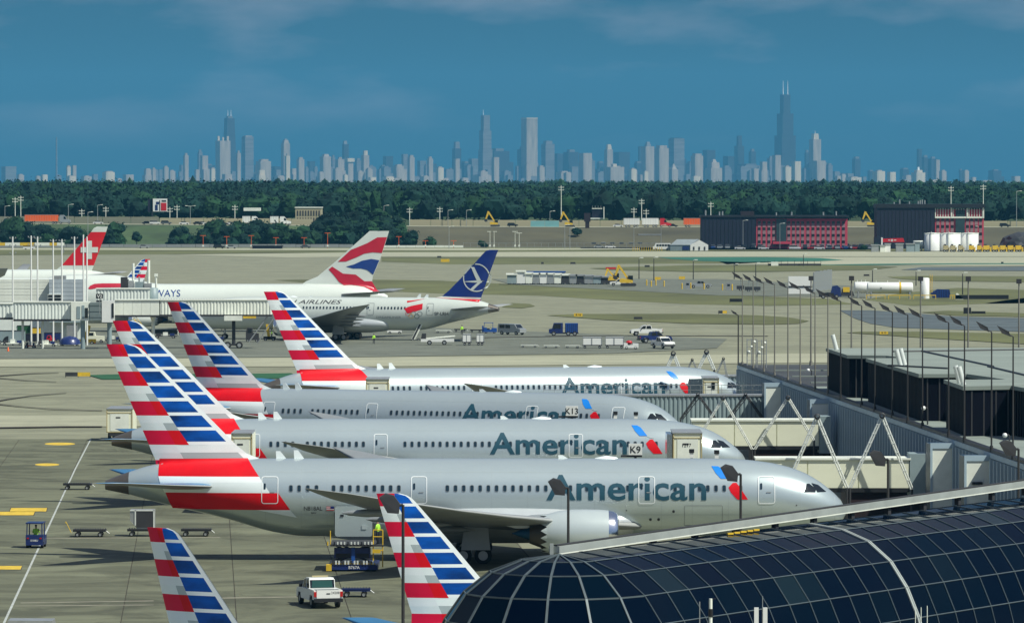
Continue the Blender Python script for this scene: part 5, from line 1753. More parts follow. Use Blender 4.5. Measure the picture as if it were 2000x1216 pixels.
# ---------------- navy-tailed wide-body
la, LOT = widebody('airliner', 'pale airliner with navy fin, white circled bird and red streamer mark', M['lot_grey'], 'lot')
LOT.location = (-30.0, 992.0, 0)
LOT.rotation_euler = (0, 0, R(167.4))
c_l, s_l = math.cos(R(167.4)), math.sin(R(167.4))
def lot_x(p, off=2.9):
    "pixel column to local x on the side facing us (local +y)"
    # solve for the point on the local line y=+off (rotated)
    lo, hi = -30.0, 30.0
    for _ in range(50):
        m_ = (lo + hi) / 2
        wx_ = -30.0 + m_ * c_l - off * s_l
        wy_ = 992.0 + m_ * s_l + off * c_l
        if 1000 + FPX * wx_ / wy_ > p:
            lo = m_
        else:
            hi = m_
    return (lo + hi) / 2
def lot_z(y, off=2.9):
    return EYE - (y - 350) / (FPX / (992 - (0 if off == 0 else 2.9)))
fo_ = lambda p: lot_x(p, 0)
fzl = lambda y: lot_z(y, 0)
def simple_fin(air, root, rows, K, m, name='fin'):
    air.fin = rows
    air.fk = K
    b_ = MB()
    zz = []
    for i in range(len(rows) - 1):
        for k in range(4):
            zz.append(rows[i][0] + (rows[i + 1][0] - rows[i][0]) * k / 4)
    zz.append(rows[-1][0])
    for side in (-1, 1):
        vs = []
        for z in zz:
            te, le = air.finx(z)[0], air.finx(z)[-1]
            for i in range(11):
                x = te + (le - te) * i / 10
                vs.append((x, side * air.finy(x, z), z))
        fs = []
        for j in range(len(zz) - 1):
            for i in range(10):
                a = j * 11 + i
                f = (a, a + 11, a + 12, a + 1)
                fs.append(f if side < 0 else f[::-1])
        b_.add(vs, fs, 0, True)
    te, le = rows[0][1], rows[0][-1]
    b_.add([(te, 0, rows[0][0]), ((te + le) / 2, -.13 * K, rows[0][0]), (le, 0, rows[0][0]), ((te + le) / 2, .13 * K, rows[0][0])], [(0, 1, 2, 3)])
    return b_.build(name, m, root)
lf = simple_fin(la, LOT, [(fzl(487), fo_(973.5), fo_(956)), (fzl(489), fo_(972.5), fo_(949)), (fzl(495), fo_(970), fo_(943)), (fzl(530), fo_(957), fo_(912)), (fzl(565), fo_(945), fo_(878)), (fzl(577), fo_(940.5), fo_(864)), (fzl(592), fo_(938), fo_(846))], 1, M['lot_navy'])
LS = 1
def lpoly(pts, off=0):
    return [(lot_x(p, off), lot_z(y, off)) for p, y in pts]
decal(la, 'white_stripe', bm_from_poly(lpoly([(866, 577.5), (940, 579.5), (938.5, 583.5), (850, 580)])), M['ba_white'], LOT, LS, .03, 'both')
decal(la, 'red_stripe', bm_from_poly(lpoly([(850, 580), (938.5, 583.5), (937, 588.5), (905, 584.5), (870, 581.5)])), M['swiss_red'], LOT, LS, .035, 'both')
bm = bmesh.new()
n_ = 28
vo, vi = [], []
for k in range(n_):
    a = 2 * math.pi * k / n_
    px_, py_ = 931 + 26.5 * math.cos(a), 541 + 27.5 * math.sin(a)
    qx_, qy_ = 931 + 24.3 * math.cos(a), 541 + 25.3 * math.sin(a)
    vo.append(bm.verts.new((*lpoly([(px_, py_)])[0], 0)))
    vi.append(bm.verts.new((*lpoly([(qx_, qy_)])[0], 0)))
for k in range(n_):
    bm.faces.new((vo[k], vo[(k + 1) % n_], vi[(k + 1) % n_], vi[k]))
decal(la, 'emblem_ring', bm, M['ba_white'], LOT, LS, .04, 'fin')
for pts in ([(908, 548.3), (928, 546.5), (952, 547), (952, 550), (928, 550.5), (908, 549.3)], [(919.5, 519), (925, 517.5), (932, 531), (940, 546), (933, 549), (927, 536)], [(936, 548), (941, 549.5), (930, 560), (924, 566), (919.5, 563), (927, 556)]):
    decal(la, 'emblem_bird', bm_from_poly(lpoly(pts)), M['ba_white'], LOT, LS, .045, 'fin')
LT = lambda t, px0, px1, ybase, h_px, bold=.01, shear=0: text_bm_at(t, lot_x(px0), lot_z(ybase), h_px / 10.84, bold, abs(lot_x(px1) - lot_x(px0)), 1, shear)
decal(la, 'title', LT('POLISH AIRLINES', 510, 664.5, 593.5, 7.5, .012, .25), M['charcoal'], LOT, LS, .03, 'fus')
decal(la, 'registration', LT('SP-LRH', 848, 874, 614.5, 6.5), M['charcoal'], LOT, LS, .03, 'fus')
decal(la, 'small_title', LT('DREAMLINER', 735, 783, 621, 4.5, 0), M['seam'], LOT, LS, .03, 'fus')
decal(la, 'streamer', bm_from_poly(lpoly([(789, 602), (801, 597), (824, 592), (824.5, 603), (812, 607), (796, 611.5)], 2.9)), M['swiss_red'], LOT, LS, .03, 'fus')
decal(la, 'streamer', bm_from_poly(lpoly([(792, 587), (800, 586.5), (826, 583), (801, 589), (793, 590.5)], 2.9)), M['swiss_red'], LOT, LS, .03, 'fus')
for k, (p, y) in enumerate(((797, 611), (808, 612), (820, 611.5), (803, 616), (814, 616.5))):
    bm = bmesh.new()
    vo, vi = [], []
    for q in range(14):
        a = 2 * math.pi * q / 14
        vo.append(bm.verts.new((*lpoly([(p + 5 * math.cos(a), y + 4.8 * math.sin(a))], 2.9)[0], 0)))
        vi.append(bm.verts.new((*lpoly([(p + 4.2 * math.cos(a), y + 4.0 * math.sin(a))], 2.9)[0], 0)))
    for q in range(14):
        bm.faces.new((vo[q], vo[(q + 1) % 14], vi[(q + 1) % 14], vi[q]))
    decal(la, 'streamer_ring', bm, [M['swiss_red'], M['seam'], M['seam'], M['yellow'], M['turf_green']][k], LOT, LS, .032, 'fus')
wz = lot_z(601)
windows(la, LOT, [lot_x(p) for p in [592 + 6.55 * k for k in range(20)]] + [lot_x(738 + 6.5 * k) for k in range(14)], wz, 1, .26, .45)
for p in (717, 833):
    door(la, LOT, lot_x(p + 12.5), lot_x(p), lot_z(614), lot_z(592), 1, True, M['seam'])
decal(la, 'grey_tail_underside', bm_from_poly([(-28.2, 5.0), (-27.6, 6.0), (-24.0, 6.2), (-21.0, 5.3), (-19.2, 3.5), (-22, 3.6)]), M['belly'], LOT, 1, .012, 'fus')

# ---------------- four-engined white jet with waved tail
ba = Air(70.0, 5.35, 3.75, 3.25, hump=(17, 27, 1.75))
ba.mat = M['ba_white']
BD = 1045.0
bs = S(BD)
BA = thing('jumbo_jet', 'white hump-backed airliner with red, white and blue waved tail', 'airliner', (0, BD, 0), math.pi)
btail = X(752, BD)
BA.location.x = btail - 34.5
bx = lambda p, off=0.0: -(X(p, BD - off) - BA.location.x)
bz = lambda y, off=0.0: Z(y, BD - off)
ba.body(BA, [M['ba_white']], m=60, n=40)
simple_fin(ba, BA, [(bz(451), bx(760), bx(722)), (bz(476), bx(752.5), bx(694)), (bz(510), bx(741), bx(656)), (bz(540), bx(728), bx(620)), (bz(549), bx(727), bx(598)), (bz(562), bx(730), bx(580))], 1.4, M['ba_white'])
bp = lambda pts: [(bx(p), bz(y)) for p, y in pts]
decal(ba, 'tail_wave', bm_from_poly(bp([(756, 463), (737, 463.5), (717, 475), (700, 482), (685, 488), (660, 511), (676, 510.5), (697, 502), (712, 495), (728, 492.5), (746, 494)])), M['ba_red'], BA, 1, .05, 'fin', 1, .4)
decal(ba, 'tail_wave', bm_from_poly(bp([(676, 520.5), (692, 516), (707, 509), (725, 505.5), (741, 508), (729, 536), (717, 527), (705, 524), (690, 524)])), M['ba_blue'], BA, 1, .05, 'fin', 1, .4)
decal(ba, 'tail_wave', bm_from_poly(bp([(649, 520.5), (660, 527.5), (670, 534), (695, 536), (712, 549), (740, 549), (742, 568), (735, 572), (726, 567), (712, 560), (687, 556), (672, 557), (662, 550), (652, 537), (642, 526)])), M['ba_red'], BA, 1, .05, 'both', 1, .3)
decal(ba, 'title', text_bm_at('BRITISH AIRWAYS', bx(205, 3.2), bz(579, 3.2), 1.3, 0.0, abs(bx(352, 3.2) - bx(205, 3.2)), 1), M['ba_blue'], BA, 1, .05, 'fus', 1, .25)
pill = [(bx(p, 3), bz(y, 3)) for p, y in ((172, 563), (176, 558), (184, 554.5), (200, 553.5), (236, 553.5), (236, 561), (205, 561.5), (188, 563), (176, 565))]
decal(ba, 'nose_ribbon', bm_from_poly(pill), M['ba_red'], BA, 1, .05, 'fus', 1, .25)
windows(ba, BA, [bx(p, 3.2) for p in [250 + 5.3 * k for k in range(62)]], bz(585.5, 3.2), 1, .25, .40)
BW = [(2.2, 17, 33, 3.3, 2.0), (9, 23, 36, 3.8, 1.4), (18, 31, 40, 4.7, .9), (28, 40, 45, 5.6, .4), (30.5, 42.5, 46, 5.9, .2), (31.2, 44.5, 46.5, 6.9, .08)]
for s_ in (-1, 1):
    lifting('wing', BA, [(y, 35 - le, 35 - te, z, t) for y, le, te, z, t in BW], s_, [M['wing_grey'], M['wing_grey'], M['wing_white']])
    engine(BA, 0, s_ * 11.7, 2.6, 1.4, 35 - 27, 35 - 21.5, M['ba_white'])
    engine(BA, 0, s_ * 20.8, 3.7, 1.4, 35 - 35, 35 - 29.5, M['ba_white'])
    gear(BA, 35 - 33, s_ * 5.5, 2.8, .62, True, 'main_gear', .55)
gear(BA, 35 - 7.5, 0, 2.4, .55, False, 'nose_gear', .4, 1)
stabs(BA, bx(652), bx(722), bx(760), bx(790), 11.1, 7.0, 8.0, [M['wing_grey'], M['wing_grey'], M['wing_white']], 1.2)

# ---------------- white jet with red flag fin
SD = 1290.0
sa = Air(63.0, 5.0, 2.82, 2.82)
sa.mat = M['ba_white']
SW = thing('airliner', 'white airliner with a red fin bearing a white cross, far left', 'airliner', (X(222, SD) - 31.5, SD, 0), math.pi)
sx = lambda p, off=0.0: -(X(p, SD - off) - SW.location.x)
sz = lambda y, off=0.0: Z(y, SD - off)
sa.body(SW, [M['ba_white']], m=50, n=36)
simple_fin(sa, SW, [(sz(442.5), sx(210.5), sx(190)), (sz(445), sx(210), sx(184)), (sz(453), sx(207.5), sx(178)), (sz(518), sx(183.5), sx(121)), (sz(527), sx(180), sx(110)), (sz(534), sx(178), sx(98))], 1.2, M['ba_white'])
decal(sa, 'red_field', bm_from_poly([(sx(p), sz(y)) for p, y in ((207.5, 453), (178, 453), (121, 518), (183.5, 518))]), M['swiss_red'], SW, 1, .03, 'fin', 1, .4)
for q in (((170, 470), (180, 470), (180, 505.5), (170, 505.5)), ((158, 482.5), (192, 482.5), (191.5, 493), (158, 493))):
    decal(sa, 'white_cross', bm_from_poly([(sx(p), sz(y)) for p, y in q]), M['ba_white'], SW, 1, .12 if q[0][0] == 158 else .09, 'fin', 1, .4)
windows(sa, SW, [sx(p, 2.8) for p in [2 + 4.6 * k for k in range(22)]], sz(547.5, 2.8), 1, .26, .4)
for s_ in (-1, 1):
    lifting('wing', SW, [(y, 31.5 - le, 31.5 - te, z, t) for y, le, te, z, t in [(2.2, 18, 31, 3.2, 1.5), (10, 24, 33, 4.2, 1.0), (20, 31, 37, 5.6, .6), (28, 37, 40, 6.9, .3), (30, 39, 41, 8.6, .1)]], s_, [M['wing_grey'], M['wing_grey'], M['wing_white']])
    engine(SW, 0, s_ * 9.5, 2.4, 1.35, 31.5 - 25, 31.5 - 20, M['ba_white'])
    gear(SW, 31.5 - 29, s_ * 5.0, 2.8, .62, True, 'main_gear', .5)
gear(SW, 31.5 - 6.5, 0, 2.4, .5, False, 'nose_gear', .35, 1)
stabs(SW, sx(170), sx(212), sx(228), sx(246), 9.6, 6.4, 7.2, [M['wing_grey'], M['wing_white'], M['wing_white']], 1.0)
# ------------------------------------------------------------------ near apron of concrete slabs
AX = R(3.2)
def slab_mat():
    m = pavement('apron_slab_toned', (0.15, 0.155, 0.10), 0.16, 0.5)
    t = m.node_tree
    b = t.nodes['Principled BSDF']
    src = b.inputs['Base Color'].links[0].from_socket
    oi = N(t, 'ShaderNodeObjectInfo')
    mr = N(t, 'ShaderNodeMapRange')
    mr.inputs[3].default_value = 0.84
    mr.inputs[4].default_value = 1.08
    t.links.new(oi.outputs['Random'], mr.inputs[0])
    mx = N(t, 'ShaderNodeMix', data_type='RGBA', blend_type='MULTIPLY')
    mx.inputs[0].default_value = 1
    t.links.new(src, mx.inputs[6])
    t.links.new(mr.outputs[0], mx.inputs[7])
    t.links.new(mx.outputs[2], b.inputs['Base Color'])
    # the stains must not repeat from slab to slab
    for n in t.nodes:
        if n.type == 'TEX_COORD':
            tcn = n
    geo = N(t, 'ShaderNodeNewGeometry')
    for l in list(t.links):
        if l.from_node == tcn:
            to = l.to_socket
            t.links.remove(l)
            t.links.new(geo.outputs['Position'], to)
    return m
M['slab2'] = slab_mat()
SL = 7.58
apron = struct(bpy.data.objects.new('apron', MB().add([(-4 * SL - .1, -.1, 0), (4 * SL + .1, -.1, 0), (4 * SL + .1, 36 * SL + .1, 0), (-4 * SL - .1, 36 * SL + .1, 0)], [(0, 1, 2, 3)]).mesh('apron_bed', M['linedark'])))
C.objects.link(apron)
apron.location = (-32.1 + 1 * SL - .05, 340, 0.005)
apron.rotation_euler = (0, 0, AX)
sm_ = MB().box(.032, SL - .032, .018, SL - .018, 0, .03).mesh('concrete_slab', M['slab2'])
for i in range(-4, 4):
    for j in range(36):
        link('concrete_slab', sm_, apron, (i * SL, j * SL, 0))
# painted lines and boxes on it
def mark(name, pts, m, lift=0.045):
    bm = bm_from_poly([(G(x, y).x, G(x, y).y) for x, y in pts])
    for v in bm.verts:
        v.co.z = lift
    bmesh.ops.recalc_face_normals(bm, faces=bm.faces[:])
    if bm.faces and bm.faces[:][0].normal.z < 0:
        bmesh.ops.reverse_faces(bm, faces=bm.faces[:])
    me = bpy.data.meshes.new(name)
    bm.to_mesh(me)
    bm.free()
    me.materials.append(m)
    return struct(link(name, me))
mark('white_line', [(1.5, 1225), (6.5, 1225), (148, 917), (179, 857), (176.5, 857), (145, 917)], M['linewhite'])
for pts in ([(22, 992.2), (92, 992.2), (90, 999), (19, 999)], [(-12, 999.6), (68, 999.6), (65, 1006.4), (-12, 1006.4)], [(-12, 1105.4), (43, 1105.4), (40, 1112.4), (-12, 1112.4)]):
    mark('marking_border', [(x + (-1.5 if k in (0, 3) else 1.5), y + (-.9 if k < 2 else .9)) for k, (x, y) in enumerate(pts)], M['linedark'], .045)
    mark('yellow_marking', pts, M['lineyellow'], .05)
for cx_, cy_, w_ in ((117, 867, 30), (92, 907.5, 24)):
    mark('yellow_marking', [(cx_ + w_ * math.cos(k * math.pi / 8), cy_ + 2.6 * math.sin(k * math.pi / 8)) for k in range(16)], M['lineyellow'])
for pts in ([(-5, 734), (60, 729.5), (115, 728), (115, 728.7), (60, 730.6), (-5, 735.4)], [(-5, 738), (50, 743), (110, 746), (110, 746.7), (50, 744), (-5, 739.2)], [(-5, 783), (15, 779.5), (60, 773), (130, 767.5), (130, 768.2), (60, 774.2), (15, 781), (-5, 785)], [(-5, 789), (30, 793), (100, 799), (200, 802), (200, 803), (100, 800), (30, 794.2), (-5, 790.5)],
            [(-5, 835), (120, 833), (200, 833), (200, 834.6), (120, 835), (-5, 837)], [(900, 660), (1200, 655), (1500, 656), (1500, 657), (1200, 656), (900, 661)]):
    mark('taxi_line', pts, M['linedark'], .1)
for pts in ([(40, 1177), (300, 1173), (300, 1174.2), (40, 1178.2)], [(30, 1183), (300, 1181), (300, 1182), (30, 1184)], [(400, 1168), (580, 1165), (580, 1166.4), (400, 1169.4)], [(90, 1051), (430, 1049), (430, 1050), (90, 1052)]):
    mark('faint_line', pts, mat('faint_line', (.27, .25, .19), .9, var=.3), .045)

# ------------------------------------------------------------------ right-hand pier
def PX(d):
    return 37.9 - (d - 406) * 0.0568
PR = math.atan(0.0568)
D0, D1 = 352.0, 622.0
plen = (D1 - D0) / math.cos(PR)
pier = thing('pier_building', 'long dark-topped terminal pier running away on the right, lamps along its roof edge', 'building', (PX(D0), D0, 0), PR)
MB().box(0, .3, 0, plen, 0, 7.55).build('facade_wall', M['facade'], pier)
MB().box(-.12, .42, -.1, plen + .1, 7.55, 7.95).build('fascia', M['facade_trim'], pier)
MB().box(-.05, .5, -.1, plen + .1, 7.96, 8.22).build('parapet', M['black'], pier)
me = MB().box(-.34, .0, -.15, .15, 0, 7.5).mesh('mullion', M['facade_trim'])
me2 = MB().box(-.1, .0, -.6, .6, 4.9, 7.0).mesh('window', M['glass_dark'])
me3 = MB().box(-.13, .0, -.7, .7, 0, 2.2).mesh('service_door', M['black'])
k = 0
yy_ = 1.0
while yy_ < plen - 1:
    link('mullion', me, pier, (0, yy_, 0))
    if (k % 5) in (1, 2):
        link('window', me2, pier, (0, yy_ + .95, 0))
    if k % 9 == 4:
        link('service_door', me3, pier, (0, yy_ + .95, 0))
    k += 1
    yy_ += 1.9
MB().box(.5, 60, 0, 205, 7.6, 8.0).build('lower_roof', M['roof_light'], pier)
MB().box(.5, 60, 205.003, plen, 7.6, 7.995).build('lower_roof', M['roof_dark'], pier)
MB().box(.3, 60, 0, plen, 0, 7.58).build('inner_core', M['facade'], pier)
b_ = MB()
for a in (214, 232, 250):
    b_.box(2, 40, a, a + .35, 8.0, 8.12)
b_.build('roof_seam', M['roof_light'], pier)['kind'] = 'stuff'
UP = [(31.7, 550), (32.5, 528), (36.2, 526.5), (37.6, 519.5), (33.7, 519), (35.6, 477), (39.8, 477), (42, 464), (36.7, 463.5), (37.1, 448.5), (41.2, 450), (42.3, 441), (80, 439), (80, 553)]
up = thing('rooftop_hall', 'black-clad saw-tooth rooftop storey with pale roof on the pier', 'building', (31.7, 550, 8))
loc = lambda p: (p[0] - 31.7, p[1] - 550)
MB().prism([loc(p) for p in UP], 0.0, 3.75).build('black_wall', M['blackwall'], up)
b_ = MB()
n_ = len(UP)
cx_ = sum(p[0] for p in UP) / n_
MB().prism([(loc(p)[0] - (.25 if p[0] < 60 else 0), loc(p)[1] - .25) for p in UP], 3.78, 4.1, 0).build('roof', [M['roof_light']], up)
rib = MB().box(-.06, .06, -.06, .06, 0, 3.7).mesh('cladding_rib', M['charcoal'])
cnt = 0
for i in range(n_ - 1):
    (xa, ya), (xb, yb) = loc(UP[i]), loc(UP[i + 1])
    if min(UP[i][0], UP[i + 1][0]) > 60:
        continue
    ln = math.hypot(xb - xa, yb - ya)
    for q in range(int(ln / 1.0)):
        t_ = (q + .5) / int(ln / 1.0)
        px_, py_ = xa + (xb - xa) * t_, ya + (yb - ya) * t_
        if px_ > 24:
            continue
        link('cladding_rib', rib, up, (px_, py_, 0))
        cnt += 1
for (pa, pb) in (((1745, 687), (2010, 683)), ((1800, 686), (1940, 716)), ((1930, 716), (2010, 735)), ((1735, 714), (1850, 720))):
    a_, c_ = G(*pa, 12.12), G(*pb, 12.12)
    MB().tube((a_.x - 31.7, a_.y - 550, 4.13), (c_.x - 31.7, c_.y - 550, 4.13), .12, .12, 5).build('roof_joint', M['black'], up)
for i, (px, py, lab) in enumerate(((1633, 677, 'silver duct on the corner of the farthest rooftop block'), (1758, 708, 'left of two silver ducts on the middle rooftop block'), (1766, 706, 'right of two silver ducts on the middle rooftop block'), (1874, 742, 'left silver duct on the nearest rooftop block'), (1881, 744, 'right silver duct on the nearest rooftop block'))):
    p = G(px, py, 12.4)
    t = thing('roof_duct', lab, 'duct', (p.x, p.y, 12.1), 0, 'silver ducts on the black rooftop storey')
    MB().tube((.05, 0, 0), (-.35, 0, 1.5), .22, .22, 10).build('duct', M['silver'], t)
# glazed vestibules with pale ends
for i, (d, w_, lab) in enumerate(((574, 1.9, 'pale gate vestibule at the far end of the pier'), (531, 1.9, 'pale gate vestibule above the middle cream bridge'), (442.7, 2.0, 'pale gate vestibule at the near cream bridge, left of two'), (423, 2.0, 'nearest pale gate vestibule, right of two'))):
    x = PX(d)
    t = thing('gate_vestibule', lab, 'vestibule', (x, d, 0), PR, 'pale gate vestibules on the pier side')
    MB().box(-w_, 0, 0, 3.2, 0, 7.65).build('side_wall', M['facade'], t)
    MB().box(-w_ - .02, -.02, -.12, -.002, .2, 7.6).build('end_panel', M['offwhite'], t)
    b_ = MB()
    b_.box(-w_ - .08, .02, -.2, -.12, 7.3, 7.75).box(-w_ - .08, -w_ + .10, -.2, -.12, .2, 7.3).box(-.14, .02, -.2, -.12, .2, 7.3)
    b_.build('end_frame', M['facade_trim'], t)
    if i == 3:
        MB().rbox((-w_ * .55, -.3, 5.6), (.8, .3, .2)).build('lamp', M['black'], t)
# roof-edge lamps
def flood(name, label, px, d, z0, ytop, head, m, group, r=.09, hs=1.0):
    x = X(px, d)
    h = Z(ytop, d) - z0
    t = thing(name, label, 'lamp', (x, d, z0), 0, group)
    MB().tube((0, 0, 0), (0, 0, h), r, r * .7, 8).tube((0, 0, 0), (0, 0, .5), r * 1.9, r * 1.7, 8).build('pole', M[m], t)
    b_ = MB()
    if head == 'leaf':
        b_.tube((0, 0, h), (-.25 * hs, 0, h + .12 * hs), .05, .05, 5)
        b_.add([(-.15 * hs, -.2, h + .0), (-.15 * hs, .2, h + .0), (-.25 * hs, -.22, h + .28 * hs), (-.25 * hs, .22, h + .28 * hs), (-.9 * hs, -.18, h + .62 * hs), (-.9 * hs, .18, h + .62 * hs), (-.62 * hs, -.2, h + .18 * hs), (-.62 * hs, .2, h + .18 * hs)],
               [(0, 1, 3, 2), (2, 3, 5, 4), (4, 5, 7, 6), (6, 7, 1, 0), (0, 2, 4, 6), (1, 7, 5, 3)])
    elif head == 'square':
        b_.rbox((0, 0, h + .1), (.55, .35, .5))
    else:
        b_.tube((0, 0, h), (-.3, 0, h - .05), .07, .07, 6)
        b_.add([(-.15, -.3, h + .05), (-.15, .3, h + .05), (-.2, -.32, h - .42), (-.2, .32, h - .42), (-.75, -.32, h - .38), (-.75, .32, h - .38), (-1.15, -.34, h + .35), (-1.15, .34, h + .35), (-.85, -.3, h + .55), (-.85, .3, h + .55), (-.45, -.3, h + .45), (-.45, .3, h + .45)],
               [(0, 1, 3, 2), (2, 3, 5, 4), (4, 5, 7, 6), (6, 7, 9, 8), (8, 9, 11, 10), (10, 11, 1, 0), (0, 2, 4, 6, 8, 10), (1, 11, 9, 7, 5, 3)])
    b_.build('lamp_head', M['charcoal'], t)
    return t
row = [(1450, 545, 'polegrey'), (1471, 549, 'polegrey'), (1492, 553, 'polegrey'), (1513, 556, 'polegrey'), (1539, 562, 'polegrey'), (1563, 565, 'polegrey'), (1592, 573, 'polegrey'), (1617, 580, 'polegrey'), (1642, 588, 'poledark'), (1683, 597, 'poledark'), (1709, 602, 'poledark'), (1743, 609, 'poledark'), (1773, 615, 'poledark'), (1802, 620, 'poledark'), (1853, 630, 'poledark'), (1884, 636, 'poledark'), (1937, 648, 'poledark'), (1979, 657, 'poledark')]
ordn = ['first', 'second', 'third', 'fourth', 'fifth', 'sixth', 'seventh', 'eighth', 'ninth', 'tenth', 'eleventh', 'twelfth', 'thirteenth', 'fourteenth', 'fifteenth', 'sixteenth', 'seventeenth', 'eighteenth']
for i, (px, yt, m) in enumerate(row):
    d = min(620.0, 653500 / (px - 391))
    flood('edge_lamp', f"{'grey' if m == 'polegrey' else 'dark'} roof-edge lamp pole, {ordn[i]} from the far end of the pier", px, d, 8.0, yt, 'leaf', m, 'lamp poles along the pier roof edge', .075, 1.35)
for i, (px, yt) in enumerate(((1584, 545), (1663, 545), (1798, 546), (1891, 546), (1990, 551))):
    flood('square_lamp', f"tall grey lamp pole with a square head, {ordn[i]} from the left", px, 619.5 if px < 1600 else 600, 8.0, yt, 'square', 'polegrey', 'square-headed lamp poles behind the pier roof', .10)
flood('edge_lamp', 'dark pole with a lamp on each side left of the roof-edge row', 1442, 640, 0, 615, 'leaf', 'poledark', None, .10)
for px, yt, d, lab in ((787, 985, 265, 'tall near lamp pole standing before the striped bottom-centre fin'), (1110, 952, 310, 'near lamp with its dark head over the big A of the title'), (1447, 925, 310, 'near lamp with its dark head beside the red and blue symbol'), (1735, 896, 330, 'near lamp with its dark head before the cream bridge'), (1990, 876, 330, 'near lamp at the right edge before the pier facade')):
    flood('near_lamp', lab, px, d, 0, yt, 'big', 'poledark', 'near lamps on tall poles', .10, 1)
# rooftop bits at the far end of the pier
def rack(px, py0, py1, d, label):
    t = thing('roof_antenna_rack', label, 'antenna', (X(px, d), d, 8.0))
    h = Z(py0, d) - 8.0
    b_ = MB()
    for dx in (-.5, 0, .5):
        b_.tube((dx, 0, 0), (dx, 0, h), .06, .05, 6)
    for k in range(4):
        b_.box(-.55, .55, -.03, .03, h * (k + 1) / 4.2, h * (k + 1) / 4.2 + .06)
    b_.build('frame', M['steel'], t)
    for k in range(3):
        MB().ball((-.3 + .3 * k, -.1, h * (.55 + .17 * k)), .17, 8).build('camera', M['offwhite'], t)
rack(1468, 661, 713, 612, 'left rooftop rack of cameras and aerials at the pier end')
rack(1488, 663, 713, 612, 'right rooftop rack of cameras and aerials at the pier end')
for px, py, d, lab in ((1812, 797, 470, 'small gooseneck lamp on the pier roof before the middle block'), (1972, 850, 425, 'small gooseneck lamp on the near pier roof'), (1585, 723, 585, 'white globe camera post on the dark far roof')):
    t = thing('gooseneck_lamp', lab, 'lamp', (X(px, d), d, 8.0), 0, 'small lamps on the pier roof')
    h = Z(py, d) - 8.0
    MB().tube((0, 0, 0), (0, 0, h), .07, .06, 6).tube((0, 0, h), (-.3, 0, h + .15), .05, .05, 6).build('post', M['charcoal'], t)
    MB().ball((-.35, 0, h + .02), .2, 8).build('lamp_shade', M['white'], t)

# ------------------------------------------------------------------ jet bridges
def corr(b_, x0, x1, z0, z1, y, pitch=.46, dep=.09, m=0):
    n = max(2, int((x1 - x0) / pitch))
    vs = []
    for i in range(n + 1):
        for f_, o in ((0, 0), (.28, 0), (.42, dep), (.80, dep), (.94, 0)):
            if i == n and f_ > 0:
                break
            x = x0 + (x1 - x0) * (i + f_) / n
            vs.append((x, y - o, z0))
            vs.append((x, y - o, z1))
    k = len(vs) // 2
    b_.add(vs, [(2 * i, 2 * i + 2, 2 * i + 3, 2 * i + 1) for i in range(k - 1)], m)
def bridge(label, px0, px1, d, z0, z1, kind, m, group='passenger bridges on the right', depth=3.0, rail=False, tilt=0):
    x0, x1 = X(px0, d), X(px1, d)
    t = thing('passenger_bridge', label, 'jet bridge', (x0, d, 0), 0, group)
    L_ = x1 - x0
    if kind == 'flat':
        n = max(1, int(round(L_ / 3.6)))
        me = MB().box(.012, 1 - .012, 0, .08, z0, z1 - .12).mesh('wall_panel', m)
        for i in range(n):
            o = link('wall_panel', me, t, (L_ * i / n, -.03, 0))
            o.scale = (L_ / n, 1, 1)
        MB().box(0, L_, .06, depth, z0, z1 - .1).build('shell', m, t)
    else:
        b_ = MB()
        corr(b_, 0, L_, z0, z1 - .1, 0)
        b_.build('corrugated_side', m, t)
        MB().box(.02, L_ - .02, .02, depth, z0 + .01, z1 - .12).build('shell', m, t)
    MB().box(-.1, L_ + .1, -.16, depth + .1, z1 - .1, z1 + .06).build('roof', M['offwhite'] if kind == 'flat' else M['steel'], t)
    MB().box(0, L_, -.08, depth, z0 - .35, z0 - .01).build('underframe', M['black'], t)
    if rail:
        b_ = MB()
        n = int(L_ / 1.1)
        for i in range(n + 1):
            b_.box(L_ * i / n - .02, L_ * i / n + .02, -.02, .02, z1 + .06, z1 + 1.1)
        b_.box(0, L_, -.02, .02, z1 + 1.06, z1 + 1.12).box(0, L_, -.02, .02, z1 + .55, z1 + .59)
        b_.build('guard_rail', M['steel'], t)
    MB().tube((L_ * .3, depth / 2, 0), (L_ * .3, depth / 2, z0 - .3), .25, .25, 10).build('support_column', M['charcoal'], t)
    return t, L_
b1, bl = bridge('near cream bridge with flat panels, behind the nose of the nearest airliner', 1478, 1777, 450, 3.7, 6.1, 'flat', M['cream'])
MB().box(bl + .02, bl + 1.3, -.1, 3, 3.0, 6.5).build('end_box', M['bridge_grey'], b1)
b2, bl = bridge('middle cream bridge with flat panels, above the second airliner nose', 1352, 1600, 521, 3.7, 6.15, 'flat', M['cream'])
MB().box(bl + .02, bl + 1.1, -.1, 3, 3.0, 6.5).build('end_box', M['bridge_grey'], b2)
b3, bl = bridge('blue-grey corrugated bridge with a guard rail on top, third from the front', 1062, 1512, 578, 3.0, 6.25, 'corr', M['bridge_grey'], rail=True)
b4, bl = bridge('farthest blue-grey corrugated bridge at the end of the pier', 1372, 1462, 634, 3.2, 6.3, 'corr', M['bridge_grey'])
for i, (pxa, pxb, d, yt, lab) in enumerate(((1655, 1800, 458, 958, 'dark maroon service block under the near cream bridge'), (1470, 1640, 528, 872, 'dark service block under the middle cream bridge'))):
    t = block('service_block', lab, 'building', pxa, pxb, yt, d, 0, 9, M['maroon'], M['black'], 'dark ground-level blocks by the pier')
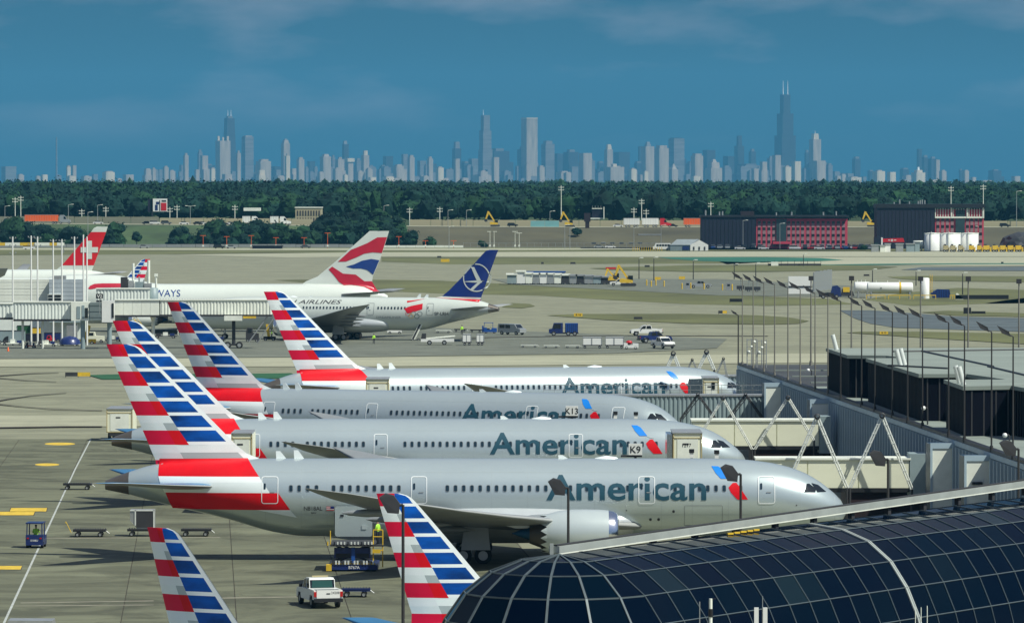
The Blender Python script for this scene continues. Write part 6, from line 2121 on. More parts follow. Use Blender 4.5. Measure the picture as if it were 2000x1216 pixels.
# inverted V suspension frames
def aframe(pts, d, m, label, r=.12, ladder=False):
    "pts: apex then feet in pixels, all at distance d"
    A = D(pts[0][0], pts[0][1], d)
    t = thing('suspension_frame', label, 'frame', (A.x, d, 0), 0, 'tubular frames carrying the bridges')
    for k, (px, py) in enumerate(pts[1:]):
        F = D(px, py, d)
        b_ = MB()
        q_ = r * .75
        b_.tube((-q_, 0, A.z), (F.x - A.x - q_, 0, F.z), r * .52, r * .52, 8).tube((q_, 0, A.z), (F.x - A.x + q_, 0, F.z), r * .52, r * .52, 8)
        for q in range(1, 8):
            u = q / 8
            b_.rbox(((F.x - A.x) * u, -.02, A.z + (F.z - A.z) * u), (r * 2.6, r * .8, .07))
        if ladder:
            b_.tube((.25, 0, A.z - .2), (F.x - A.x + .25, 0, F.z), r * .5, r * .5, 6)
            for q in range(1, 9):
                u = q / 9
                b_.tube(((F.x - A.x) * u, 0, A.z + (F.z - A.z) * u), ((F.x - A.x) * u + .25, 0, A.z + (F.z - A.z) * u - .1), r * .4, r * .4, 5)
        b_.build('leg', m, t)
        MB().tube((F.x - A.x, 0, F.z), (F.x - A.x, 0, 0), r * .8, r * .8, 6).build('post', M['charcoal'], t)
    MB().lathe((0, -.05, A.z), [(-.2, r), (-.2, r * 1.9), (.2, r * 1.9), (.2, r)], 'y', 12).build('apex_joint', M['charcoal'], t)
    return t
aframe([(1596, 813), (1536, 950), (1654, 952)], 448.5, M['silver'], 'left bright frame of the near cream bridge', .13)
aframe([(1723, 811), (1660, 952), (1781, 955)], 448.5, M['silver'], 'right bright frame of the near cream bridge', .13)
aframe([(1412, 777), (1352, 875), (1469, 877)], 519.5, M['silver'], 'left slender frame of the middle cream bridge', .11)
aframe([(1539, 776), (1474, 877), (1590, 860)], 519.5, M['silver'], 'right bright frame of the middle cream bridge', .12)
aframe([(1363, 770), (1329, 818), (1399, 822)], 576, M['charcoal'], 'left dark laddered frame of the corrugated bridge', .10, True)
aframe([(1456, 770), (1418, 822), (1492, 822)], 576, M['charcoal'], 'right dark laddered frame of the corrugated bridge', .10, True)
aframe([(1315, 690), (1302, 722), (1328, 722)], 634, M['silver'], 'far bright frame, first from the left behind the farthest airliner', .16)
aframe([(1352, 702), (1342, 724), (1362, 724)], 660, M['steel'], 'far small frame, second from the left behind the farthest airliner', .09)
aframe([(1380, 687), (1364, 722), (1395, 722)], 634, M['silver'], 'far bright frame, third from the left behind the farthest airliner', .16)
aframe([(1413, 700), (1397, 735), (1428, 775)], 632, M['steel'], 'far slim frame next to the farthest bridge', .09)

def sign(px0, px1, y0, y1, d, text, label):
    x0, x1 = X(px0, d), X(px1, d)
    z1, z0 = Z(y0, d), Z(y1, d)
    t = thing('gate_sign', label, 'sign', ((x0 + x1) / 2, d, 0), R(-4))
    hw = (x1 - x0) / 2
    MB().box(-hw, hw, 0, .5, z0, z1).build('sign_box', M['white'], t)
    text_obj('lettering', text, (z1 - z0) * .62, M['black'], t, (0, -.02, z0 + (z1 - z0) * .19), .015)
    MB().box(-hw * 2.2, hw, .1, .4, z0 - .18, z0 - .02).build('arm', M['charcoal'], t)
    MB().tube((0, .25, 0), (0, .25, z0), .1, .1, 8).build('post', M['charcoal'], t)
sign(1105, 1128.5, 792.5, 811.5, 520, 'K13', 'white gate sign reading K13 above the second airliner')
sign(1228, 1254, 866, 888, 452, 'K9', 'white gate sign reading K9 above the nearest airliner')
for px, py, d, lab in ((1202, 806, 522, 'left black-topped marker light above the second airliner'), (1242, 807, 522, 'right black-topped marker light above the second airliner'), (1351, 880, 448, 'black-topped marker light before the cream truck box'), (1400, 882, 448, 'black-topped marker light below the second cockpit')):
    t = thing('marker_light', lab, 'light', (X(px, d), d, 0), 0, 'black-topped marker lights')
    z = Z(py, d)
    MB().tube((0, 0, 0), (0, 0, z - .15), .09, .09, 8).rbox((0, 0, z - .35), (.32, .2, .4)).build('post', M['white'], t)
    MB().rbox((0, 0, z), (.42, .3, .3)).build('lamp_head', M['black'], t)

# catering trucks with raised bodies
def catering(px0, px1, ytop, d, zb, label, h=2.3, side=-1, depth=6.5, on=''):
    x0, x1 = X(px0, d), X(px1, d)
    w_ = x1 - x0
    zt = Z(ytop, d)
    t = thing('catering_truck', label, 'truck', ((x0 + x1) / 2, d, 0), 0, 'high-lift service trucks')
    hw = w_ / 2
    MB().box(-hw, hw, 0, depth, zb, zt).build('box_body', M['cream'], t)
    b_ = MB()
    b_.box(-hw - .05, hw + .05, -.1, depth + .1, zt, zt + .09)
    b_.build('roof', M['steel'], t)
    b_ = MB()
    b_.box(-hw - .03, -hw + .08, -.05, -.003, zb, zt - .01).box(hw - .08, hw + .03, -.05, -.003, zb, zt - .01).box(-hw, hw, -.05, -.003, zt - .42, zt - .33)
    b_.box(-hw, hw, -.05, -.003, zb, zb + .1)
    b_.build('door_frame', M['tan'], t)
    MB().box(-hw * .72, hw * .74, -.04, -.004, zb + .15, zt - .5).build('roller_door', M['offwhite'], t)
    MB().rbox((-.15, -.05, zt - .9), (.5, .02, .14)).build('lettering', M['charcoal'], t)
    b_ = MB()
    for x_ in (-hw * .7, hw * .7):
        b_.tube((x_, .8, .9), (x_, depth - .8, zb), .09, .09, 6)
        b_.tube((x_, depth - .8, .9), (x_, .8, zb), .09, .09, 6)
    b_.build('scissor_lift', M['charcoal'], t)
    MB().box(-hw * .8, hw * .8, 0, depth + 1.6, .6, .95).build('chassis', M['charcoal'], t)
    MB().box(-hw * .9, hw * .9, depth + .2, depth + 2.0, .7, 2.4).build('cab', M['white'], t)
    for x_ in (-hw * .85, hw * .85):
        for y_ in (1.4, depth + 1.0):
            o = link('wheel', wheel_mesh(.5, .3), t, (x_, y_, .5))
            o.rotation_euler = (0, 0, R(90))
    return t
t = catering(1315, 1371, 846, 466, 4.4, 'cream high-lift truck box before the second airliner nose, reading 1217')
text_obj('lettering', '1217', .3, M['charcoal'], t, (-.1, -.06, Z(872, 466)), .01)
MB().box(X(1303, 466) - X(1343, 466), X(1313, 466) - X(1343, 466), .4, 5.5, 4.6, Z(848, 466)).build('side_shield', M['lip'], t)
t = catering(1374, 1404, 739, 609, 4.3, 'cream high-lift truck box at the front door of the farthest silver airliner')
MB().box(X(1344, 609) - X(1389, 609), X(1372, 609) - X(1389, 609), .2, .4, 4.6, Z(739, 609)).build('side_shield', M['lip'], t)
MB().rbox((.25, -.08, Z(753, 609)), (.35, .05, .75)).build('window', M['glass_dark'], t)
catering(715, 759, 741, 604, 4.4, 'cream high-lift truck box at the rear door of the farthest silver airliner')
catering(452, 492, 847, 474, 4.4, 'cream high-lift truck box at the rear door of the second airliner')
t = catering(208, 258, 799, 607, 1.0, 'white box truck on the apron beyond the tails, far left', depth=7)

# ------------------------------------------------------------------ glass vault in the foreground
M['vault_frame'] = mat('vault_mullion', (0.085, 0.11, 0.12), 0.5, metal=0.1, var=.15, scale=2)
M['vault_light'] = mat('vault_gutter', (0.36, 0.39, 0.37), 0.5, metal=0.1, var=.12, scale=.8)
def vault_glass():
    m = bpy.data.materials.new('vault_glass')
    m.use_nodes = True
    t = m.node_tree
    b = t.nodes['Principled BSDF']
    oi = N(t, 'ShaderNodeObjectInfo')
    rr = N(t, 'ShaderNodeValToRGB')
    rr.color_ramp.elements[0].color = (0.0005, 0.0035, 0.012, 1)
    rr.color_ramp.elements[1].color = (0.001, 0.007, 0.010, 1)
    e_ = rr.color_ramp.elements.new(.92)
    e_.color = (0.001, 0.006, 0.014, 1)
    rr.color_ramp.elements[-1].color = (0.008, 0.018, 0.026, 1)
    t.links.new(oi.outputs['Random'], rr.inputs[0])
    t.links.new(rr.outputs[0], b.inputs['Base Color'])
    n = N(t, 'ShaderNodeTexNoise')
    n.inputs['Scale'].default_value = 1.2
    n.inputs['Detail'].default_value = 6
    tcn = N(t, 'ShaderNodeTexCoord')
    t.links.new(tcn.outputs['Object'], n.inputs[0])
    mr = N(t, 'ShaderNodeMapRange')
    mr.inputs[3].default_value = .03
    mr.inputs[4].default_value = .07
    t.links.new(n.outputs[0], mr.inputs[0])
    t.links.new(mr.outputs[0], b.inputs['Roughness'])
    b.inputs['Specular IOR Level'].default_value = .06
    b.inputs['IOR'].default_value = 1.3
    return m
M['vglass'] = vault_glass()
VU, VW = Vector((.495, .869, 0)).normalized(), Vector((.869, -.495, 0)).normalized()
VP = Vector((1.83, 211.4, 14.54))
VL = 1.8
PW = [0, 1.5, 2.7, 3.72, 4.46, 5.01, 5.36, 5.52]
PZ = [0, .20, .65, 1.45, 2.506, 3.742, 5.02, 6.4]
vault = thing('glass_vault', 'dark glass barrel-vaulted roof with a rounded end, bottom right foreground', 'building', VP, 0)
NR = 27
def vp(k, j, s_=1):
    return VU * (VL * k) + VW * (PW[j] * s_) + Vector((0, 0, -PZ[j]))
def quad_inset(a, b2, c_, d_, g=.03):
    return [a, b2, c_, d_]
for j in range(7):
    for s_ in (1, -1):
        if s_ < 0 and j > 1:
            continue
        q = [vp(0, j, s_), vp(0, j + 1, s_), vp(1, j + 1, s_), vp(1, j, s_)]
        if s_ > 0:
            me = MB().add(q, [(0, 1, 2, 3)]).mesh('glass_pane', M['vglass'])
        else:
            me = MB().add(q, [(3, 2, 1, 0)]).mesh('glass_pane', M['vglass'])
        for k in range(NR):
            link('glass_pane', me, vault, VU * (VL * k))
b_ = MB()
for j in range(1, 7):
    a, c_ = vp(0, j, -1), vp(NR, j, -1)
    a2, c2 = vp(0, j + 1, -1), vp(NR, j + 1, -1)
    if j >= 2:
        b_.add([a, a2, c2, c_], [(3, 2, 1, 0)])
b_.build('rear_glazing', M['vglass'], vault)
def bar(b_, p, q, w_, h, up=None):
    "rectangular bar lying on the glass"
    d = (q - p).normalized()
    nrm = (up or Vector((0, 0, 1)))
    side = d.cross(nrm).normalized()
    nn = side.cross(d).normalized()
    vs = []
    for c_ in (p, q):
        for s1, s2 in ((-1, -1), (1, -1), (1, 1), (-1, 1)):
            vs.append(c_ + side * (s1 * w_ / 2) + nn * (s2 * h / 2))
    b_.add(vs, [(0, 1, 2, 3), (7, 6, 5, 4), (0, 4, 5, 1), (1, 5, 6, 2), (2, 6, 7, 3), (3, 7, 4, 0)])
ribm = {}
for kind, w_ in (('rib', .038), ('expansion_rib', .06)):
    b_ = MB()
    for s_ in (1, -1):
        for j in range(7):
            p, q = vp(0, j, s_), vp(0, j + 1, s_)
            up_ = (VU.cross((q - p).normalized()) * (1 if s_ < 0 else 1)).normalized()
            if up_.z < 0:
                up_ = -up_
            if kind == 'rib':
                bar(b_, p, q, w_, .07, up_)
            else:
                for o_ in (-.10, .10):
                    bar(b_, p + VU * o_, q + VU * o_, .09, .10, up_)
                bar(b_, p, q, .12, .05, up_)
    ribm[kind] = b_.mesh(kind, M['vault_frame'] if kind == 'rib' else M['vault_light'])
for k in range(NR + 1):
    link('expansion_rib' if k == 12 else 'rib', ribm['expansion_rib' if k == 12 else 'rib'], vault, VU * (VL * k))
for j in range(1, 8):
    b_ = MB()
    bar(b_, vp(0, j), vp(NR, j), .035, .06, Vector((VW.x, VW.y, 1)).normalized())
    b_.build('purlin', M['vault_frame'], vault)
# rounded end: eight segments
a0 = math.atan2(VW.y, VW.x)
def dp(i, j):
    a = a0 - R(22.5) * i
    return Vector((math.cos(a) * PW[j], math.sin(a) * PW[j], -PZ[j]))
for j in range(7):
    q = [dp(0, j), dp(1, j), dp(1, j + 1), dp(0, j + 1)] if j else [dp(0, 0), dp(1, 1), dp(0, 1)]
    me = MB().add(q, [tuple(range(len(q)))]).mesh('glass_pane', M['vglass'])
    me.flip_normals() if False else None
    for i in range(8):
        o = link('glass_pane', me, vault)
        o.rotation_euler = (0, 0, -R(22.5) * i)
b_ = MB()
for j in range(7):
    p, q = dp(0, j), dp(0, j + 1)
    up_ = Vector((math.cos(a0), math.sin(a0), .8)).normalized()
    bar(b_, p, q, .09 - .02 * (j == 0), .08, up_)
dm = b_.mesh('dome_rib', M['vault_frame'])
for i in range(1, 9):
    link('dome_rib', dm, vault).rotation_euler = (0, 0, -R(22.5) * i)
for j in range(1, 8):
    b_ = MB()
    for i in range(8):
        bar(b_, dp(i, j), dp(i + 1, j), .04, .06, Vector((0, 0, 1)))
    b_.build('dome_ring', M['vault_frame'], vault)
b_ = MB()
ring = [dp(i, 7) for i in range(9)]
base = [(p.x, p.y) for p in ring] + [((VU * VL * NR - VW * PW[7]).x, (VU * VL * NR - VW * PW[7]).y), ((VU * VL * NR + VW * PW[7]).x, (VU * VL * NR + VW * PW[7]).y)]
b_.prism(base, -14.54, -6.42)
b_.build('base_wall', M['charcoal'], vault)
# gutter beam above the ridge
gb = thing('ridge_walkway', 'pale metal walkway beam running along the top of the glass vault', 'walkway', VP + Vector((0, 0, .05)), 0)
pa, pb = VU * .22 - VW * .35 + Vector((0, 0, .12)), VU * (VL * NR) - VW * .35 + Vector((0, 0, .62))
b_ = MB()
bar(b_, pa, pb, .45, .26)
b_.build('beam', M['vault_light'], gb)
b_ = MB()
bar(b_, pa + Vector((0, 0, .17)) + VW * .05, pb + Vector((0, 0, .17)) + VW * .05, .16, .05)
b_.build('cable_tray', M['charcoal'], gb)
b_ = MB()
bar(b_, pa + Vector((0, 0, -.16)) + VW * .2, pb + Vector((0, 0, -.16)) + VW * .2, .05, .05)
b_.build('drip_edge', M['offwhite'], gb)
brk = MB().box(-.14, .14, -.1, .1, -.55, -.08).mesh('bracket', M['charcoal'])
for k in range(0, NR, 2):
    p = pa + (pb - pa) * (k + .5) / NR
    link('bracket', brk, gb, p, math.atan2(VU.y, VU.x))
MB().rbox(pa + Vector((-.1, 0, .0)), (.14, .2, .46)).build('end_post', M['vault_light'], gb)
for k in range(5):
    t_ = .285 + .012 * k
    MB().rbox(pa + (pb - pa) * t_ + VW * .5 + Vector((0, 0, -.28)), (.28, .1, .07), .6).build('yellow_clamp', M['yellow'], gb)
# aerials standing before the vault
def aerial(name, px, ytop, d, r, m, label):
    t = thing(name, label, 'aerial', (X(px, d), d, 0), 0, 'aerials in front of the glass vault')
    z = Z(ytop, d)
    MB().tube((0, 0, 0), (0, 0, z), r, r * .8, 10).build('rod', M[m], t)
    return t, z
t, z = aerial('aerial', 1388.5, 1168, 150, .06, 'offwhite', 'thick pale aerial tube with a black band in front of the vault')
MB().tube((0, 0, z - .50), (0, 0, z - .28), .064, .064, 12).tube((0, 0, z - .02), (.14, 0, z), .012, .012, 6).build('black_band', M['black'], t)
aerial('aerial', 1367, 1174, 150, .018, 'steel', 'thin rod aerial left of the thick pale tube')
t, z = aerial('aerial', 1490, 1163, 150, .012, 'steel', 'thin whip aerial above the white panel antennas')
for dx in (-.17, .07):
    MB().rbox((dx, -.02, Z(1203, 150)), (.12, .1, .5)).build('panel_antenna', M['white'], t)
for px, yt, lab in ((1789, 1185, 'left thin rod of the three at the bottom right'), (1800, 1185, 'middle thin rod of the three at the bottom right'), (1812, 1182, 'right thin rod of the three at the bottom right')):
    aerial('aerial', px, yt, 150, .014, 'offwhite', lab)
# ------------------------------------------------------------------ left-hand terminal and its bridges
def B(px0, px1, y0, y1, d, o=None):
    "pixel box to x0,x1,z0,z1 (relative to origin x)"
    ox = o if o is not None else 0
    return X(px0, d) - ox, X(px1, d) - ox, Z(y1, d), Z(y0, d)
d = 985
t = thing('terminal_building', 'white boarded terminal building behind the left-hand bridges', 'building', (X(0, d), d, 0))
o = X(0, d)
x0, x1, z0, z1 = B(-15, 163, 545, 620, d, o)
MB().box(x0, x1, .1, 9, 0, z1).build('wall', M['bridge_white'], t)
nb = 12
bd = MB().box(x0, B(0, 96, 0, 1, d, o)[1], -.02, .1, .03, (z1 - z0) / nb).mesh('board', M['offwhite'])
for k in range(nb):
    ob = link('board', bd, t, (0, -.03 * (k % 2), z0 + (z1 - z0) * k / nb))
x0, x1, z0, z1 = B(96, 162, 547, 586, d - 2, o)
MB().box(x0, x1, -2, .0, z0 - 4, z1).build('grey_wing', M['bridge_grey'], t)
bd = MB().box(x0, x1, -2.08, -2.01, .03, .72).mesh('panel', mat('panel_blue_grey', (.42, .47, .50), .6, var=.06))
for k in range(5):
    link('panel', bd, t, (0, 0, z0 + k * .75))
x0, x1, z0, z1 = B(105, 128, 538.5, 548, d - 2, o)
MB().box(x0, x1, -1.8, 0, z0, z1).build('roof_unit', M['steel'], t)
x0, x1, z0, z1 = B(92, 119, 575, 588, d - 4, o)
MB().box(x0, x1, -2.6, -2.1, z0, z1).build('window_frame', M['offwhite'], t)
for k in range(2):
    MB().box(x0 + .1, x1 - .1, -2.66, -2.58, z0 + .1 + k * (z1 - z0) / 2, z0 + (k + 1) * (z1 - z0) / 2 - .08).build('window', M['glass_dark'], t)
def lbridge(label, px0, px1, y0, y1, d, kind, m, group='white passenger bridges on the left'):
    x0, x1, z0, z1 = B(px0, px1, y0, y1, d)
    t = thing('passenger_bridge', label, 'jet bridge', (x0, d, 0), 0, group)
    L_ = x1 - x0
    b_ = MB()
    if kind == 'corr':
        corr(b_, 0, L_, z0, z1 - .05, 0, .55, .09)
        b_.build('corrugated_side', m, t)
        MB().box(.02, L_ - .02, .03, 3, z0 + .01, z1 - .05).build('shell', m, t)
    else:
        n = max(1, int(L_ / 1.4))
        me = MB().box(.015, 1 - .015, -.04, .05, z0, z1 - .1).mesh('wall_panel', m)
        for i in range(n):
            ob = link('wall_panel', me, t, (L_ * i / n, 0, 0))
            ob.scale = (L_ / n, 1, 1)
        MB().box(0, L_, .06, 3, z0, z1 - .1).build('shell', m, t)
    MB().box(-.1, L_ + .1, -.22, 3.1, z1 - .04, z1 + .12).build('roof', M['offwhite'], t)
    MB().box(0, L_, -.05, 3, z0 - .35, z0 - .01).build('underframe', M['charcoal'], t)
    return t, L_, z0, z1
t, L_, z0, z1 = lbridge('leftmost folded white bridge section at the picture edge', -12, 24, 593, 620, 942, 'corr', M['bridge_white'])
t, L_, z0, z1 = lbridge('long white corrugated bridge, lower left', 26, 138, 590, 623, 938, 'corr', M['bridge_white'])
for x_ in (L_ * .15, L_ * .5):
    MB().tube((x_, 1.5, 0), (x_, 1.5, z0 - .3), .22, .22, 8).build('support_column', M['offwhite'], t)
t, L_, z0, z1 = lbridge('cream panelled bridge section in the middle of the left group', 224, 311, 586, 615, 940, 'flat', M['offwhite'])
b_ = MB().tube((L_ * .85, 1.5, 0), (L_ * .85, 1.5, z0 - .3), .35, .28, 10).tube((L_ * .85, 1.5, z0 - 1), (L_ * .85, 1.5, z0 - .3), .3, .55, 10)
b_.build('support_column', M['offwhite'], t)
b_ = MB()
for k in range(9):
    b_.box(L_ * .42 + k * .22, L_ * .42 + k * .22 + .3, .1, .9, z0 - .6 - k * .3, z0 - .5 - k * .3)
b_.tube((L_ * .42, .1, z0 + .2), (L_ * .42 + 2.2, .1, z0 - 2.6), .05, .05, 5).tube((L_ * .42, .1, z0 - .6), (L_ * .42 + 2.2, .1, z0 - 3.4), .06, .06, 5)
b_.build('steps', M['yellow'], t)
t, L_, z0, z1 = lbridge('long cream corrugated bridge reaching the pale airliner', 313, 531, 586, 614, 940, 'corr', M['offwhite'])
bx_ = B(437, 472, 617, 626.5, 938, X(313, 940))
MB().box(bx_[0], bx_[1], -.6, 1.2, bx_[2], bx_[3]).build('drive_cabinet', M['offwhite'], t)
bx_ = B(474, 499, 618, 622, 938, X(313, 940))
MB().box(bx_[0], bx_[1], -.3, .3, bx_[2], bx_[3]).build('drive_arm', M['yellow'], t)
b_ = MB().tube((12.5, 1.5, .6), (12.5, 1.5, z0 - .4), .3, .3, 8).box(11.2, 13.8, .8, 2.2, .5, .8)
b_.build('drive_column', M['charcoal'], t)
for x_ in (11.5, 13.5):
    link('wheel', wheel_mesh(.6, .4), t, (x_, .8, .6))
b_ = MB()
b_.tube((15.2, .4, 1.2), (18.4, .4, z0 - .3), .12, .12, 6).tube((16.6, .4, .9), (19.4, .4, z0 - .6), .1, .1, 6)
b_.build('stair_rail', M['steel'], t)
t, L_, z0, z1 = lbridge('upper cream corrugated bridge under the pipes', 188, 292, 564, 586, 962, 'corr', M['bridge_white'])
bx_ = B(298, 298, 563, 588, 962, X(188, 962))
MB().lathe((bx_[0], 1.5, 0), [(bx_[2], .9), (bx_[3], .9), (bx_[3] + .1, .3)], 'z', 18, cap=True).build('rotunda', M['bridge_grey'], t)
# cab
t = thing('bridge_cab', 'white glazed bridge cab with a grey folding canopy, lower left', 'jet bridge', (X(138, 936), 936, 0), 0, 'white passenger bridges on the left')
o = X(138, 936)
x0, x1, z0, z1 = B(139, 174, 589, 626, 936, o)
MB().box(x0, x1, 0, 3, z0, z1).build('cab_body', M['offwhite'], t)
for a, b2, c_, e_ in ((150, 157, 598, 622), (160, 165, 596, 622), (166, 172, 601, 621)):
    w_ = B(a, b2, c_, e_, 936, o)
    MB().box(w_[0], w_[1], -.08, .0, w_[2], w_[3]).build('window', M['glass_dark'] if a == 166 else M['bridge_grey'], t)
x0, x1, z0, z1 = B(175, 198, 591, 625, 936, o)
b_ = MB()
for k in range(6):
    zz = z0 + (z1 - z0) * k / 6
    b_.box(x0, x1, -.1 - .06 * (k % 2), 2.6, zz, zz + (z1 - z0) / 6)
b_.build('canopy', mat('canopy_grey', (.16, .20, .20), .8, var=.1), t)
x0, x1, z0, z1 = B(199, 222, 587, 629, 936, o)
MB().box(x0, x1, -.2, 3, z0, z1).build('end_box', M['white'], t)
w_ = B(218.5, 222.5, 592, 620, 936, o)
MB().box(w_[0], w_[1], -.3, -.2, w_[2], w_[3]).build('side_window', M['glass_dark'], t)
for a in (160, 212):
    w_ = B(a - 3, a + 4, 624, 681, 936, o)
    MB().tube(((w_[0] + w_[1]) / 2, 1.5, 0), ((w_[0] + w_[1]) / 2, 1.5, B(0, 1, 0, 625, 936)[2]), .4, .4, 10).build('support_column', M['bridge_grey'], t)
# roof-top pipes and sign
t = thing('roof_pipes', 'cluster of upright pipes and machinery above the upper left bridge', 'pipes', (X(268, 968), 968, 8.4))
o = X(268, 968)
for px, y0, r_ in ((260.5, 514, .22), (290.5, 508, .26), (305, 537, .18), (251, 545, .12), (272, 540, .14), (281, 546, .12)):
    b_ = MB().tube((X(px, 968) - o, 0, 0), (X(px, 968) - o, 0, Z(y0, 968) - 8.4), r_, r_, 8)
    if px == 305:
        b_.rbox((X(px, 968) - o, 0, Z(y0, 968) - 8.4), (.6, .5, .5))
    b_.build('pipe', M['offwhite'] if r_ > .15 else M['steel'], t)
for a, b2, c_, e_, m in ((236, 249, 541, 563, 'charcoal'), (251, 262, 548, 566, 'steel'), (264, 280, 550, 566, 'bridge_grey'), (282, 296, 553, 566, 'steel')):
    w_ = B(a, b2, c_, e_, 968, o)
    MB().box(w_[0], w_[1], -.5, .8, w_[2] - 8.4, w_[3] - 8.4).build('machine', M[m], t)
t = thing('gate_sign', 'small black gate sign with white characters on the left bridges', 'sign', (X(194.5, 934), 934, 0))
w_ = B(187.5, 201, 573.5, 583, 934, X(194.5, 934))
MB().box(w_[0], w_[1], 0, .3, w_[2], w_[3]).build('sign_box', M['black'], t)
MB().tube((0, .2, 6.0), (0, .2, w_[2]), .06, .06, 6).build('post', M['steel'], t)
text_obj('lettering', 'V2', .55, M['white'], t, (0, -.03, w_[2] + .14), .03)
for i, (px, yt, arms) in enumerate(((25, 462, 3), (61, 460, 2), (73.5, 462, 2), (104, 467, 1), (121, 467, 1), (145.5, 462, 2), (163, 458, 0), (170, 462, 0))):
    d = 958
    t = thing('floodlight_mast', f"{['first', 'second', 'third', 'fourth', 'fifth', 'sixth', 'seventh', 'eighth'][i]} tall white mast from the left above the white terminal", 'mast', (X(px, d), d, 0), 0, 'tall white masts on the left')
    h = Z(yt, d)
    MB().tube((0, 0, 0), (0, 0, h), .17, .12, 8).build('pole', M['white'], t)
    if arms:
        b_ = MB()
        for k in range(arms):
            z = h - .35 - k * 1.3
            b_.box(-.55, .55, -.05, .05, z, z + .07)
            for x_ in (-.55, .45):
                b_.box(x_, x_ + .16, -.15, .15, z + .05, z + .28)
        b_.build('lamp_arm', M['steel'], t)

# ------------------------------------------------------------------ ground service vehicles
def wheels(t, xs, hw, r=.4, wd=.28, z=None):
    for x in xs:
        for y in (-hw, hw):
            link('wheel', wheel_mesh(r, wd), t, (x, y, z or r))
def pickup(label, loc, rz, paint, cab_l=True, text=None, group=None, name='pickup_truck'):
    t = thing(name, label, 'pickup truck', loc, rz, group)
    P = M[paint]
    b_ = MB()
    body_shell(b_, [(-2.9, .62), (-2.9, 1.25), (-.9, 1.28), (-.9, 1.22), (1.25, 1.22), (2.65, 1.12), (2.9, .95), (2.9, .5), (2.45, .48), (2.35, .85), (1.55, .85), (1.42, .48), (-1.35, .48), (-1.45, .88), (-2.3, .88), (-2.4, .6)], .99)
    b_.build('body', P, t)
    b_ = MB()
    body_shell(b_, [(-1.0, 1.25), (1.35, 1.22), (.62, 1.80), (-.80, 1.84)], .86)
    b_.build('side_window', M['glass_dark'], t)
    b_ = MB()
    body_shell(b_, [(-.85, 1.82), (.66, 1.78), (.4, 1.92), (-.68, 1.95)], .84)
    for x0, x1, x2, x3 in ((-1.02, -.90, -.72, -.84), (.10, .20, .12, .02), (1.25, 1.38, .66, .56)):
        for s_ in (-1, 1):
            b_.side([(x0, 1.22), (x1, 1.22), (x2, 1.86), (x3, 1.86)], s_ * .865 - .02, s_ * .865 + .02)
    b_.build('cab_roof', P, t)
    b_ = MB()
    b_.box(-2.82, -1.05, -.84, .84, 1.05, 1.262)
    b_.build('bed_floor', M['charcoal'], t)
    MB().add([(-.99, -.72, 1.3), (-.99, .72, 1.3), (-.86, .68, 1.78), (-.86, -.68, 1.78)], [(0, 3, 2, 1)]).build('rear_window', mat('rear_glass', (.02, .07, .06), .15, var=.2), t)
    tg = MB().box(-2.96, -2.90, -.80, .80, .72, 1.28).build('tailgate', P, t)
    MB().box(-2.985, -2.96, -.13, .13, 1.0, 1.06).build('tailgate_handle', M['black'], tg)
    if text:
        to = text_obj('lettering', text, .17, M['black'], tg, (-2.966, -.48, 1.0), .01, R(-90))
    for s_ in (-1, 1):
        MB().box(-2.97, -2.86, s_ * .90 - .09, s_ * .90 + .09, .82, 1.16).build('tail_light', M['tail_light'], t)
        MB().box(2.82, 2.93, s_ * .78 - .16, s_ * .78 + .16, .78, .98).build('headlight', M['white'], t)
        MB().rbox((.95, s_ * 1.09, 1.35), (.12, .24, .22)).build('wing_mirror', M['black'], t)
    MB().box(-3.08, -2.9, -.98, .98, .46, .70).build('rear_bumper', M['black'], t)
    MB().box(2.86, 3.0, -.95, .95, .42, .72).build('front_bumper', M['charcoal'], t)
    wheels(t, (1.95, -1.88), .86, .41, .27)
    MB().rbox((-.2, 0, 2.02), (.18, 1.1, .09)).build('light_bar', M['tan'], t)
    return t
g = G(641, 1189)
pickup('white crew-cab pickup numbered 24208, seen from behind near the bottom', (g.x - math.sin(R(14)) * 2.9, g.y + math.cos(R(14)) * 2.95, .03), R(90 + 14), 'white', text='24208')
g = G(1262, 656)
pickup('white pickup facing left on the far taxiway edge', (g.x, g.y, .1), R(186), 'white')
g = G(1279, 670)
pickup('dark blue pickup between two white ones on the far apron', (g.x, g.y, .1), R(14), 'navy')
g = G(1295, 681)
pickup('white-fronted pickup facing us, right of the baggage train', (g.x, g.y, .1), R(-68), 'white')

def dolly(label, px0, px1, yb, m='black', group='low baggage dollies', container=None, wz=.55):
    gl, gr = G(px0, yb), G(px1, yb)
    L_ = gr.x - gl.x
    t = thing('baggage_dolly', label, 'dolly', (gl.x, gl.y, .03), 0, group)
    MB().box(.1, L_ - .25, 0, 1.6, wz - .12, wz).build('frame', M['charcoal'] if m == 'black' else M[m], t)
    rl = MB().tube((0, .05, wz + .03), (0, 1.55, wz + .03), .055, .055, 6).mesh('roller', M['black'] if m != 'white' else M['steel'])
    n = min(14, max(4, int(L_ / .22)))
    for k in range(n):
        link('roller', rl, t, (.2 + (L_ - .55) * k / (n - 1), 0, 0))
    MB().box(.1, L_ - .25, -.03, .03, wz, wz + .1).build('side_rail', M['charcoal'] if m == 'black' else M[m], t)
    MB().tube((L_ - .25, .8, wz - .1), (L_, .8, .25), .04, .04, 6).build('tow_bar', M['steel'], t)
    for x_ in (.45, L_ - .7):
        for y_ in (.1, 1.5):
            link('wheel', wheel_mesh(.2, .14), t, (x_, y_, .2))
    return t, L_
dolly('empty black dolly left of the dolly carrying a container', 140, 212, 1049)
t, L_ = dolly('black dolly under the grey angled container', 246, 318, 1048)
dolly('empty black dolly just right of the bottom-left striped fin', 351, 418, 1048)
dolly('empty black dolly on the white line beside the rear of the nearest airliner', 121, 184, 957)
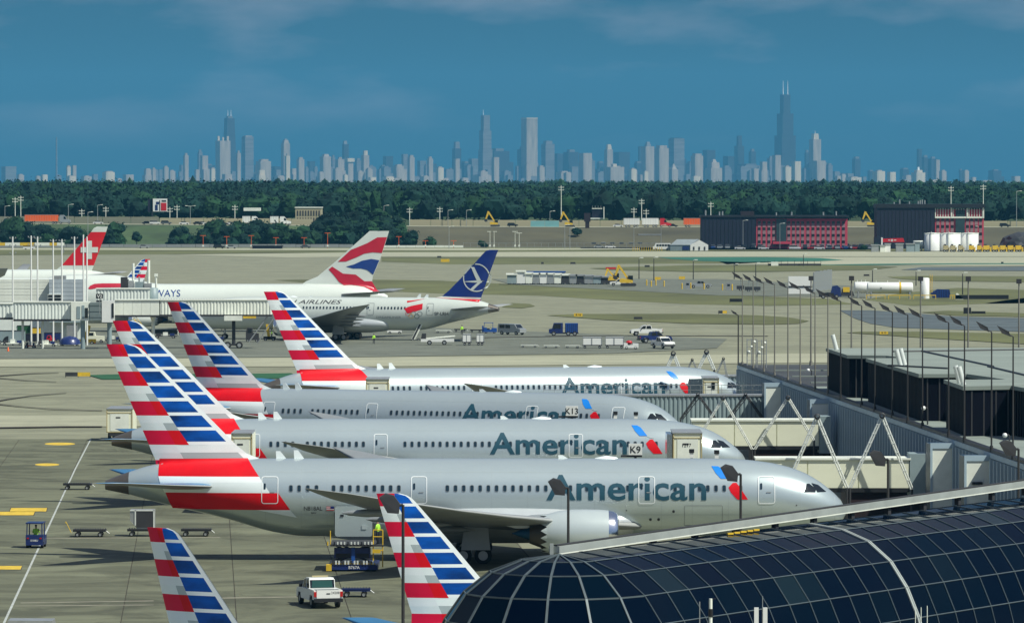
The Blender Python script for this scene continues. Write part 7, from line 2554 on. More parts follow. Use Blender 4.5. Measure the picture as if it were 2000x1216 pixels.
dolly('navy dolly right behind the white numbered pickup', 664, 730, 1167, 'navy')
g = G(254, 1048)
t = thing('air_container', 'grey aluminium air-freight container with a cut corner on a dolly', 'container', (g.x, g.y + .05, .64))
w_ = 45 / S(g.y)
b_ = MB()
b_.side([(.62, 0), (w_ + .1, 0), (w_ + .1, 1.55), (0, 1.55), (0, .7)], 0, 1.5)
b_.build('shell', M['steel'], t)
MB().box(.5, w_, -.04, -.005, .12, 1.45).build('curtain', M['charcoal'], t)
b_ = MB()
b_.box(.38, .48, -.07, -.005, .3, 1.55).box(w_ + .02, w_ + .12, -.07, -.005, 0, 1.55).box(0, w_ + .1, -.07, -.005, 1.47, 1.57)
b_.build('edge_frame', M['silver'], t)

# open tug with a driver, seen from behind
def tug(label, loc, rz, paint='navy', roof=True, group='baggage tugs', text=None):
    t = thing('baggage_tug', label, 'tug', loc, rz, group)
    P = M[paint]
    b_ = MB()
    body_shell(b_, [(-1.2, .25), (1.3, .25), (1.3, .95), (.35, 1.0), (.25, .7), (-.5, .7), (-.6, 1.05), (-1.2, 1.05)], .68)
    b_.build('body', P, t)
    if roof:
        b_ = MB()
        for x_ in (-1.1, .55):
            for y_ in (-.6, .6):
                b_.tube((x_, y_, .9), (x_ * .95, y_ * .97, 1.95), .045, .045, 6)
        b_.build('roof_post', P, t)
        MB().box(-1.2, .65, -.68, .68, 1.93, 2.02).build('roof', P, t)
    MB().rbox((-.3, 0, .82), (.5, 1.0, .2)).build('seat', M['black'], t)
    MB().tube((.3, .2, .9), (.1, .2, 1.15), .02, .02, 5).lathe((.1, .2, 1.15), [(0, .17), (.02, .17)], 'x', 12).build('steering_wheel', M['black'], t)
    wheels(t, (.8, -.75), .58, .28, .2)
    for s_ in (-1, 1):
        MB().box(-1.24, -1.19, s_ * .5 - .08, s_ * .5 + .08, .75, .85).build('tail_light', M['tail_light'], t)
    if text:
        text_obj('lettering', text, .16, M['white'], t, (-1.215, 0, .55), .01, R(-90))
    return t
g = G(68, 1071)
TUG_AT = (g.x, g.y + 1.2, .03)
tug('navy open tug with a driver in a bright vest, seen from behind at lower left', TUG_AT, R(88), 'navy', text='0184U')

# cargo loader under the open cargo door
g = G(641, 1116)
g2 = G(738, 1116)
t = thing('cargo_loader', 'navy scissor cargo loader with yellow rails below the raised cargo door', 'loader', (g.x, g.y, .03))
L_ = g2.x - g.x
MB().box(0, L_, 0, 5.5, .12, .48).build('lower_frame', M['navy'], t)
text_obj('lettering', 'B767A', .22, M['white'], t, (L_ * .52, -.03, .2), .01)
for k in range(14):
    MB().rbox((.35 + (L_ - .7) * k / 13, .02, .66), (.12, .2, .26)).build('roller_block', M['silver'] if k % 3 else M['charcoal'], t)
MB().box(.2, L_ - .2, .12, .2, .5, .62).build('roller_tray', M['yellow'], t)
b_ = MB()
for s_ in (0, 1):
    y = 1.0 + s_ * 3.2
    b_.side([(.3, .55), (.65, .55), (L_ - .35, 1.85), (L_ - .7, 1.85)], y, y + .12)
    b_.side([(L_ - .65, .55), (L_ - .3, .55), (.7, 1.85), (.35, 1.85)], y + .13, y + .25)
b_.build('scissor_arm', M['charcoal'], t)
for x0, x1 in ((.42, L_ * .5 - .12), (L_ * .5 + .12, L_ - .55)):
    MB().box(x0, x1, .6, .8, .95, 1.72).build('front_panel', M['navy'], t)
    MB().box(x0 + .12, x1 - .12, .57, .6, .98, 1.3).build('panel_recess', M['black'], t)
MB().box(L_ * .5 - .13, L_ * .5 + .13, .5, .7, .6, 1.75).build('centre_post', M['blue'], t)
MB().box(.15, L_ - .15, .2, 5.2, 1.84, 2.0).build('upper_deck', M['charcoal'], t)
for k in range(12):
    MB().rbox((.45 + (L_ - .9) * k / 11, .25, 2.08), (.10, .18, .2)).build('deck_roller', M['silver'] if k % 4 else M['black'], t)
b_ = MB()
xr = L_ + .1
for x_ in (xr - .45, xr + .25):
    b_.tube((x_, .3, .3), (x_, .3, 3.05), .045, .045, 6)
b_.tube((xr - .45, .3, 3.05), (xr + .25, .3, 3.05), .04, .04, 6).tube((xr - .45, .3, 2.55), (xr + .25, .3, 2.55), .035, .035, 6).tube((xr - .45, .3, 1.55), (xr + .25, .3, 1.55), .05, .05, 6)
b_.build('operator_rail', M['yellow'], t)
MB().box(xr - .5, xr + .3, .15, 1.4, 1.84, 1.95).build('operator_platform', M['charcoal'], t)
MB().box(xr - .5, xr + .1, .1, .3, 1.35, 1.62).build('control_box', M['yellow'], t)
b_ = MB().tube((.15, .3, 1.9), (.15, .3, 3.0), .04, .04, 6).tube((-.05, .3, 1.9), (-.05, .3, 2.2), .05, .05, 6)
b_.build('left_rail', M['yellow'], t)
MB().box(-.15, .25, -.1, .8, .05, .5).build('outrigger', M['yellow'], t)
for x_ in (.2, L_ - .3):
    for y_ in (.3, 4.5):
        o_ = link('wheel', wheel_mesh(.26, .2), t, (x_, y_, .26))
LOADER = (g.x, g.y, g.x + xr)

# small yellow tow bar and a grey van roof at the bottom edge
g = G(139, 1040)
t = thing('tow_bar', 'slanted thin yellow tow bar standing by the leftmost dolly', 'tow bar', (g.x, g.y, 0))
MB().tube((0, 0, .02), (-.45, 0, .95), .03, .03, 6).tube((-.38, 0, .8), (-.5, 0, .86), .03, .03, 5).build('bar', M['yellow'], t)
t = thing('van', 'grey roof of a van cut off by the bottom left picture edge', 'van', (X(60, 333), 333, 0))
b_ = MB()
body_shell(b_, [(-1.45, .4), (1.45, .4), (1.5, 1.3), (1.35, 2.28), (-1.35, 2.3), (-1.5, 1.3)], .98)
b_.build('body', M['steel'], t)
wheels(t, (-.9, .9), .85)

# ---- vehicles on the far apron
def at(px, y):
    g = G(px, y)
    return g
def simple_box_cart(label, px0, px1, y0, yb, m='white', group='white container carts', name='container_cart', depth=2.0):
    gl, gr = G(px0, yb), G(px1, yb)
    L_ = gr.x - gl.x
    zt = Z(y0, gl.y)
    t = thing(name, label, 'cart', (gl.x, gl.y, .08), 0, group)
    MB().box(0, L_, 0, depth, .45, .6).build('chassis', M['charcoal'], t)
    MB().box(.06, L_ - .06, .05, depth - .05, .62, zt).build('container', M[m], t)
    b_ = MB()
    b_.box(.02, .12, -.0, .04, .62, zt).box(L_ - .12, L_ - .02, -.0, .04, .62, zt).box(.02, L_ - .02, 0, .04, zt - .1, zt + .02).box(L_ * .45, L_ * .5, 0, .04, .62, zt - .1)
    b_.build('container_frame', M['steel'], t)
    for x_ in (.4, L_ - .4):
        for y_ in (.1, depth - .1):
            link('wheel', wheel_mesh(.22, .14), t, (x_, y_, .22))
    return t
simple_box_cart('right white container cart of the baggage train', 1182, 1219, 659, 681, group='carts of the far baggage train')
simple_box_cart('left white container cart of the baggage train', 1138, 1176, 659, 681, group='carts of the far baggage train')
dolly('empty pale dolly behind the two container carts', 1103, 1136, 680, 'offwhite', 'carts of the far baggage train', wz=.45)
dolly('empty pale dolly, second from the tail of the baggage train', 1061, 1094, 680, 'offwhite', 'carts of the far baggage train', wz=.45)
dolly('last empty pale dolly at the tail of the baggage train', 1016, 1053, 679, 'offwhite', 'carts of the far baggage train', wz=.45)
g = at(1232, 682)
t = tug('white tug with a bright red hood heading the baggage train', (g.x, g.y, .05), 0, 'white', False)
MB().ball((-.3, 0, 1.15), .5, 10, sq=(1.1, .9, .7)).build('red_hood', M['red'], t)
simple_box_cart('white container cart with a dark gap beside it, right of the belt loader', 903, 921, 653, 675)
simple_box_cart('pale green-tinted container cart, farther right one of the pair', 930, 946, 653, 675)
g = at(957, 651)
t = tug('bright blue forklift-like tug pulling black dollies', (g.x, g.y, .05), R(0), 'blue')
MB().box(-1.5, -1.2, -.5, .5, .2, 1.4).build('mast', M['blue'], t)
dolly('string of low black dollies behind the bright blue tug, right part', 917, 944, 650, group='low black dollies by the pale airliner')
dolly('string of low black dollies behind the bright blue tug, left part', 886, 914, 649, group='low black dollies by the pale airliner')
dolly('pale dolly under the tail of the pale airliner', 850, 883, 651, 'offwhite', 'low black dollies by the pale airliner')
g = at(772, 652)
t = thing('service_cart', 'white humped service cart under the belly of the pale airliner', 'cart', (g.x, g.y, 0))
MB().side([(-1.5, .3), (1.2, .3), (1.2, 1.1), (.2, 1.35), (-1.5, .8)], -.7, .7).build('body', M['white'], t)
wheels(t, (-1, .8), .7, .25, .2)
# van
def van(label, px, yb, rz, paint):
    g = at(px, yb)
    t = thing('van', label, 'van', (g.x, g.y, .05), rz, 'vans on the far apron')
    b_ = MB()
    body_shell(b_, [(-2.6, .45), (2.6, .45), (2.65, 1.1), (1.9, 1.3), (1.3, 2.0), (-2.5, 2.05), (-2.65, 1.2)], .98)
    b_.build('body', M[paint], t)
    b_ = MB()
    for x0, x1 in ((-2.2, -1.0), (-.8, .3)):
        b_.side([(x0, 1.25), (x1, 1.25), (x1, 1.85), (x0, 1.85)], .985, 1.0)
        b_.side([(x0, 1.25), (x1, 1.25), (x1, 1.85), (x0, 1.85)], -.985, -1.0)
    b_.build('side_window', M['glass_dark'], t)
    MB().add([(1.96, -.85, 1.3), (1.96, .85, 1.3), (1.38, .8, 1.95), (1.38, -.8, 1.95)], [(0, 1, 2, 3)]).build('windscreen', M['glass_dark'], t)
    wheels(t, (1.7, -1.7), .88, .36, .25)
    return t
van('grey-green van facing right and towards us near the far grass', 1000, 654, R(-38), 'car_silver')
# blue truck with container
g = at(1072, 656)
t = thing('truck', 'dark-cabbed truck carrying a bright blue ribbed container', 'truck', (g.x, g.y, .05))
s_ = S(g.y)
b_ = MB()
b_.side([(0, .5), (2.6, .5), (2.6, 2.35), (.9, 2.35), (.6, 1.3), (0, 1.2)], 0, 2)
b_.build('cab', M['navy'], t)
MB().side([(.75, 1.35), (2.2, 1.35), (2.2, 2.2), (1.0, 2.2)], -.04, -.01).build('cab_window', M['glass_dark'], t)
MB().box(3.0, 5.4, 0, 2.2, .6, 2.3).build('container', M['blue'], t)
me = MB().box(0, .08, -.07, -.01, .65, 2.25).mesh('rib', M['navy'])
for k in range(7):
    link('rib', me, t, (3.1 + k * .36, 0, 0))
MB().box(.2, 5.5, .3, 1.8, .4, .6).build('chassis', M['charcoal'], t)
for x_ in (.9, 3.6, 4.8):
    for y_ in (.1, 1.9):
        link('wheel', wheel_mesh(.42, .28), t, (x_, y_, .42))
# belt loader and conveyor by the pale airliner
g = at(822, 674)
t = thing('belt_loader', 'white belt loader truck with dark wheels below the tail of the pale airliner', 'belt loader', (g.x, g.y, .05))
MB().box(0, 5.8, 0, 1.8, .55, 1.05).build('chassis', M['white'], t)
MB().side([(0, 1.05), (.9, 1.05), (.9, 2.0), (.2, 2.0)], .1, 1.2).build('cab', M['charcoal'], t)
MB().side([(-.1, 1.1), (.05, 1.0), (6.0, 1.45), (5.95, 1.65)], .9, 1.7).build('belt', M['offwhite'], t)
for x_ in (1.5, 4.1):
    for y_ in (.05, 1.75):
        link('wheel', wheel_mesh(.42, .28), t, (x_, y_, .42))
g = at(803, 665)
t = thing('conveyor', 'steep dark conveyor reaching up to the rear hold of the pale airliner', 'conveyor', (g.x, g.y, 0))
zt = Z(623, g.y)
MB().side([(0, .2), (.7, .2), (2.2, zt - .7), (1.6, zt - .4)], 0, .9).build('belt', M['offwhite'], t)
MB().side([(.12, .3), (.5, .3), (1.95, zt - .6), (1.65, zt - .5)], -.05, -.01).build('belt_surface', M['charcoal'], t)
MB().box(1.3, 2.4, .1, .9, zt - .9, zt + .1).build('top_box', M['black'], t)
wheels(t, (.3, 1.3), .45, .22, .15)
# signs along the taxiways
def tsign(label, px0, px1, y0, y1, cols, group='low taxiway signs', text=None):
    g = G((px0 + px1) / 2, y1 + .6)
    d_ = g.y
    x0, x1 = X(px0, d_), X(px1, d_)
    h = Z(y0, d_)
    t = thing('taxiway_sign', label, 'sign', (x0, d_, .05), 0, group)
    n = len(cols)
    for k, c_ in enumerate(cols):
        MB().box((x1 - x0) * k / n, (x1 - x0) * (k + 1) / n - .03, 0, .35, .15, max(.5, h)).build('sign_box', M[c_], t)
    b_ = MB()
    for k in range(n + 1):
        x_ = min((x1 - x0) - .1, (x1 - x0) * k / n + .02)
        b_.box(x_, x_ + .08, .1, .25, 0, .16)
    b_.build('foot', M['charcoal'], t)
    if text:
        text_obj('lettering', text, max(.3, h * .5), M['black'], t, ((x1 - x0) * .5, -.02, .15 + h * .22), .02)
    return t
tsign('yellow and dark taxiway sign at the left end of the dark green strip', 127, 176, 727.5, 736.5, ['charcoal', 'yellow'])
tsign('yellow taxiway sign at the left tip of the grass island', 1121, 1138, 612, 619, ['yellow'], text='K 16')
tsign('dark-backed sign in the middle of the grass island', 1238, 1255, 619, 624.5, ['charcoal'])
tsign('dark and yellow sign behind the two-headed lamp', 1403, 1420, 607, 613, ['charcoal', 'yellow'])
tsign('dark-backed sign at the edge of the long grass strip', 1425, 1450, 583.5, 590.5, ['black'])
tsign('yellow taxiway sign on the right-hand grass, between lamp poles', 1718, 1735, 647.5, 654, ['yellow'], text='K 13')
tsign('large black stepped sign on the right-hand grass', 1882, 1897, 601, 613.5, ['black'])
tsign('long black sign right beside the stepped one', 1897.5, 1925, 608, 613.5, ['black'])
tsign('small yellow sign left of the yellow posts', 1279, 1291, 541, 547, ['yellow'])
tsign('small yellow sign right of the yellow posts', 1326, 1338, 540, 546, ['yellow'])
tsign('tiny dark sign on the grass strip beyond the parked trailers', 1114, 1124, 512, 516, ['charcoal'])
tsign('tiny dark sign left of the red drum on the grass', 1057, 1062, 512, 516, ['charcoal'])
tsign('tiny dark sign above the grey yard wall', 1433, 1441, 515, 518.5, ['charcoal'])
tsign('tiny dark sign right of the tiny lamp on far grass', 1259, 1269, 518, 522, ['charcoal'])
tsign('small dark red sign on the pavement left of the white tanks', 1687, 1698, 536, 539.5, ['maroon'])
tsign('tiny dark sign on the far right pavement', 1955, 1960, 511.5, 514.5, ['charcoal'])
tsign('yellow sign on the far grass left of the navy fin', 861, 878, 506, 512, ['yellow'])
tsign('tiny dark sign above the far grass left of the yellow one', 854, 862, 500, 503.5, ['charcoal'])
tsign('low red sign on the grass beyond the yard', 1183, 1203, 522, 526, ['red'])
# parked trailers in the yard
pt = [(990, 1009, 537, 'bridge_grey'), (1009, 1026, 531, 'white'), (1026, 1040, 535, 'offwhite'), (1040, 1054, 536, 'steel'), (1054, 1068, 536, 'white'), (1068, 1082, 536, 'steel'), (1082, 1096, 537, 'offwhite'), (1096, 1112, 538, 'charcoal'), (1112, 1126, 539, 'steel'), (1126, 1141, 539, 'charcoal'), (1141, 1158, 540, 'steel'), (1158, 1174, 541, 'bridge_grey'), (1174, 1188, 542, 'charcoal')]
for i, (a, b2, yt, m) in enumerate(pt):
    g = G((a + b2) / 2, 556)
    t = block('parked_trailer', f"{ {'bridge_grey': 'blue-grey', 'white': 'white', 'offwhite': 'pale', 'steel': 'grey', 'charcoal': 'dark'}[m]} box trailer, {ordn[i]} from the left in the yard row", 'trailer', a + .5, b2 - .5, yt, g.y, .4, 6 if i % 2 else 9, M[m], M['offwhite'] if i < 8 else M['steel'], 'box trailers parked in the yard')
    for x_ in (-1.2, 1.2):
        link('wheel', wheel_mesh(.4, .28), t, (x_ * .6, .3, 0))
g = G(1060, 549)
block('long_roof_trailer', 'long blue-topped white trailer behind the yard row', 'trailer', 1030, 1103, 532, g.y + 8, 1.0, 3, M['white'], M['blue'])
g = G(1212, 559)
pickup('small white pickup parked before the yard digger', (g.x, g.y, .1), R(180), 'white')
g = at(1190, 556)
# fuel posts and bollards
for i, (px, y0, y1) in enumerate(((1263, 550, 558), (1272, 551, 560), (1281, 552, 558), (1297, 552, 560), (1332, 556, 565), (1349, 554, 564), (1375, 556, 565), (1411, 557, 567), (1430, 557, 567))):
    g = G(px, y1)
    t = thing('bollard', f"yellow bollard, {ordn[i]} from the left in the service yard", 'bollard', (g.x, g.y, 0), 0, 'yellow bollards in the service yard')
    MB().tube((0, 0, 0), (0, 0, 1.5), .17, .17, 8).ball((0, 0, 1.5), .17, 8).build('post', M['yellow'], t)
for i, (px, y1, lab) in enumerate(((1343, 565, 'left fuel pump cabinet in the yard'), (1423, 567, 'right fuel pump cabinet in the yard'))):
    g = G(px, y1)
    t = thing('fuel_pump', lab, 'pump', (g.x, g.y, 0), 0, 'fuel pumps in the yard')
    MB().rbox((0, 0, 1.0), (1.1, .7, 2.0)).build('cabinet', M['steel'], t)
    MB().rbox((0, -.37, 1.4), (.7, .05, .5)).build('dial', M['glass_dark'], t)
g = at(1368, 563)
pickup('silver pickup refuelling in the yard', (g.x, g.y, .1), R(0), 'car_silver')
for i, (px, yb) in enumerate(((1446, 568), (1462, 570), (1478, 570))):
    g = G(px, yb)
    t = thing('light_tower', f"dark mobile lighting trailer with a tilted head, {ordn[i]} from the left", 'light trailer', (g.x, g.y, 0), 0, 'mobile lighting trailers')
    MB().rbox((0, 0, .9), (1.9, 1.2, .9)).build('body', M['charcoal'], t)
    MB().tube((.1, 0, 1.2), (.1, 0, 3.3), .08, .08, 6).build('mast', M['steel'], t)
    MB().add([(-.9, -.4, 3.9), (-.9, .4, 3.9), (.5, .4, 3.1), (.5, -.4, 3.1), (-.9, -.4, 4.05), (-.9, .4, 4.05), (.6, .4, 3.3), (.6, -.4, 3.3)], [(0, 1, 2, 3), (7, 6, 5, 4), (0, 4, 5, 1), (2, 6, 7, 3), (0, 3, 7, 4), (1, 5, 6, 2)]).build('lamp_head', M['charcoal'], t)
    wheels(t, (0,), .6, .35, .2)
# white and grey screen, container
g = G(1565, 576)
def scr(r, hw, h):
    MB().box(-hw, hw, -.12, -.02, h * .38, h * .46).build('dark_band', M['black'], r)
block('block_container', 'white block with a dark band standing before a grey screen wall', 'container', 1540, 1586, 540, g.y, .3, 3, M['white'], None, None, scr)
g = G(1590, 571)
pts_ = [(X(1589, g.y + 6), g.y + 6), (X(1624, g.y + 44), g.y + 44)]
strip('screen_wall', M['steel'], pts_, 0, Z(531, g.y + 6), th=.3, label='tall grey panelled screen wall right of the white block', cat='wall', seg=2.6)
t = thing('railing', 'dark railing and cabinets beyond the grey screen wall', 'railing', (X(1500, 1830), 1830, 0))
b_ = MB()
for k in range(9):
    b_.tube((k * 2.2, 0, 0), (k * 2.2, 0, 1.9), .07, .07, 5)
b_.box(0, 17.6, -.05, .05, .2, .9)
b_.build('rail', M['charcoal'], t)
MB().box(1, 3.4, -.5, .5, .2, 1.5).build('cabinet', M['offwhite'], t)
# tanks with ladder and yellow rail
g = G(1735, 583)
for px0, px1, dz, lab in ((1693, 1783, 0, 'long white horizontal tank with a yellow collar'), (1668, 1700, 9, 'shorter white horizontal tank behind the long one')):
    d_ = g.y + dz
    x0, x1 = X(px0, d_), X(px1, d_)
    r_ = 22 / S(d_) / 2
    t = thing('horizontal_tank', lab, 'tank', (x0, d_, 0), 0, 'white horizontal tanks')
    zc = Z(562 - dz * .1, d_)
    L_ = x1 - x0
    MB().lathe((0, 0, zc), [(0, .02), (.02, r_ * .6), (.12, r_ * .92), (.3, r_), (L_ - .3, r_), (L_ - .12, r_ * .92), (L_, r_ * .5), (L_, .02)], 'x', 24).build('shell', M['white'], t)
    if dz == 0:
        MB().lathe((L_ * .70, 0, zc), [(0, r_ + .04), (.45, r_ + .04)], 'x', 24).build('collar', M['yellow'], t)
        MB().rbox((L_ * .3, -r_ - .02, zc), (.5, .02, .35)).build('plate', M['steel'], t)
    for x_ in (.8, L_ - 1.0):
        MB().box(x_, x_ + .4, -r_ * .8, r_ * .8, 0, zc - r_ * .55).build('saddle', M['steel'], t)
    b_ = MB()
    for k in range(3):
        b_.tube((L_ * (.2 + .25 * k), 0, zc + r_ * .95), (L_ * (.2 + .25 * k), 0, zc + r_ + .45), .07, .07, 6)
    b_.build('vent', M['offwhite'], t)
g = G(1807, 583)
t = thing('vertical_tank', 'upright white tank with a yellow caged ladder', 'tank', (X(1807, g.y), g.y, 0))
h = Z(543, g.y)
r_ = 16.5 / S(g.y) / 2
MB().lathe((0, 0, 0), [(0, r_), (h, r_), (h + .1, r_ * .5), (h + .12, .01)], 'z', 24).build('shell', M['white'], t)
b_ = MB()
for dx in (0, .5):
    b_.tube((r_ + .15 + dx, 0, 1.5), (r_ + .15 + dx, 0, h + 1.0), .05, .05, 5)
for k in range(12):
    b_.box(r_ + .12, r_ + .68, -.25, .25, 1.6 + k * (h - .8) / 12, 1.66 + k * (h - .8) / 12)
b_.build('ladder', M['yellow'], t)
t = thing('guard_rail', 'row of yellow guard rails before the white tanks', 'guard rail', (X(1690, g.y - 6), g.y - 6, 0))
for px0, px1 in ((1692, 1729), (1735, 1778), (1784, 1828), (1855, 1865)):
    a, b2 = X(px0, g.y - 6) - X(1690, g.y - 6), X(px1, g.y - 6) - X(1690, g.y - 6)
    b_ = MB().box(a, b2, -.08, .08, .85, 1.05)
    for x_ in (a, (a + b2) / 2, b2 - .12):
        b_.box(x_, x_ + .14, -.07, .07, 0, .86)
    b_.build('rail_section', M['yellow'], t)
g = G(1837, 583)
t = thing('skip', 'rounded dark blue skip right of the upright tank', 'skip', (X(1818, g.y), g.y, 0))
L_ = X(1856, g.y) - X(1818, g.y)
MB().side([(.5, .2), (L_ - .1, .2), (L_, 1.2), (L_ - .2, 2.2), (L_ * .35, 2.3), (0, 1.3)], 0, 2).build('body', M['navy'], t)
me = MB().box(0, .09, -.08, -.01, .3, 2.15).mesh('rib', M['blue'])
for k in range(5):
    link('rib', me, t, (L_ * (.35 + .12 * k), 0, 0))
g = G(1610, 583)
t = thing('truck', 'dark blue tractor truck with its arm folded, left of the white tanks', 'truck', (X(1600, g.y), g.y, 0))
MB().side([(0, .5), (3.6, .5), (3.6, 1.3), (2.2, 1.5), (1.6, 1.4), (0, 1.3)], 0, 2).build('bonnet', M['black'], t)
MB().side([(2.6, .5), (5.4, .5), (5.2, 2.6), (4.4, 3.2), (3.2, 3.0)], .1, 1.9).build('cab', M['navy'], t)
MB().side([(5.4, .6), (8.6, .6), (8.2, 1.8), (5.6, 2.4)], .2, 1.8).build('rear_body', M['charcoal'], t)
MB().box(5.8, 7.4, .1, .2, 1.6, 2.8).build('yellow_frame', M['yellow'], t)
for x_ in (1.0, 4.2, 7.6):
    for y_ in (.1, 1.9):
        link('wheel', wheel_mesh(.5, .35), t, (x_, y_, .5))
t = thing('low_wall', 'long low black wall on the grass right of the blue skip', 'wall', (X(1866, g.y - 10), g.y - 10, 0))
MB().box(0, X(1970, g.y - 10) - X(1866, g.y - 10), 0, .3, .1, 1.1).build('panel', M['black'], t)
MB().side([(0, 0), (.5, 0), (2.0, -.0), (.6, 1.5), (.2, 1.5)], 0, .6).build('end_block', M['offwhite'], t)
for i, (px, yt, yb) in enumerate(((1248, 505, 545), (1277, 504, 548), (1354, 509, 546), (1434, 517, 545), (1476, 515, 548), (1704, 527, 555), (1789, 530, 558), (1880, 534, 575), (1569, 497, 520))):
    g = G(px, yb)
    lamp(px, yt, g.y, 0, f"dark yard lamp post, {ordn[i] if i < 8 else 'one far off'} {'from the left' if i < 8 else 'above the railing'}", 'yard_lamp', .5, False, 'poledark', 'dark lamp posts in the service yard')

# ------------------------------------------------------------------ clutter below the left bridges
def clutter_box(name, label, cat, px0, px1, y0, yb, m, kind='box', wheels_=True, group='equipment below the left bridges', d=None):
    g = G((px0 + px1) / 2, yb)
    d_ = d or g.y
    x0, x1 = X(px0, d_), X(px1, d_)
    L_ = x1 - x0
    h = Z(y0, d_)
    t = thing(name, label, cat, (x0, d_, 0), 0, group)
    zb = .35 if wheels_ else 0
    if kind == 'box':
        MB().box(0, L_, 0, 1.5, zb, h).build('body', M[m], t)
        MB().box(-.05, L_ + .05, -.05, 1.55, h, h + .08).build('lid', M['charcoal'], t)
    elif kind == 'dome':
        MB().lathe((L_ / 2, .8, zb), [(0, L_ * .5), ((h - zb) * .5, L_ * .45), ((h - zb) * .85, L_ * .28), (h - zb, .02)], 'z', 16).build('tarpaulin', M[m], t)
        MB().box(0, L_, -.2, 1.5, zb - .1, zb).build('deck', M['offwhite'], t)
    elif kind == 'tug':
        MB().side([(0, zb), (L_, zb), (L_, h * .6), (L_ * .55, h * .65), (L_ * .5, h), (L_ * .1, h), (0, h * .7)], 0, 1.3).build('body', M[m], t)
        MB().side([(L_ * .15, h * .68), (L_ * .45, h * .68), (L_ * .45, h * .93), (L_ * .18, h * .93)], -.04, -.01).build('window', M['glass_dark'], t)
    elif kind == 'flat':
        MB().box(0, L_, 0, 1.6, zb, zb + .15).build('deck', M[m], t)
        for k in range(3):
            MB().rbox((L_ * (.2 + .3 * k), .7, zb + .35 + .1 * (k % 2)), (L_ * .2, .8, .45 + .2 * (k % 2))).build('load', M[['charcoal', 'offwhite', 'navy'][k]], t)
    if wheels_:
        for x_ in (L_ * .15, L_ * .85):
            for y_ in (0, 1.4):
                link('wheel', wheel_mesh(.28, .2), t, (x_, y_, .28))
    return t
t = clutter_box('service_vehicle', 'blue-grey service vehicle with a dark arched opening at the left edge', 'vehicle', -8, 48, 646, 671, 'bridge_grey')
MB().lathe((2.2, -.03, .35), [(-.03, 1.0), (-.031, .02)], 'y', 16, ang=(math.pi / 2 * 3 - math.pi / 2, math.pi * 1.5 + math.pi / 2)).build('arch', M['black'], t)
clutter_box('service_cart', 'dark purple cart beside the blue-grey vehicle', 'cart', 50, 84, 652, 670, 'hotel_dark')
clutter_box('service_cart', 'dark navy cart in the middle of the clutter', 'cart', 86, 118, 650, 668, 'navy')
clutter_box('baggage_tug', 'small bright red tug among the carts', 'tug', 91, 106, 655, 669, 'red', 'tug')
clutter_box('red_stand', 'red maintenance stand at the front of the clutter', 'stand', 48, 69, 664, 680, 'red', 'flat')
clutter_box('baggage_cart', 'loaded flat cart with white bundles at far left', 'cart', 2, 46, 667, 675, 'offwhite', 'flat')
clutter_box('baggage_cart', 'loaded flat cart left of the blue tarpaulin', 'cart', 70, 110, 667, 677, 'offwhite', 'flat')
clutter_box('baggage_cart', 'cart under a dark blue tarpaulin', 'cart', 114, 157, 656, 676, 'navy', 'dome')
clutter_box('container', 'white container with a slanted end behind the carts', 'container', 88, 124, 626, 648, 'offwhite', 'box', False, d=985)
clutter_box('tanker_truck', 'cream service truck below the grey canopy', 'truck', 166, 203, 648, 669, 'cream', 'tug')
clutter_box('service_cart', 'green-topped cart behind the railing at left', 'cart', 34, 60, 636, 652, 'turf_dark', 'box', False, d=985)
for nm, a, b2, y0, yb, m, kd, lab in (('baggage_cart', 8, 30, 656, 668, 'black', 'flat', 'black cart before the arched service vehicle'), ('service_cart', 62, 78, 640, 655, 'yellow', 'box', 'small yellow unit behind the purple cart'), ('service_cart', 130, 150, 634, 650, 'steel', 'box', 'grey unit below the end of the corrugated bridge'),
                                      ('baggage_cart', 205, 235, 650, 662, 'charcoal', 'flat', 'dark loaded cart behind the front striped fins'), ('service_cart', 236, 262, 640, 656, 'navy', 'tug', 'navy tug under the yellow steps'), ('service_cart', 355, 380, 640, 656, 'bridge_grey', 'box', 'grey-blue unit right of the third striped fin'), ('baggage_cart', 400, 440, 645, 657, 'black', 'flat', 'black cart under the drive cabinet of the long bridge'), ('service_cart', 480, 505, 640, 657, 'charcoal', 'tug', 'dark tug left of the upright yellow loader arm')):
    clutter_box(nm, lab, 'cart', a, b2, y0, yb, m, kd, d=978)
t = thing('conveyor', 'slanted yellow belt loader between the tarpaulin and the cream truck', 'belt loader', (X(160, 965), 965, 0))
MB().side([(0, .3), (.8, .2), (1.5, 3.2), (1.0, 3.4)], 0, .8).build('belt', M['yellow'], t)
MB().box(-.6, 2.4, 0, 1.2, .3, .9).build('chassis', M['yellow'], t)
wheels(t, (0, 1.8), .6, .28, .2)
t = thing('conveyor', 'upright yellow loader arm below the front of the pale airliner', 'belt loader', (X(523, 985), 985, 0))
MB().side([(0, .2), (.5, .2), (.1, 3.0), (-.35, 3.0)], 0, .6).build('arm', M['yellow'], t)
MB().box(-.8, 1.4, 0, 1.1, .3, .8).build('chassis', M['charcoal'], t)
wheels(t, (-.4, 1.0), .5, .28, .2)
for i, (px, yb, lab) in enumerate(((16, 686, 'orange cone alone at the far left'), (185, 671, 'orange cone beside the cream truck'))):
    g = G(px, yb)
    t = thing('traffic_cone', lab, 'cone', (g.x, g.y, 0), 0, 'orange cones on the left')
    MB().lathe((0, 0, 0), [(.04, .2), (.75, .05), (.78, .01)], 'z', 12).build('cone', M['orange'], t)
    MB().box(-.25, .25, -.25, .25, 0, .05).build('base', M['black'], t)
fe2 = thing('barrier_rail', 'pale railing behind the carts at left', 'railing', (X(-5, 990), 990, 0))
b_ = MB()
for z in (1.0, 2.0, 3.0, 4.2):
    b_.box(0, 16, -.04, .04, z, z + .09)
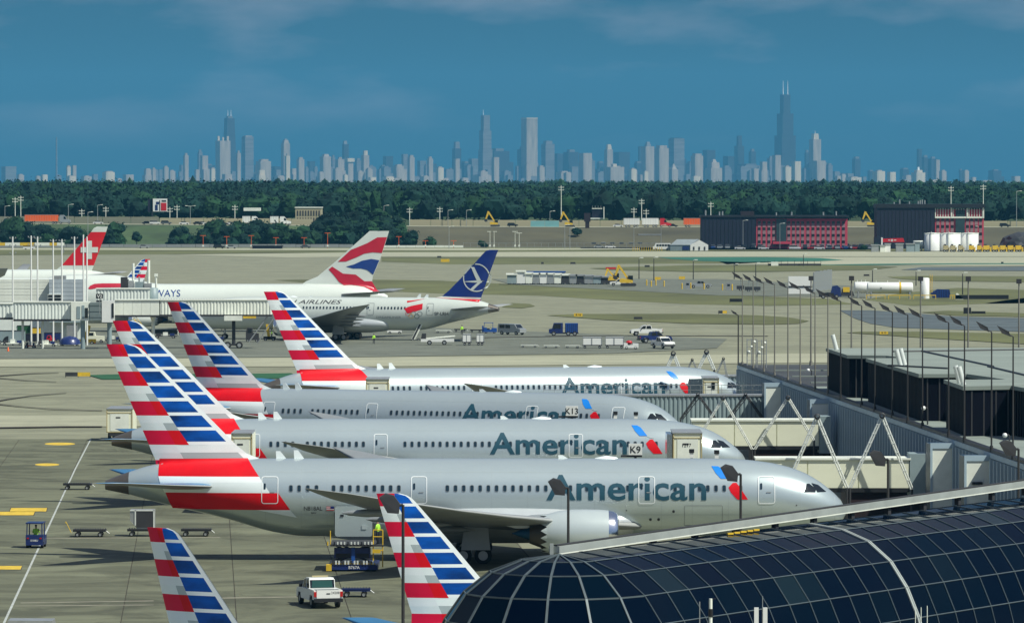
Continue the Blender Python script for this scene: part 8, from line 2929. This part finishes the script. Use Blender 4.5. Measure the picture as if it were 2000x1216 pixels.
b_.build('rail', M['offwhite'], fe2)
me = MB().box(-.06, .06, -.05, .05, 0, 4.4).mesh('post', M['offwhite'])
for k in range(17):
    link('post', me, fe2, (k, 0, 0))
# long dark band of stored gear below the middle bridge
clutter_box('baggage_cart', 'dark baggage carts under the middle of the long cream bridge', 'cart', 300, 345, 631, 652, 'charcoal', 'flat', d=1000)

# ------------------------------------------------------------------ people
def person(label, loc, rz=0, pose='stand', top='vest', legs='cloth', h=1.76, group=None):
    root = thing('person', label, 'person', loc, rz, group)
    k = h / 1.76
    sit = pose == 'sit'
    z0 = .0
    J = {}
    if not sit:
        J = {'pel': (0, 0, .95), 'bel': (0, 0, 1.12), 'che': (.02, 0, 1.35), 'neck': (.03, 0, 1.50), 'hd0': (.05, 0, 1.58), 'hd1': (.06, 0, 1.70),
             'hl': (0, .10, .90), 'kl': (.03, .12, .50), 'al': (-.02, .12, .09), 'tl': (.15, .13, .04),
             'hr': (0, -.10, .90), 'kr': (.06, -.13, .50), 'ar': (0, -.14, .09), 'tr': (.17, -.16, .04),
             'sl': (.02, .19, 1.42), 'el': (.05, .27, 1.15), 'wl': (.25, .22, 1.05), 'fl': (.33, .20, 1.05),
             'sr': (.02, -.19, 1.42), 'er': (-.01, -.27, 1.15), 'wr': (.12, -.28, .92), 'fr': (.16, -.28, .84)}
    else:
        J = {'pel': (0, 0, .0), 'bel': (0, 0, .17), 'che': (.02, 0, .40), 'neck': (.04, 0, .55), 'hd0': (.06, 0, .63), 'hd1': (.07, 0, .75),
             'hl': (.05, .10, -.02), 'kl': (.45, .13, .02), 'al': (.50, .13, -.40), 'tl': (.66, .13, -.44),
             'hr': (.05, -.10, -.02), 'kr': (.45, -.13, .02), 'ar': (.50, -.13, -.40), 'tr': (.66, -.13, -.44),
             'sl': (.02, .19, .47), 'el': (.12, .26, .22), 'wl': (.38, .18, .28), 'fl': (.46, .16, .30),
             'sr': (.02, -.19, .47), 'er': (.12, -.26, .22), 'wr': (.38, -.18, .28), 'fr': (.46, -.16, .30)}
    rad = {'pel': .15, 'bel': .14, 'che': .165, 'neck': .06, 'hd0': .085, 'hd1': .10, 'hl': .10, 'kl': .07, 'al': .05, 'tl': .045, 'hr': .10, 'kr': .07, 'ar': .05, 'tr': .045,
           'sl': .075, 'el': .055, 'wl': .04, 'fl': .035, 'sr': .075, 'er': .055, 'wr': .04, 'fr': .035}
    E = [('pel', 'bel'), ('bel', 'che'), ('che', 'neck'), ('neck', 'hd0'), ('hd0', 'hd1'), ('pel', 'hl'), ('hl', 'kl'), ('kl', 'al'), ('al', 'tl'), ('pel', 'hr'), ('hr', 'kr'), ('kr', 'ar'), ('ar', 'tr'),
         ('che', 'sl'), ('sl', 'el'), ('el', 'wl'), ('wl', 'fl'), ('che', 'sr'), ('sr', 'er'), ('er', 'wr'), ('wr', 'fr')]
    names = list(J)
    me = bpy.data.meshes.new('body_src')
    me.from_pydata([[c * k for c in J[n]] for n in names], [(names.index(a), names.index(b2)) for a, b2 in E], [])
    ob = bpy.data.objects.new('body_src', me)
    C.objects.link(ob)
    ob.modifiers.new('s', 'SKIN')
    sv_ = me.skin_vertices[0].data if me.skin_vertices else None
    if sv_ is None:
        bm = bmesh.new()
        bm.from_mesh(me)
        bm.verts.layers.skin.verify()
        bm.to_mesh(me)
        bm.free()
        sv_ = me.skin_vertices[0].data
    for i, n in enumerate(names):
        sv_[i].radius = (rad[n] * k * (.8 if n in ('pel', 'bel', 'che') else 1), rad[n] * k)
        sv_[i].use_root = (n == 'pel')
    ob.modifiers.new('u', 'SUBSURF').levels = 1
    dg = bpy.context.evaluated_depsgraph_get()
    dg.update()
    m2 = bpy.data.meshes.new_from_object(ob.evaluated_get(dg))
    bpy.data.objects.remove(ob)
    m2.name = 'body'
    m2.materials.clear()
    for nm in ('skin', top, legs, 'black'):
        m2.materials.append(M[nm])
    zn, zw = J['neck'][2] * k + .02, J['pel'][2] * k + .04
    zf = J['al'][2] * k
    for p in m2.polygons:
        c = p.center
        hand = min((Vector(J[n]) * k - c).length for n in ('fl', 'fr')) < .09
        leg = (c.z < zw) if not sit else (c.x > .16 and c.z < .12 * k or c.z < .06)
        arm = abs(c.y) > .2 * k and c.z > (.8 if not sit else .15) * k
        p.material_index = 0 if (c.z > zn or hand) else 1 if (arm or not leg) else (3 if c.z < zf + .03 else 2)
        p.use_smooth = True
    link('body', m2, root)
    hd = Vector(J['hd1']) * k
    MB().ball((hd.x - .015, 0, hd.z + .035), .105 * k, 12, sq=(1.05, .95, .8)).build('hair', M['hair'], root)
    b_ = MB()
    for s_ in (-1, 1):
        b_.ball((hd.x + .088 * k, s_ * .035 * k, hd.z - .03), .012, 6)
    b_.build('eyes', M['black'], root)
    MB().ball((hd.x + .10 * k, 0, hd.z - .055), .018, 6).build('nose', M['skin'], root)
    return root
gx, gy, xr_ = LOADER
person('person in a bright vest on the yellow-railed loader platform, dark trousers', (xr_ - .1, gy + .75, 1.98), R(150), 'stand')
person('person in a bright vest driving the navy tug', (TUG_AT[0], TUG_AT[1] - .2, .98), R(88), 'sit')
for px, yb, top, lab in ((348, 656, 'white', 'person in white clothes standing left of the third striped fin'), (531, 663, 'vest', 'person in a bright vest below the front of the pale airliner'), (730, 672, 'vest', 'person in a bright vest standing alone on the open apron'), (902, 654, 'vest', 'person in a bright vest behind the container carts')):
    g = G(px, yb)
    person(lab, (g.x, g.y, .05), R(200 if px < 600 else -60), 'stand', top, 'offwhite' if top == 'white' else 'cloth')
